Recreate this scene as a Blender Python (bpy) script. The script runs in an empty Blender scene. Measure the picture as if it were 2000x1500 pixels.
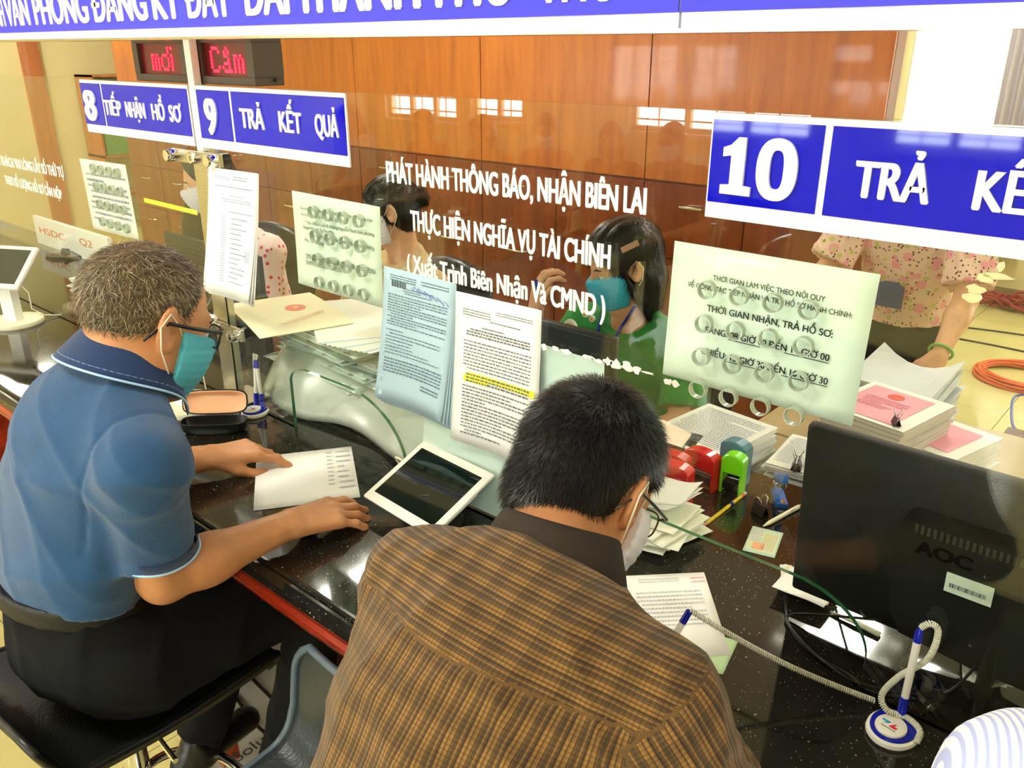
import bpy, bmesh, math, random, time
import numpy as np
from mathutils import Vector, Matrix, Euler
T0 = time.time()
PI = math.pi
V = Vector
rng = np.random.default_rng(7)
random.seed(7)
SC = bpy.context.scene
COL = SC.collection

# ------------------------------------------------------------------ camera, world, lights, exposure
CAM = V((0.0, -1.07, 1.82))
PITCH = math.atan(655 / 1640.0)
YAW = math.radians(41.4)
cam_d = bpy.data.cameras.new('camera')
cam_d.sensor_width = 36.0
cam_d.lens = 1640.0 / 2000.0 * 36.0
cam_d.clip_start = 0.02
cam = bpy.data.objects.new('camera', cam_d)
COL.objects.link(cam)
cam.location = CAM
cam.rotation_euler = Euler((PI / 2 - PITCH, 0, YAW), 'XYZ')
SC.camera = cam
SC.view_settings.view_transform = 'Standard'
SC.view_settings.look = 'None'
SC.view_settings.exposure = 0.40
SC.view_settings.gamma = 1.0
SC.view_settings.use_curve_mapping = False

w = bpy.data.worlds.new('world')
SC.world = w
w.use_nodes = True
nt = w.node_tree
nt.nodes.clear()
o = nt.nodes.new('ShaderNodeOutputWorld')
b = nt.nodes.new('ShaderNodeBackground')
b.inputs['Color'].default_value = (0.93, 0.97, 1.0, 1)
b.inputs['Strength'].default_value = 15.0
nt.links.new(b.outputs[0], o.inputs[0])

CZ = 0.945            # height of the granite counter
CEIL = 3.05

def area_light(name, loc, size, power, color=(1, 0.96, 0.86), rot=(0, 0, 0)):
    d = bpy.data.lights.new(name, 'AREA')
    d.shape = 'RECTANGLE'
    d.size, d.size_y = size
    d.energy = power
    d.color = color
    ob = bpy.data.objects.new(name, d)
    COL.objects.link(ob)
    ob.location = loc
    ob.rotation_euler = rot
    return ob

# ceiling lights: (x, y) of every recessed louvre lamp in office and hall
LAMPS = [(-1.12, 2.85), (-3.4, 1.5), (-5.8, 2.9), (1.6, 1.5), (-8.4, 1.5),
         (-1.6, -1.5), (-4.2, -2.6), (-7.0, -1.5), (1.4, -2.6), (-1.4, -5.0), (-6.6, -5.0), (-1.2, 4.9)]
for (lx, ly) in LAMPS:
    area_light('lamp_light', (lx, ly, CEIL - 0.035), (0.30, 0.50), 27)

# ------------------------------------------------------------------ helpers
def lin(c):
    if isinstance(c, str):
        c = c.lstrip('#')
        c = [int(c[i:i + 2], 16) / 255 for i in (0, 2, 4)]
    return tuple((x / 12.92 if x <= 0.04045 else ((x + 0.055) / 1.055) ** 2.4) for x in c[:3]) + (1,)

MATS = {}
def mat(name, c, rough=0.5, metal=0.0, var=0.0, vscale=8.0, bump=0.0, bscale=60.0, coat=0.0, spec=0.5, emit=None, estr=0.0, sss=0.0, c2=None, stretch=(1, 1, 1), sheen=0.0):
    if name in MATS:
        return MATS[name]
    m = bpy.data.materials.new(name)
    m.use_nodes = True
    n = m.node_tree.nodes
    l = m.node_tree.links
    p = n['Principled BSDF']
    p.inputs['Roughness'].default_value = rough
    p.inputs['Metallic'].default_value = metal
    p.inputs['Specular IOR Level'].default_value = spec
    p.inputs['Coat Weight'].default_value = coat
    p.inputs['Coat Roughness'].default_value = 0.05
    p.inputs['Sheen Weight'].default_value = sheen
    cl = lin(c)
    p.inputs['Base Color'].default_value = cl
    if sss:
        p.inputs['Subsurface Weight'].default_value = sss
        p.inputs['Subsurface Radius'].default_value = (0.012, 0.005, 0.003)
        p.inputs['Subsurface Scale'].default_value = 0.4
    if emit:
        p.inputs['Emission Color'].default_value = lin(emit)
        p.inputs['Emission Strength'].default_value = estr
    if var or bump or c2:
        tc = n.new('ShaderNodeTexCoord')
        mp = n.new('ShaderNodeMapping')
        mp.inputs['Scale'].default_value = stretch
        l.new(tc.outputs['Object'], mp.inputs['Vector'])
    if var or c2:
        nz = n.new('ShaderNodeTexNoise')
        nz.inputs['Scale'].default_value = vscale
        nz.inputs['Detail'].default_value = 5
        l.new(mp.outputs[0], nz.inputs['Vector'])
        cr = n.new('ShaderNodeValToRGB')
        cr.color_ramp.elements[0].position = 0.3
        cr.color_ramp.elements[1].position = 0.7
        a = cl if c2 is None else lin(c2)
        cr.color_ramp.elements[0].color = tuple(max(0, x * (1 - var)) for x in a[:3]) + (1,)
        cr.color_ramp.elements[1].color = tuple(min(1, x * (1 + var)) for x in cl[:3]) + (1,)
        l.new(nz.outputs['Fac'], cr.inputs['Fac'])
        l.new(cr.outputs['Color'], p.inputs['Base Color'])
    if bump:
        nb = n.new('ShaderNodeTexNoise')
        nb.inputs['Scale'].default_value = bscale
        nb.inputs['Detail'].default_value = 3
        l.new(mp.outputs[0], nb.inputs['Vector'])
        bp = n.new('ShaderNodeBump')
        bp.inputs['Strength'].default_value = bump
        bp.inputs['Distance'].default_value = 0.004
        l.new(nb.outputs['Fac'], bp.inputs['Height'])
        l.new(bp.outputs[0], p.inputs['Normal'])
    MATS[name] = m
    return m

def nodes_of(m):
    return m.node_tree.nodes, m.node_tree.links, m.node_tree.nodes['Principled BSDF']

def clear_mat(name, tint=(1, 1, 1), base=0.045, rough=0.0, haze=0.0, haze_col=(0.8, 0.9, 0.82)):
    """thin clear sheet: transparent plus Schlick reflection, a little surface haze"""
    if name in MATS:
        return MATS[name]
    m = bpy.data.materials.new(name)
    m.use_nodes = True
    n = m.node_tree.nodes
    l = m.node_tree.links
    n.clear()
    out = n.new('ShaderNodeOutputMaterial')
    tr = n.new('ShaderNodeBsdfTransparent')
    tr.inputs[0].default_value = tint + (1,)
    gl = n.new('ShaderNodeBsdfGlossy')
    gl.inputs['Roughness'].default_value = rough
    lw = n.new('ShaderNodeLayerWeight')
    lw.inputs['Blend'].default_value = 0.5
    pw = n.new('ShaderNodeMath'); pw.operation = 'POWER'; pw.inputs[1].default_value = 5
    ml = n.new('ShaderNodeMath'); ml.operation = 'MULTIPLY_ADD'
    ml.inputs[1].default_value = 1 - base; ml.inputs[2].default_value = base
    mx = n.new('ShaderNodeMixShader')
    l.new(lw.outputs['Facing'], pw.inputs[0])
    l.new(pw.outputs[0], ml.inputs[0])
    l.new(ml.outputs[0], mx.inputs[0])
    src = tr.outputs[0]
    if haze > 0:
        df = n.new('ShaderNodeBsdfDiffuse')
        df.inputs[0].default_value = haze_col + (1,)
        m2 = n.new('ShaderNodeMixShader')
        m2.inputs[0].default_value = haze
        l.new(tr.outputs[0], m2.inputs[1])
        l.new(df.outputs[0], m2.inputs[2])
        src = m2.outputs[0]
    l.new(src, mx.inputs[1])
    l.new(gl.outputs[0], mx.inputs[2])
    l.new(mx.outputs[0], out.inputs[0])
    MATS[name] = m
    return m

def tag(ob, label=None, cat=None, group=None, kind=None):
    if label: ob['label'] = label
    if cat: ob['category'] = cat
    if group: ob['group'] = group
    if kind: ob['kind'] = kind
    return ob

def root(name, loc, label, cat, group=None):
    e = bpy.data.objects.new(name, None)
    COL.objects.link(e)
    e.location = loc
    e.empty_display_size = 0.05
    return tag(e, label, cat, group)

def wloc(o_):
    v = V((0, 0, 0))
    while o_ is not None:
        v += o_.location
        o_ = o_.parent
    return v

def link_mesh(name, me, mats, parent=None, smooth=False, label=None, cat=None, group=None, kind=None):
    """vertices come in world coordinates"""
    n = len(me.vertices)
    co = np.empty(n * 3, dtype=np.float32)
    me.vertices.foreach_get('co', co)
    co = co.reshape(-1, 3)
    if parent is None:
        lo, hi = co.min(0), co.max(0)
        org = V(((lo[0] + hi[0]) / 2, (lo[1] + hi[1]) / 2, lo[2]))
        off = org
    else:
        off = wloc(parent)
        org = V((0, 0, 0))
    co -= np.array(off, dtype=np.float32)
    me.vertices.foreach_set('co', co.ravel())
    if not isinstance(mats, (list, tuple)):
        mats = [mats]
    if not len(me.materials):
        for m_ in mats:
            me.materials.append(m_)
    if smooth:
        me.polygons.foreach_set('use_smooth', [True] * len(me.polygons))
    me.update()
    ob = bpy.data.objects.new(name, me)
    COL.objects.link(ob)
    ob.location = org
    if parent is not None:
        ob.parent = parent
    return tag(ob, label, cat, group, kind)

class MB:
    """collects vertices and faces in world coordinates"""
    def __init__(self, xf=None):
        self.v, self.f, self.mi, self.xf, self.m = [], [], [], xf, 0
    def add(self, vs, fs):
        k = len(self.v)
        if self.xf is not None:
            vs = [self.xf @ V(p) for p in vs]
        self.v += [tuple(p) for p in vs]
        self.f += [tuple(i + k for i in f) for f in fs]
        self.mi += [self.m] * len(fs)
        return self
    def box(self, lo, hi, bev=0.0):
        x0, y0, z0 = lo
        x1, y1, z1 = hi
        if bev <= 0:
            vs = [(x0, y0, z0), (x1, y0, z0), (x1, y1, z0), (x0, y1, z0), (x0, y0, z1), (x1, y0, z1), (x1, y1, z1), (x0, y1, z1)]
            fs = [(0, 3, 2, 1), (4, 5, 6, 7), (0, 1, 5, 4), (1, 2, 6, 5), (2, 3, 7, 6), (3, 0, 4, 7)]
            return self.add(vs, fs)
        bm = bmesh.new()
        bmesh.ops.create_cube(bm, size=1)
        for q in bm.verts:
            q.co = V((x0 + (q.co.x + .5) * (x1 - x0), y0 + (q.co.y + .5) * (y1 - y0), z0 + (q.co.z + .5) * (z1 - z0)))
        bmesh.ops.bevel(bm, geom=bm.edges[:], offset=bev, segments=2, profile=0.5, affect='EDGES')
        bm.verts.index_update()
        vs = [tuple(q.co) for q in bm.verts]
        fs = [tuple(q.index for q in f.verts) for f in bm.faces]
        bm.free()
        return self.add(vs, fs)
    def cbox(self, c, s, bev=0.0):
        return self.box([c[i] - s[i] / 2 for i in range(3)], [c[i] + s[i] / 2 for i in range(3)], bev)
    def tube(self, pts, r, seg=8, cap=True, closed=False, flat=1.0):
        pts = [V(p) for p in pts]
        n = len(pts)
        rs = r if isinstance(r, (list, tuple)) else [r] * n
        vs, fs = [], []
        up = None
        for i, p in enumerate(pts):
            if closed:
                t = pts[(i + 1) % n] - pts[i - 1]
            else:
                t = pts[min(i + 1, n - 1)] - pts[max(i - 1, 0)]
            t.normalize()
            if up is None:
                up = V((0, 0, 1)) if abs(t.z) < 0.9 else V((1, 0, 0))
            a = up - t * up.dot(t)
            if a.length < 1e-4:
                a = t.orthogonal()
            a.normalize()
            up = a
            c = t.cross(a)
            for k in range(seg):
                th = 2 * PI * k / seg
                vs.append(p + a * (math.cos(th) * rs[i] * flat) + c * (math.sin(th) * rs[i]))
        m_ = n if closed else n - 1
        for i in range(m_):
            j = (i + 1) % n
            for k in range(seg):
                k2 = (k + 1) % seg
                fs.append((i * seg + k, i * seg + k2, j * seg + k2, j * seg + k))
        if cap and not closed:
            fs.append(tuple(range(seg - 1, -1, -1)))
            fs.append(tuple((n - 1) * seg + k for k in range(seg)))
        return self.add(vs, fs)
    def lathe(self, prof, c=(0, 0, 0), seg=32, ax=None, sx=1.0, sy=1.0):
        """prof: list of (r, z); closed on the axis where r == 0"""
        M = Matrix.Identity(4) if ax is None else ax
        vs, fs, rows = [], [], []
        for (r, z) in prof:
            if r <= 1e-9:
                rows.append([len(vs)])
                vs.append(M @ V((0, 0, z)) + V(c))
            else:
                row = []
                for k in range(seg):
                    th = 2 * PI * k / seg
                    row.append(len(vs))
                    vs.append(M @ V((r * sx * math.cos(th), r * sy * math.sin(th), z)) + V(c))
                rows.append(row)
        for a, b_ in zip(rows[:-1], rows[1:]):
            for k in range(seg):
                k2 = (k + 1) % seg
                if len(a) == 1 and len(b_) == 1: continue
                if len(a) == 1: fs.append((a[0], b_[k2], b_[k]))
                elif len(b_) == 1: fs.append((a[k], a[k2], b_[0]))
                else: fs.append((a[k], a[k2], b_[k2], b_[k]))
        return self.add(vs, fs)
    def prism(self, poly, o3, ux, uy, th):
        """2-D outline extruded along ux x uy by th"""
        ux, uy, o3 = V(ux), V(uy), V(o3)
        nrm = ux.cross(uy).normalized()
        n = len(poly)
        a = [o3 + ux * p[0] + uy * p[1] for p in poly]
        b_ = [p + nrm * th for p in a]
        fs = [tuple(range(n - 1, -1, -1)), tuple(range(n, 2 * n))]
        for i in range(n):
            j = (i + 1) % n
            fs.append((i, j, n + j, n + i))
        return self.add(a + b_, fs)
    def grid(self, fn, nu, nv, th=0.0, thdir=(0, 0, 1)):
        """fn(u, v) -> point; u, v in 0..1; with thickness th along thdir the sheet is closed"""
        A = [[V(fn(i / nu, j / nv)) for j in range(nv + 1)] for i in range(nu + 1)]
        vs = [p for row in A for p in row]
        fs = []
        W = nv + 1
        for i in range(nu):
            for j in range(nv):
                fs.append((i * W + j, (i + 1) * W + j, (i + 1) * W + j + 1, i * W + j + 1))
        if th:
            k = len(vs)
            d = V(thdir) * th
            vs += [p - d for p in vs[:k]]
            fs2 = [tuple(q + k for q in reversed(f)) for f in fs]
            rim = [(i, 0) for i in range(nu)] + [(nu, j) for j in range(nv)] + [(i, nv) for i in range(nu, 0, -1)] + [(0, j) for j in range(nv, 0, -1)]
            idx = [i * W + j for i, j in rim]
            side = []
            for a, b_ in zip(idx, idx[1:] + idx[:1]):
                side.append((b_, a, a + k, b_ + k))
            fs = fs + fs2 + side
        return self.add(vs, fs)
    def mesh(self, name):
        me = bpy.data.meshes.new(name)
        me.from_pydata(self.v, [], self.f)
        return me
    def build(self, name, mats, parent=None, smooth=False, label=None, cat=None, group=None, kind=None):
        me = self.mesh(name)
        if not isinstance(mats, (list, tuple)):
            mats = [mats]
        for m_ in mats:
            me.materials.append(m_)
        if len(mats) > 1:
            me.polygons.foreach_set('material_index', self.mi)
        ob = link_mesh(name, me, mats, parent, False, label, cat, group, kind)
        if smooth:
            me.polygons.foreach_set('use_smooth', [True] * len(me.polygons))
            if smooth != 'all':
                try:
                    me.set_sharp_from_angle(angle=math.radians(40))
                except Exception:
                    pass
        return ob

def xform(loc, rz=0.0, rx=0.0, ry=0.0):
    return Matrix.Translation(V(loc)) @ Euler((rx, ry, rz), 'XYZ').to_matrix().to_4x4()

def frame_xf(loc, ux, uy, uz):
    M = Matrix.Identity(4)
    for i in range(3):
        M[i][0], M[i][1], M[i][2], M[i][3] = ux[i], uy[i], uz[i], loc[i]
    return M

# ---- lettering
HORN = {'Ơ': 'O', 'Ờ': 'Ò', 'Ớ': 'Ó', 'Ở': 'Ỏ', 'Ỡ': 'Õ', 'Ợ': 'Ọ', 'ơ': 'o', 'ờ': 'ò', 'ớ': 'ó', 'ở': 'ỏ', 'ỡ': 'õ', 'ợ': 'ọ', 'Đ': 'D'}
def text_vn(s, ext, spacing, res):
    base = ''.join(HORN.get(c, c) for c in s)
    vs, fs = text_data(base, 0, ext, spacing, res)
    if not fs: return vs, fs
    for i, ch in enumerate(s):
        if ch not in HORN: continue
        pre = base[:i]
        a, _ = text_data(pre + ('D' if ch == 'Đ' else 'O' if ch.isupper() else 'o'), 0, ext, spacing, 2)
        xr, h = a[:, 0].max(), (.70 if ch.isupper() else .53)
        if ch == 'Đ':
            q, _ = text_data('D', 0, ext, spacing, 2)
            xl = xr - (q[:, 0].max() - q[:, 0].min())
            poly = [(xl - .07, .31), (xl + .30, .31), (xl + .30, .40), (xl - .07, .40)]
        else:
            poly = [(xr - .13, h - .10), (xr - .02, h - .12), (xr + .07, h + .00), (xr + .075, h + .09), (xr - .015, h + .09), (xr - .02, h + .01)]
        k = len(vs); n = len(poly)
        vs = np.concatenate([vs, np.array([(p[0], p[1], -ext) for p in poly] + [(p[0], p[1], ext) for p in poly])])
        fs = fs + [tuple(range(k + n - 1, k - 1, -1)), tuple(range(k + n, k + 2 * n))] + [(k + q_, k + (q_ + 1) % n, k + n + (q_ + 1) % n, k + n + q_) for q_ in range(n)]
    return vs, fs

def text_data(s, bold=0.0, ext=0.0, spacing=1.0, res=3, shear=0.0):
    cu = bpy.data.curves.new('t', 'FONT')
    cu.body = s
    cu.size = 1.0
    cu.offset = bold
    cu.extrude = ext
    cu.space_character = spacing
    cu.resolution_u = res
    cu.shear = shear
    ob = bpy.data.objects.new('t', cu)
    me = bpy.data.meshes.new_from_object(ob)
    vs = np.array([v.co[:] for v in me.vertices]) if len(me.vertices) else np.zeros((1, 3))
    fs = [tuple(p.vertices) for p in me.polygons]
    bpy.data.objects.remove(ob)
    bpy.data.curves.remove(cu)
    bpy.data.meshes.remove(me)
    return vs, fs

CAPH = {}
def cap_height(bold):
    if 0 not in CAPH:
        vs, _ = text_data('H', 0, .5)
        CAPH[0] = (vs[:, 1].min(), vs[:, 1].max())
    return CAPH[0]

def put_text(mb, s, org, ux, uy, width, height, bold=0.0, thick=0.0, spacing=1.0, res=6):
    """text whose lower left corner is org, cap height `height`, total width `width` along ux"""
    thick = thick or .00012
    vs, fs = text_vn(s, 0.5, spacing, res)
    if not fs: return
    b0, b1 = cap_height(0)
    if bold:
        k = len(vs); n = 4
        V_ = [vs + np.array([bold * (2 * i / n - 1), bold * .28 * (-1) ** i, i * min(.12, .00004 / thick)]) for i in range(n + 1)]
        fs = [tuple(q + k * i for q in f_) for i in range(n + 1) for f_ in fs]
        vs = np.concatenate(V_)
    x0, x1 = vs[:, 0].min(), vs[:, 0].max()
    ux, uy = V(ux), V(uy)
    nrm = ux.cross(uy)
    if width is None:
        sx = height / (b1 - b0)
    else:
        sx = width / (x1 - x0)
    sy = height / (b1 - b0)
    o3 = V(org)
    pts = [o3 + ux * float((v[0] - x0) * sx) + uy * float((v[1] - b0) * sy) + nrm * float((v[2] + 0.5) * thick if thick else 0) for v in vs]
    mb.add(pts, fs)

def fine_print(mb, org, ux, uy, width, height, lines, seed=1, fill=0.85, hfrac=0.5, right=False):
    """lines of tiny word marks, flat print: org is the upper left corner"""
    r = random.Random(seed)
    ux, uy, o3 = V(ux), V(uy), V(org)
    for i in range(lines):
        y = -(i + 0.5) * height / lines
        h = height / lines * hfrac
        L = width * (1 if r.random() < fill else r.uniform(.3, .8))
        x = 0.0 if r.random() < .8 else width * .06
        while x < L:
            wd = min(L - x, r.uniform(.02, .07) * width * .8)
            hh = h * r.uniform(.75, 1.0)
            a = o3 + ux * x + uy * (y - hh / 2)
            mb.add([a, a + ux * wd, a + ux * wd + uy * hh, a + uy * hh], [(0, 1, 2, 3)])
            x += wd + width * .012

# ------------------------------------------------------------------ implicit modelling of figures
class Field:
    def __init__(self, lo, hi, h):
        self.lo = np.array(lo, float)
        self.h = h
        self.n = np.ceil((np.array(hi, float) - self.lo) / h).astype(int) + 1
        self.D = np.full(tuple(self.n), 0.2, dtype=np.float32)
        self.ax = [self.lo[i] + h * np.arange(self.n[i]) for i in range(3)]
    def _sl(self, lo, hi, pad):
        s, c = [], []
        for i in range(3):
            a = int(max(0, math.floor((lo[i] - pad - self.lo[i]) / self.h)))
            b_ = int(min(self.n[i], math.ceil((hi[i] + pad - self.lo[i]) / self.h) + 1))
            if b_ <= a: return None, None
            s.append(slice(a, b_))
            c.append(self.ax[i][a:b_])
        X, Y, Z = np.meshgrid(*c, indexing='ij', sparse=True)
        return tuple(s), (X, Y, Z)
    def _mix(self, s, d, k, op):
        A = self.D[s]
        d = d.astype(np.float32)
        if op == 'sub':
            d = -d
            if k > 0:
                h_ = np.clip(0.5 - 0.5 * (d - A) / k, 0, 1)   # smooth max
                R = d * (1 - h_) + A * h_ + k * h_ * (1 - h_)
            else:
                R = np.maximum(A, d)
        elif k > 0:
            h_ = np.clip(0.5 + 0.5 * (d - A) / k, 0, 1)
            R = d * (1 - h_) + A * h_ - k * h_ * (1 - h_)
        else:
            R = np.minimum(A, d)
        self.D[s] = R
    def cap(self, a, b_, ra, rb, k=0.02, op='add', flat=None, cut=None):
        """round cone; flat=(dir, f) squashes along dir by factor f"""
        a = np.array(a, float); b_ = np.array(b_, float)
        R = max(ra, rb)
        pad = R + k + 2 * self.h
        if flat is not None: pad = R * max(1, flat[1]) + k + 2 * self.h
        s, P = self._sl(np.minimum(a, b_), np.maximum(a, b_), pad)
        if s is None: return self
        ab = b_ - a
        L2 = max(float(ab @ ab), 1e-12)
        q = [P[i] - a[i] for i in range(3)]
        t = np.clip((q[0] * ab[0] + q[1] * ab[1] + q[2] * ab[2]) / L2, 0, 1)
        e = [q[i] - t * ab[i] for i in range(3)]
        if flat is None:
            d = np.sqrt(e[0] ** 2 + e[1] ** 2 + e[2] ** 2) - (ra + (rb - ra) * t)
        else:
            f = np.array(flat[0], float); f /= np.linalg.norm(f)
            pd = e[0] * f[0] + e[1] * f[1] + e[2] * f[2]
            m = 1 / flat[1]
            d2 = e[0] ** 2 + e[1] ** 2 + e[2] ** 2 + pd ** 2 * (m * m - 1)
            d = (np.sqrt(d2) - (ra + (rb - ra) * t)) * (min(1, flat[1]) if flat[1] < 1 else 1)
        if cut is not None:
            cp, cn = cut
            d = np.maximum(d, (P[0] - cp[0]) * cn[0] + (P[1] - cp[1]) * cn[1] + (P[2] - cp[2]) * cn[2])
        self._mix(s, d, k, op)
        return self
    def ell(self, c, r, R=None, k=0.02, op='add'):
        c = np.array(c, float); r = np.array(r, float)
        s, P = self._sl(c, c, float(r.max()) + k + 2 * self.h)
        if s is None: return self
        q = [P[i] - c[i] for i in range(3)]
        if R is not None:
            q = [q[0] * R[i][0] + q[1] * R[i][1] + q[2] * R[i][2] for i in range(3)]
        k0 = np.sqrt((q[0] / r[0]) ** 2 + (q[1] / r[1]) ** 2 + (q[2] / r[2]) ** 2)
        k1 = np.sqrt((q[0] / r[0] ** 2) ** 2 + (q[1] / r[1] ** 2) ** 2 + (q[2] / r[2] ** 2) ** 2)
        d = k0 * (k0 - 1) / np.maximum(k1, 1e-9)
        self._mix(s, d, k, op)
        return self
    def plane(self, p, nrm, k=0.0, near=None):
        """keep the side the normal does NOT point to"""
        nrm = np.array(nrm, float); nrm /= np.linalg.norm(nrm)
        X, Y, Z = np.meshgrid(*self.ax, indexing='ij', sparse=True)
        d = (X - p[0]) * nrm[0] + (Y - p[1]) * nrm[1] + (Z - p[2]) * nrm[2]
        if near is not None:
            c, r = near
            dd = np.sqrt((X - c[0]) ** 2 + (Y - c[1]) ** 2 + (Z - c[2]) ** 2) - r
            d = np.minimum(d, -dd)
        A = self.D
        d = d.astype(np.float32)
        if k > 0:
            h_ = np.clip(0.5 - 0.5 * (d - A) / k, 0, 1)
            self.D = (d * (1 - h_) + A * h_ + k * h_ * (1 - h_)).astype(np.float32)
        else:
            self.D = np.maximum(A, d)
        return self
    def warp(self, fn):
        X, Y, Z = np.meshgrid(*self.ax, indexing='ij', sparse=True)
        band = np.abs(self.D) < 0.03
        I = np.nonzero(band)
        if len(I[0]) == 0: return self
        x = self.ax[0][I[0]]; y = self.ax[1][I[1]]; z = self.ax[2][I[2]]
        self.D[I] += fn(x, y, z).astype(np.float32)
        return self
    def surface(self):
        D, h = self.D, self.h
        D[0] = D[-1] = 0.1
        D[:, 0] = D[:, -1] = 0.1
        D[:, :, 0] = D[:, :, -1] = 0.1
        S = D < 0
        n = S.shape
        cnt = np.zeros((n[0] - 1, n[1] - 1, n[2] - 1), np.uint8)
        for i in (0, 1):
            for j in (0, 1):
                for k in (0, 1):
                    cnt += S[i:n[0] - 1 + i, j:n[1] - 1 + j, k:n[2] - 1 + k]
        act = (cnt > 0) & (cnt < 8)
        I = np.argwhere(act)
        if len(I) == 0:
            return np.zeros((0, 3)), np.zeros((0, 4), int)
        idx = np.full(act.shape, -1, np.int32)
        idx[act] = np.arange(len(I))
        C = {}
        for i in (0, 1):
            for j in (0, 1):
                for k in (0, 1):
                    C[(i, j, k)] = D[I[:, 0] + i, I[:, 1] + j, I[:, 2] + k].astype(np.float64)
        acc = np.zeros((len(I), 3)); num = np.zeros(len(I))
        for axis in range(3):
            o1, o2 = [a for a in range(3) if a != axis]
            for u in (0, 1):
                for v in (0, 1):
                    c0 = [0, 0, 0]; c0[o1] = u; c0[o2] = v
                    c1 = list(c0); c1[axis] = 1
                    d0, d1 = C[tuple(c0)], C[tuple(c1)]
                    x = (d0 < 0) != (d1 < 0)
                    t = np.where(x, d0 / np.where(d0 == d1, 1, d0 - d1), 0)
                    p = np.zeros((len(I), 3))
                    p[:, o1] = u; p[:, o2] = v; p[:, axis] = t
                    acc += p * x[:, None]; num += x
        vs = (I + acc / num[:, None]) * h + self.lo
        quads = []
        for axis in range(3):
            o1, o2 = [(1, 2), (2, 0), (0, 1)][axis]
            sl0 = [slice(None)] * 3; sl1 = [slice(None)] * 3
            sl0[axis] = slice(0, -1); sl1[axis] = slice(1, None)
            a, b_ = S[tuple(sl0)], S[tuple(sl1)]
            E = np.argwhere(a != b_)
            E = E[(E[:, o1] > 0) & (E[:, o2] > 0)]
            fl = a[E[:, 0], E[:, 1], E[:, 2]]
            def g(d1, d2):
                q = E.copy(); q[:, o1] -= d1; q[:, o2] -= d2
                return idx[q[:, 0], q[:, 1], q[:, 2]]
            Q = np.stack([g(1, 1), g(0, 1), g(0, 0), g(1, 0)], 1)
            Q[~fl] = Q[~fl][:, ::-1]
            quads.append(Q)
        Q = np.concatenate(quads)
        Q = Q[(Q >= 0).all(1)]
        return vs, Q
    def build(self, name, m, parent, keep_islands=False, uvfn=None, **kw):
        vs, Q = self.surface()
        me = bpy.data.meshes.new(name)
        me.vertices.add(len(vs))
        me.vertices.foreach_set('co', vs.ravel().astype(np.float32))
        me.loops.add(len(Q) * 4)
        me.loops.foreach_set('vertex_index', Q.ravel().astype(np.int32))
        me.polygons.add(len(Q))
        me.polygons.foreach_set('loop_start', np.arange(0, len(Q) * 4, 4, dtype=np.int32))
        me.update(calc_edges=True)
        me.validate()
        if uvfn is not None:
            at = me.attributes.new('cloth', 'FLOAT_VECTOR', 'POINT')
            at.data.foreach_set('vector', uvfn(vs).astype(np.float32).ravel())
        ob = link_mesh(name, me, m, parent, **kw)
        me.polygons.foreach_set('use_smooth', [True] * len(me.polygons))
        return ob, vs

def nv(v):
    v = np.array(v, float)
    return v / np.linalg.norm(v)

def wr(amp, fx, fy, fz, ph=0.0):
    return lambda x, y, z: amp * np.sin(fx * x + fy * y + fz * z + ph + 1.3 * np.sin(7 * x + 9 * z + ph) + np.sin(8 * y - 6 * z))

def folds(amp, seed=0, s=1.0):
    r = np.random.default_rng(seed)
    ks = [(r.uniform(-1, 1, 3) * np.array([38, 38, 30]) * s, r.uniform(0, 6)) for _ in range(4)]
    def fn(x, y, z):
        a = 0
        wx = x + .03 * np.sin(11 * z + 3 * y); wy = y + .03 * np.sin(9 * x + 7 * z)
        for kv, ph in ks:
            q = np.sin(kv[0] * wx + kv[1] * wy + kv[2] * z + ph)
            a = a + (1 - np.abs(q)) ** 3
        return -amp * (a - .8)
    return fn
# ------------------------------------------------------------------ people
SKIN = mat('skin_warm', '#c98b5c', 0.5, var=0.10, vscale=25, bump=0.15, bscale=220, sss=0.15)
SKIN_PALE = mat('skin_pale', '#dda882', 0.5, var=0.07, vscale=25, bump=0.1, bscale=220, sss=0.15)
HAIR_BLACK = mat('hair_black', '#0a0808', 0.35, var=0.3, vscale=120, bump=0.6, bscale=180)
EYE_W = mat('eye_white', '#e9e4dc', 0.2)
EYE_D = mat('eye_dark', '#1a0f0a', 0.1)
LIP = mat('lips', '#a8604f', 0.45)
MASK_BLUE = mat('mask_blue', '#55b4c8', 0.75, bump=0.3, bscale=300)
MASK_SKY = mat('mask_sky', '#35b5d8', 0.75, bump=0.3, bscale=300)
MASK_WHITE = mat('mask_white', '#e8e6ee', 0.75, bump=0.3, bscale=300)
LOOP = mat('ear_loop', '#e6dfc6', 0.8)
BLACK_CLOTH = mat('black_cloth', '#090b0e', 0.85, var=0.2, vscale=15, bump=0.3, bscale=400, spec=.25)
SHOE = mat('shoe_black', '#0d0d0e', 0.35)

def basis(f, u):
    f = nv(f); u = np.array(u, float); u = nv(u - f * (u @ f)); r = np.cross(f, u)
    return r, f, u

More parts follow.
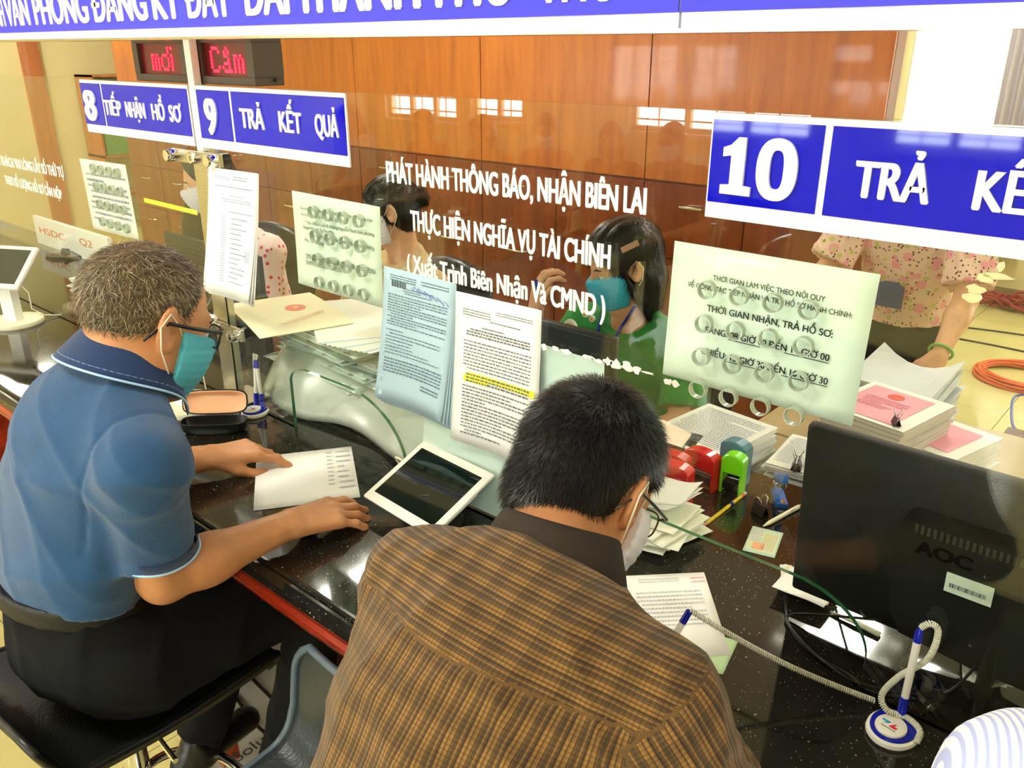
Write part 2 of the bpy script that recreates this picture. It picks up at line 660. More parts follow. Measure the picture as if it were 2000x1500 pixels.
def add_hand(F, wr_, hdir, pn, side, s=1.0, curl=0.35, spread=0.10, thumb_in=0.3):
    """side=+1: the thumb leaves towards +lateral; pn = normal out of the BACK of the hand"""
    d = nv(hdir); n_ = nv(np.array(pn) - d * (np.array(pn) @ d)); lat = np.cross(d, n_) * side
    wr_ = np.array(wr_, float)
    P = lambda x, y, z: wr_ + s * (x * lat + y * d + z * n_)
    # palm: four metacarpals, thicker at the heel
    kx = [0.030, 0.010, -0.011, -0.031]
    ky = [0.088, 0.092, 0.087, 0.078]
    for i in range(4):
        F.cap(P(kx[i] * 0.55, 0.005, 0), P(kx[i], ky[i], 0.004), 0.0150 * s, 0.0112 * s, 0.012 * s)
    F.cap(P(0.012, 0.015, -0.006), P(0.020, 0.055, -0.008), 0.015 * s, 0.011 * s, 0.012 * s)
    ln = [(0.042, 0.026, 0.020), (0.046, 0.029, 0.021), (0.042, 0.027, 0.021), (0.034, 0.020, 0.018)]
    rr = [0.0090, 0.0092, 0.0088, 0.0078]
    for i in range(4):
        p = P(kx[i], ky[i], 0.004)
        a = spread * (1.5 - i) * 0.7
        f0 = d * math.cos(a) + lat * math.sin(a)
        c = curl if not hasattr(curl, '__len__') else curl[i]
        ang = c * 0.55
        for j, L in enumerate(ln[i]):
            v = f0 * math.cos(ang) - n_ * math.sin(ang)
            q = p + v * L * s
            F.cap(p, q, rr[i] * s * (1 - .07 * j), rr[i] * s * (1 - .07 * (j + 1)), 0.005 * s if j else 0.008 * s)
            p = q
            ang += c * (0.9 if j == 0 else 0.7)
    # thumb
    p0 = P(0.020, 0.022, -0.006)
    t1 = P(0.040 - 0.010 * thumb_in, 0.050, -0.014 - 0.012 * thumb_in)
    t2 = P(0.052 - 0.020 * thumb_in, 0.080, -0.018 - 0.022 * thumb_in)
    t3 = P(0.054 - 0.034 * thumb_in, 0.104, -0.020 - 0.026 * thumb_in)
    F.cap(p0, t1, 0.0150 * s, 0.0115 * s, 0.010 * s)
    F.cap(t1, t2, 0.0110 * s, 0.0098 * s, 0.005 * s)
    F.cap(t2, t3, 0.0098 * s, 0.0082 * s, 0.004 * s)

def add_head(F, c, r, f, u, s=1.0, jaw=1.0, neck=None, neck_r=0.055):
    c = np.array(c, float)
    P = lambda x, y, z: c + s * (x * r + y * f + z * u)
    R = [r, f, u]
    F.ell(P(0, -0.012, 0.030), np.array([0.076, 0.096, 0.086]) * s, R, 0.01)
    F.ell(P(0, 0.022, -0.035), np.array([0.063 * jaw, 0.068, 0.082]) * s, R, 0.03 * s)
    F.cap(P(-0.045 * jaw, -0.005, -0.055), P(0, 0.062, -0.098), 0.020 * s, 0.016 * s, 0.03 * s)
    F.cap(P(0.045 * jaw, -0.005, -0.055), P(0, 0.062, -0.098), 0.020 * s, 0.016 * s, 0.03 * s)
    F.ell(P(0, 0.068, -0.098), np.array([0.022, 0.016, 0.017]) * s, R, 0.02 * s)
    F.cap(P(-0.034, 0.076, 0.018), P(0.034, 0.076, 0.018), 0.010 * s, 0.010 * s, 0.015 * s)       # brow ridge
    for q in (-1, 1):
        F.ell(P(q * 0.032, 0.094, -0.002), np.array([0.017, 0.013, 0.011]) * s, R, 0.012 * s, 'sub')   # eye socket
        F.ell(P(q * 0.042, 0.060, -0.034), np.array([0.020, 0.022, 0.018]) * s, R, 0.02 * s)        # cheek
        F.cap(P(q * 0.022, 0.086, 0.004), P(q * 0.042, 0.080, 0.003), 0.0045 * s, 0.004 * s, 0.004 * s)
    F.cap(P(0, 0.088, 0.004), P(0, 0.106, -0.034), 0.008 * s, 0.011 * s, 0.010 * s)                # nose
    F.ell(P(0, 0.100, -0.038), np.array([0.017, 0.011, 0.010]) * s, R, 0.006 * s)
    F.cap(P(-0.016, 0.086, -0.064), P(0.016, 0.086, -0.064), 0.0052 * s, 0.0052 * s, 0.006 * s)
    F.cap(P(-0.013, 0.084, -0.073), P(0.013, 0.084, -0.073), 0.0062 * s, 0.0062 * s, 0.006 * s)
    F.cap(P(-0.024, 0.088, -0.0685), P(0.024, 0.088, -0.0685), 0.0022 * s, 0.0022 * s, 0.002 * s, 'sub')
    for q in (-1, 1):                                                                              # ears
        a = 0.35 * q
        er = nv(r * q * 0.88 + f * 0.47)
        ef = nv(f * 0.88 - r * q * 0.47)
        F.ell(P(q * 0.081, -0.008, 0.002), np.array([0.0075, 0.022, 0.034]) * s, [er, ef, nv(u + f * -0.18)], 0.006 * s)
        F.ell(P(q * 0.081, -0.004, -0.024), np.array([0.008, 0.013, 0.012]) * s, [er, ef, u], 0.006 * s)
        F.ell(P(q * 0.0895, -0.002, 0.000), np.array([0.006, 0.013, 0.021]) * s, [er, ef, nv(u + f * -0.18)], 0.004 * s, 'sub')
        F.ell(P(q * 0.080, 0.004, -0.008), np.array([0.006, 0.006, 0.007]) * s, [er, ef, u], 0.003 * s, 'sub')
    if neck is not None:
        nb = np.array(neck, float)
        F.cap(P(0, -0.028, -0.050), nb, neck_r * s, neck_r * 1.12 * s, 0.03 * s)
        F.cap(P(0, 0.020, -0.080), nb + (f * 0.02 - u * 0.01), neck_r * .7 * s, neck_r * s, 0.03 * s)

def torso(F, J, off=0.0, g=1.0, k=0.06, low=True):
    r_, f_, u_ = J['tr'], J['tf'], J['tu']
    R = [r_, f_, u_]
    wsh = np.linalg.norm(np.array(J['shR']) - np.array(J['shL'])) / 0.36
    F.ell(J['chest'], np.array([0.158 * wsh * g + off, 0.108 * g + off, 0.165 + off]), R, k)
    F.ell(J['waist'], np.array([0.138 * wsh * g + off, 0.102 * g + off, 0.150 + off]), R, k)
    if low:
        F.ell(J['pelvis'], np.array([0.165 * g + off, 0.118 * g + off, 0.115 + off]), R, k)
    n0 = np.array(J['neck'], float)
    for sgn, S in (('L', J['shL']), ('R', J['shR'])):
        S = np.array(S, float)
        F.cap(S * 0.9 + np.array(J['chest']) * 0.1, np.array(J['chest']) + u_ * 0.07, 0.052 + off, 0.075 + off, 0.05)
        F.cap(S, n0 - u_ * 0.025, 0.046 + off, 0.050 + off, 0.045)

def lerp(a, b_, t):
    return np.array(a, float) * (1 - t) + np.array(b_, float) * t

def bounds(pts, pad):
    a = np.array(pts, float)
    return a.min(0) - pad, a.max(0) + pad

def ring_collar(name, m, parent, c, axis, fwd, r0=0.066, h=0.036, out=0.030, gap=0.5, tip=0.02, sx=1.0, drop=0.0, lab=None):
    """folded collar: stands up round the neck, then folds down and out; open at the throat"""
    u = nv(axis); f = np.array(fwd, float); f = nv(f - u * (f @ u)); r = np.cross(f, u)
    c = np.array(c, float)
    prof = [(0.0, 0.0), (0.002, h * .6), (0.004, h), (0.009, h + .003), (0.014, h - .002), (0.014 + out * .5, h * .35 - drop * .5), (0.014 + out, -0.012 - drop)]
    def fn(a, v):
        th = PI * 0.5 + gap + a * (2 * PI - 2 * gap)
        x = v * (len(prof) - 1)
        i = min(int(x), len(prof) - 2); t = x - i
        dr = prof[i][0] * (1 - t) + prof[i + 1][0] * t
        z = prof[i][1] * (1 - t) + prof[i + 1][1] * t
        e = abs(2 * a - 1) ** 6
        z -= e * (h * .7) + (tip * e if v > .6 else 0)
        R_ = r0 + dr + (0.006 * e)
        p = c + r * math.cos(th) * R_ * sx + f * math.sin(th) * R_ + u * z
        return p
    mb = MB()
    mb.grid(fn, 48, 18)
    ob = mb.build(name, m, parent, smooth='all', label=lab)
    md = ob.modifiers.new('s', 'SOLIDIFY'); md.thickness = 0.0022; md.offset = 0
    return fn

def strands(name, m, parent, vs_roots, nrm, flow, length, count, width=0.0011, lift=0.25, jit=0.35, seg=3, seed=1, droop=0.0, lenvar=.4, label=None):
    """thin tapered hair blades rooted on the given points"""
    r = np.random.default_rng(seed)
    idx = r.integers(0, len(vs_roots), count)
    P0 = vs_roots[idx] + r.normal(0, 0.0012, (count, 3))
    N = nrm[idx]
    Fl = flow[idx] + r.normal(0, jit, (count, 3))
    Fl = Fl - N * (Fl * N).sum(1, keepdims=True)
    Fl /= np.linalg.norm(Fl, axis=1, keepdims=True) + 1e-9
    d = Fl * (1 - lift) + N * lift
    d /= np.linalg.norm(d, axis=1, keepdims=True)
    L = (length if np.isscalar(length) else length[idx]) * r.uniform(1 - lenvar, 1 + lenvar * .5, count)
    sd = np.cross(d, N); sd /= np.linalg.norm(sd, axis=1, keepdims=True) + 1e-9
    rows = []
    p = P0 - N * 0.002
    dd = d.copy()
    for i in range(seg + 1):
        w_ = width * (1 - i / seg) ** 0.7 * .5
        rows.append(p - sd * w_); rows.append(p + sd * w_)
        p = p + dd * (L / seg)[:, None]
        dd = dd - N * 0.12 + np.array([0, 0, -droop])
        dd /= np.linalg.norm(dd, axis=1, keepdims=True)
    k = 2 * (seg + 1)
    vs = np.stack(rows, 1).reshape(-1, 3)
    base = (np.arange(count) * k)[:, None]
    q = []
    for i in range(seg):
        q.append(base + np.array([[2 * i, 2 * i + 1, 2 * i + 3, 2 * i + 2]]))
    Q = np.concatenate(q).astype(np.int32)
    me = bpy.data.meshes.new(name)
    me.vertices.add(len(vs)); me.vertices.foreach_set('co', vs.ravel().astype(np.float32))
    me.loops.add(len(Q) * 4); me.loops.foreach_set('vertex_index', Q.ravel())
    me.polygons.add(len(Q)); me.polygons.foreach_set('loop_start', np.arange(0, len(Q) * 4, 4, dtype=np.int32))
    me.update(calc_edges=True)
    ob = link_mesh(name, me, m, parent, label=label)
    return ob

def mesh_normals(ob):
    me = ob.data
    n = np.empty(len(me.vertices) * 3, dtype=np.float32)
    me.vertices.foreach_get('normal', n)
    return n.reshape(-1, 3)

def seat_pose(x, y, yaw, seat=0.46, lean=0.15, s=1.0, hyaw=0.0, hpitch=0.25, wide=0.36, arms='desk', desk=0.76, reach=0.36, hand_gap=0.30, side=0.0, knee=0.42, feet=None):
    """joints of a seated figure facing yaw (0 = +Y, positive turns left)"""
    f = np.array([-math.sin(yaw), math.cos(yaw), 0.0]); r = np.array([math.cos(yaw), math.sin(yaw), 0.0]); z = np.array([0, 0, 1.0])
    b0 = np.array([x, y, 0.0])
    u = nv(z * math.cos(lean) + f * math.sin(lean) + r * side)
    tf = nv(f * math.cos(lean) - z * math.sin(lean))
    J = {}
    J['tr'] = r; J['tf'] = tf; J['tu'] = u
    J['pelvis'] = b0 + z * (seat + 0.105 * s)
    J['waist'] = J['pelvis'] + u * 0.165 * s
    J['chest'] = J['pelvis'] + u * 0.325 * s
    J['neck'] = J['pelvis'] + u * 0.500 * s
    hyw = yaw + hyaw
    hf0 = np.array([-math.sin(hyw), math.cos(hyw), 0.0])
    J['hf'] = nv(hf0 * math.cos(hpitch) - z * math.sin(hpitch))
    J['hu'] = nv(z * math.cos(hpitch) + hf0 * math.sin(hpitch))
    J['head'] = J['neck'] + (u * 0.075 + J['hu'] * 0.085 + hf0 * 0.03) * s
    J['shL'] = J['neck'] - u * 0.055 * s - r * wide / 2 * s
    J['shR'] = J['neck'] - u * 0.055 * s + r * wide / 2 * s
    for q, k in ((-1, 'L'), (1, 'R')):
        if arms == 'desk':
            J['el' + k] = b0 + r * q * (wide / 2 + 0.05) * s + f * 0.16 + z * (desk + 0.06)
            J['wr' + k] = b0 + r * q * hand_gap / 2 + f * reach + z * (desk + 0.035)
            J['hd' + k] = nv(f - r * q * 0.3 - z * .05)
        elif arms == 'lap':
            J['el' + k] = b0 + r * q * (wide / 2 + 0.06) * s + f * 0.06 + z * (seat + 0.24)
            J['wr' + k] = b0 + r * q * 0.07 + f * 0.26 + z * (seat + 0.19)
            J['hd' + k] = nv(f * .5 - r * q * 0.7 - z * .15)
        J['pn' + k] = z
        J['hip' + k] = b0 + r * q * 0.085 * s + f * 0.02 + z * (seat + 0.085)
        J['kn' + k] = b0 + r * q * 0.10 * s + f * knee * s + z * (seat + 0.06)
        J['an' + k] = b0 + r * q * 0.10 * s + f * (knee + 0.02) * s + z * 0.10
        J['toe' + k] = J['an' + k] + f * 0.15 - z * 0.055
    if feet is not None:
        for k in 'LR':
            J['an' + k] = J['an' + k] + np.array(feet)
            J['toe' + k] = J['toe' + k] + np.array(feet)
    return J

def clothes_mat(name, base, bump=0.3, bscale=350):
    return mat(name, base, 0.85, var=0.05, vscale=30, bump=bump, bscale=bscale, sheen=0.15)

def figure(J, label, skin=SKIN, top=None, bottom=BLACK_CLOTH, h=0.006, s=1.0, g=1.0, sleeve=0.55, off=0.014, hair='short', hairm=HAIR_BLACK,
           mask=None, arm_r=1.0, fold=0.003, neckcut=0.0, group=None, hand=dict(), seed=3, name='person', hem=None, uvfn=None, legs=True, hands=True,
           jaw=1.0, sleeve_r=0.0, topname='shirt', shoe=True, collar=None, vneck=0.0, hands_h=None):
    rt = root(name, (float(J['pelvis'][0]), float(J['pelvis'][1]), 0.0), label, 'person', group)
    r, f, u = basis(J['hf'], J['hu'])
    # ---- skin: head, neck, trunk, arms and hands in one surface
    pts = [J['head'], J['pelvis'], J['shL'], J['shR'], J['elL'], J['elR'], J['wrL'], J['wrR'],
           np.array(J['wrL']) + np.array(J['hdL']) * .12, np.array(J['wrR']) + np.array(J['hdR']) * .12]
    lo, hi = bounds(pts, 0.15)
    F = Field(lo, hi, h)
    torso(F, J, -0.012, g, low=False)
    add_head(F, J['head'], r, f, u, s, jaw, J['neck'], (0.044 if skin is SKIN_PALE else 0.052) + 0.006 * (g - 1) * 5)
    for k, sd in (('L', 1), ('R', -1)):
        S, E_, W_ = [np.array(J[q + k], float) for q in ('sh', 'el', 'wr')]
        F.cap(S, E_, 0.046 * arm_r, 0.037 * arm_r, 0.03)
        F.cap(E_, lerp(E_, W_, .35), 0.038 * arm_r, 0.040 * arm_r, 0.015)
        F.cap(lerp(E_, W_, .3), W_, 0.040 * arm_r, 0.025 * arm_r, 0.02)
        if hands:
            hp = hand.get(k, {})
            add_hand(F, W_, J['hd' + k], J['pn' + k], sd, s, **hp)
    F.build('body', skin, rt)
    # ---- top
    if top is not None:
        lo, hi = bounds([J['head'], J['pelvis'], J['shL'], J['shR'], J['elL'], J['elR']] + ([J['wrL'], J['wrR']] if sleeve > 1 else []), 0.17)
        F = Field(lo, hi, h)
        torso(F, J, off, g)
        for k in 'LR':
            S, E_, W_ = [np.array(J[q + k], float) for q in ('sh', 'el', 'wr')]
            d = nv(E_ - S)
            t = min(sleeve, 1.0)
            end = lerp(S, E_, t)
            ra, rb = (0.050 + off + sleeve_r * .4) * arm_r, (0.045 - 0.004 * t + off + sleeve_r) * arm_r
            G = F
            if sleeve <= 1:
                F.cap(S, end + d * .03, ra, rb, 0.03, cut=(end, d))
            else:
                F.cap(S, E_, ra, 0.042 * arm_r + off, 0.03)
                end = lerp(E_, W_, sleeve - 1)
                d = nv(W_ - E_)
                F.cap(E_, end + d * .03, 0.042 * arm_r + off, 0.030 + off, 0.02, cut=(end, d))
        if fold: F.warp(folds(fold, seed))
        nk = np.array(J['neck'], float)
        tu = np.array(J['tu']); tf = np.array(J['tf'])
        nn = nv(tu + tf * 0.35 * (1 + vneck))
        F.plane(nk + tu * (0.012 - neckcut) , nn, 0.006, near=(nk + nn * 0.07, 0.115 + vneck * .03))
        hp_ = np.array(J['pelvis']) - tu * (0.02 if hem is None else hem)
        F.plane(hp_, -tu, 0.004)
        F.build(topname, top, rt, uvfn=uvfn)
    # ---- trousers
    if bottom is not None and legs:
        lo, hi = bounds([J['pelvis'], J['waist'], J['knL'], J['knR'], J['anL'], J['anR']], 0.16)
        F = Field(lo, hi, max(h, 0.007))
        R = [J['tr'], J['tf'], J['tu']]
        F.ell(J['pelvis'], np.array([0.172 * g, 0.128 * g, 0.125]), R, 0.03)
        F.ell((np.array(J['pelvis']) * .45 + np.array(J['waist']) * .55), np.array([0.141 * g, 0.108 * g, 0.10]), R, 0.04)
        for k in 'LR':
            H_, K_, A_ = [np.array(J[q + k], float) for q in ('hip', 'kn', 'an')]
            F.cap(H_, K_, 0.092 * min(g, 1.1), 0.066, 0.04)
            F.cap(K_, A_, 0.064, 0.052, 0.02)
            d = nv(A_ - K_)
            F.plane(A_ - d * 0.02, d, 0.003, near=(A_ + d * 0.07, 0.10))
        F.warp(folds(0.005, seed + 9, 0.7))
        F.plane(np.array(J['pelvis']) + np.array(J['tu']) * 0.10, J['tu'], 0.004, near=(np.array(J['pelvis']) + np.array(J['tu']) * 0.3, 0.26))
        F.build('trousers', bottom, rt)
    if shoe and legs:
        for k in 'LR':
            A_, T_ = np.array(J['an' + k], float), np.array(J['toe' + k], float)
            F = Field(*bounds([A_, T_], 0.08), 0.006)
            F.cap(A_ + (0, 0, 0.0), A_ - (0, 0, 0.03), 0.034, 0.036, 0.01)
            F.cap(A_ - (0, 0, 0.045) - nv(T_ - A_) * .03, T_, 0.036, 0.036, 0.03, flat=((0, 0, 1), 0.8))
            F.plane((A_ - (0, 0, 0.095)), (0, 0, -1), 0.002)
            F.build('shoe', SHOE, rt)
    # ---- eyes
    c = np.array(J['head'], float)
    P = lambda x, y, z: c + s * (x * r + y * f + z * u)
    for q in (-1, 1):
        mb = MB(frame_xf(P(q * 0.032, 0.0765, -0.002), r, f, u))
        mb.lathe([(0, -0.0105 * s)] + [(0.0105 * s * math.cos(a), 0.0105 * s * math.sin(a)) for a in np.linspace(-1.3, 1.3, 7)] + [(0, 0.0105 * s)], seg=12)
        mb.m = 1
        mb.lathe([(0.0052 * s, 0.0), (0, 0.0012 * s)], seg=12, ax=Matrix.Translation(V((0, 0.0100 * s, 0))) @ Matrix.Rotation(-PI / 2, 4, 'X'))
        mb.build('eye', [EYE_W, EYE_D], rt, smooth='all')
        mb = MB()
        mb.tube([P(q * 0.018, 0.0905, 0.017), P(q * 0.032, 0.0895, 0.022), P(q * 0.047, 0.078, 0.018)], [0.002 * s, 0.003 * s, 0.0015 * s], 6)
        mb.build('eyebrow', HAIR_BLACK, rt, smooth='all')
    # ---- hair
    if hair:
        lo, hi = bounds([c], 0.19 if hair != 'long' else 0.30)
        F = Field(lo, hi, max(0.0045, h * .8))
        R = [r, f, u]
        if hair in ('short', 'receding'):
            F.ell(P(0, -0.014, 0.034), np.array([0.082, 0.102, 0.092]) * s, R, 0.0)
            F.plane(P(0, 0.052, 0.048), nv(f * 0.85 - u * 0.55), 0.008)
            F.plane(P(0, -0.02, -0.035), nv(-u * 0.92 + f * 0.5), 0.01)
            for q in (-1, 1):
                F.ell(P(q * 0.085, 0.004, -0.004), np.array([0.024, 0.026, 0.036]) * s, R, 0.006, 'sub')
        else:
            vol = 0.013 if hair != 'bun' else 0.006
            F.ell(P(0, -0.014, 0.032), np.array([0.077 + vol, 0.098 + vol, 0.088 + vol]) * s, R, 0.0)
            if hair == 'bob':
                F.ell(P(0, -0.030, -0.050), np.array([0.092, 0.085, 0.080]) * s, R, 0.03)
                F.cap(P(-0.055, -0.025, -0.06), P(-0.050, -0.02, -0.125), 0.036 * s, 0.028 * s, 0.03)
                F.cap(P(0.055, -0.025, -0.06), P(0.050, -0.02, -0.125), 0.036 * s, 0.028 * s, 0.03)
                F.cap(P(0, -0.055, -0.06), P(0, -0.055, -0.13), 0.045 * s, 0.036 * s, 0.03)
            if hair == 'long':
                F.cap(P(0, -0.05, -0.02), P(0, -0.070, -0.22), 0.072 * s, 0.050 * s, 0.04)
                F.cap(P(-0.06, -0.01, -0.02), P(-0.070, 0.0, -0.19), 0.026 * s, 0.022 * s, 0.03)
                F.cap(P(0.06, -0.01, -0.02), P(0.070, 0.0, -0.19), 0.026 * s, 0.022 * s, 0.03)
            if hair == 'bun':
                F.ell(P(0, -0.115, 0.02), np.array([0.036, 0.034, 0.036]) * s, R, 0.012)
            F.warp(lambda x, y, z: 0.0016 * np.sin(240 * (x * r[0] + y * r[1] + z * r[2]) + 30 * (x * u[0] + y * u[1] + z * u[2]) + 3 * np.sin(20 * z + 9 * y)))
            F.plane(P(0, 0.058, 0.030), nv(f * 0.92 - u * 0.34), 0.008)
            F.ell(P(0, -0.042, -0.035), np.array([0.070, 0.060, 0.062]) * s, R, 0.03)
            F.ell(P(0, -0.022, -0.012), np.array([0.0815, 0.078, 0.070]) * s, R, 0.02)
            F.plane(P(0, 0.036, 0.0), nv(f), 0.01, near=(P(0, 0.125, -0.05), 0.125 * s))
            for q in (-1, 1):
                F.ell(P(q * 0.092, 0.000, -0.012), np.array([0.026, 0.021, 0.034]) * s, R, 0.006, 'sub')
        if hair == 'receding':
            F.ell(P(0, 0.05, 0.11), np.array([0.045, 0.06, 0.05]) * s, R, 0.015, 'sub')
        hob, hv = F.build('hair', hairm, rt)
    # ---- mask
    if mask is not None:
        F = Field(*bounds([P(0, 0.06, -0.06)], 0.11), 0.0035)
        R = [r, f, u]
        F.ell(P(0, 0.022, -0.035), np.array([0.0765 * jaw, 0.084, 0.089]) * s, R, 0.0)
        F.cap(P(0, 0.060, -0.105), P(0, 0.103, -0.030), 0.024 * s, 0.014 * s, 0.035)
        F.plane(P(0, 0.10, -0.010), nv(u + f * 0.15), 0.003)
        F.plane(P(0, 0.03, -0.110), nv(-u - f * 0.1), 0.003)
        F.plane(P(0, 0.022, -0.05), nv(-f), 0.003)
        F.warp(lambda x, y, z: 0.0006 * np.sign(np.sin(430 * ((x - c[0]) * u[0] + (y - c[1]) * u[1] + (z - c[2]) * u[2]))))
        F.build('face_mask', mask, rt)
        for q in (-1, 1):
            mb = MB()
            mb.tube([P(q * 0.062, 0.035, -0.022), P(q * 0.082, 0.010, 0.008), P(q * 0.090, -0.012, 0.026), P(q * 0.096, -0.026, 0.004)], 0.0013, 6)
            mb.tube([P(q * 0.096, -0.026, 0.004), P(q * 0.092, -0.016, -0.030), P(q * 0.080, 0.004, -0.056), P(q * 0.060, 0.030, -0.088)], 0.0013, 6)
            mb.build('ear_loop', LOOP, rt, smooth='all')
    return rt, (c, r, f, u, P)

def hair_strands(rt, P, r, f, u, h_, mats, counts, length, seed, keep=None, lift=.28, width=.0012, s=1.0, flowf=None, droop=0.02, jit=.30):
    hob = [c for c in rt.children if c.name.startswith('hair')][0]
    vs = np.empty(len(hob.data.vertices) * 3, dtype=np.float32); hob.data.vertices.foreach_get('co', vs); vs = vs.reshape(-1, 3) + np.array(wloc(hob), dtype=np.float32)
    n_ = mesh_normals(hob)
    c = np.array(P(0, 0, 0))
    loc = (vs - c) / s
    lx, ly, lz = loc @ r, loc @ f, loc @ u
    ok = (n_ @ ((vs - c) / np.linalg.norm(vs - c, axis=1, keepdims=True)).T.diagonal() if False else (n_ * (vs - c)).sum(1)) > 0.02
    if keep is not None: ok &= keep(lx, ly, lz)
    vs, n_, lx, ly, lz = vs[ok], n_[ok], lx[ok], ly[ok], lz[ok]
    # hair radiates from a whorl at the back of the crown
    wh = np.array([.012, -.060, .100])
    d = np.stack([lx - wh[0], ly - wh[1], lz - wh[2]], 1)
    rad = np.linalg.norm(d, axis=1, keepdims=True)
    dn = d / (rad + 1e-6)
    sw = np.cross(dn, np.array([0, -.5, .86]))
    fl = dn + sw * .35 * np.exp(-rad / .05)
    fl[:, 2] -= .25
    flow = fl[:, :1] * r + fl[:, 1:2] * f + fl[:, 2:3] * u
    for m, n in zip(mats, counts):
        seed += 1
        strands('hair_strands', m, rt, vs.astype(float), n_.astype(float), flow, length, n, width, lift, jit, 3, seed, droop)

# ------------------------------------------------------------------ room
X0, X1, Y0, Y1 = -9.6, 3.2, -6.9, 6.2
WALL = mat('wall_paint', '#e6d9a2', 0.75, var=0.04, vscale=2, bump=0.05, bscale=90)
WALL_HALL = mat('wall_paint_hall', '#e2d7a8', 0.75, var=0.04, vscale=2, bump=0.05, bscale=90)
CEILM = mat('ceiling_paint', '#efece0', 0.8)
GROUT = mat('grout', '#8a7f55', 0.9)
TILE = mat('floor_tile', '#d3c786', 0.11, var=0.06, vscale=3, spec=0.5)
STEEL = mat('brushed_steel', '#c9c3b2', 0.22, 1.0, bump=0.1, bscale=60, stretch=(1, 1, 12))
CHROME = mat('chrome', '#e8e8e8', 0.06, 1.0)
WHITE_PL = mat('white_plastic', '#f1efe6', 0.35)
CREAM_PL = mat('cream_plastic', '#ebe6c8', 0.4)
BLACK_PL = mat('black_plastic', '#101210', 0.35)
DARK_PL = mat('dark_matt_plastic', '#0c0f0c', 0.5, bump=0.2, bscale=900)
PAPER = mat('paper_white', '#f6f6f2', 0.85)
PAPER_GREEN = mat('paper_greenish', '#e4f3e4', 0.85)
PAPER_BLUE = mat('paper_blue', '#b9d6e4', 0.85)
INK = mat('ink_black', '#20242a', 0.8)
INK_PALE = mat('ink_faded', '#8d94b4', 0.8)
INK_BLUE = mat('ink_blue', '#3b55b8', 0.8)
BLUE_ACR = mat('sign_blue', '#0508c4', 0.04, spec=.45)
WHITE_ACR = mat('sign_white', '#e6e5f4', 0.10)
GLASS = clear_mat('glass_clear', (0.975, 0.992, 0.975), 0.042, 0.0)
GLASS_EDGE = mat('glass_edge', '#2f6b48', 0.12, spec=0.9)

def wood(name, ca, cb, rough=0.25, vert=True, scale=1.0):
    m = mat(name, ca, rough, coat=0.25)
    n, l, p = nodes_of(m)
    tc = n.new('ShaderNodeTexCoord'); mp = n.new('ShaderNodeMapping')
    mp.inputs['Scale'].default_value = (3.2 * scale, 3.2 * scale, 0.35 * scale) if vert else (0.35 * scale, 3.2 * scale, 3.2 * scale)
    l.new(tc.outputs['Object'], mp.inputs[0])
    nz = n.new('ShaderNodeTexNoise'); nz.inputs['Scale'].default_value = 4; nz.inputs['Detail'].default_value = 8; nz.inputs['Distortion'].default_value = 0.6
    l.new(mp.outputs[0], nz.inputs['Vector'])
    n2 = n.new('ShaderNodeTexNoise'); n2.inputs['Scale'].default_value = 60; n2.inputs['Detail'].default_value = 3
    l.new(mp.outputs[0], n2.inputs['Vector'])
    ad = n.new('ShaderNodeMath'); ad.operation = 'MULTIPLY_ADD'; ad.inputs[1].default_value = 0.3
    l.new(n2.outputs['Fac'], ad.inputs[0]); l.new(nz.outputs['Fac'], ad.inputs[2])
    cr = n.new('ShaderNodeValToRGB')
    cr.color_ramp.elements[0].position = 0.42; cr.color_ramp.elements[1].position = 0.85
    cr.color_ramp.elements[0].color = lin(cb); cr.color_ramp.elements[1].color = lin(ca)
    l.new(ad.outputs[0], cr.inputs[0]); l.new(cr.outputs[0], p.inputs['Base Color'])
    return m

WOOD_CAB = wood('cabinet_wood', '#c97526', '#a5561a', 0.28)
WOOD_LOW = wood('cabinet_wood_low', '#8f4a20', '#6f3212', 0.28)
WOOD_RED = wood('red_wood', '#b23a1a', '#7a1c0c', 0.22, False)
WOOD_DARK = wood('dark_wood', '#5b2a16', '#3a170b', 0.4)

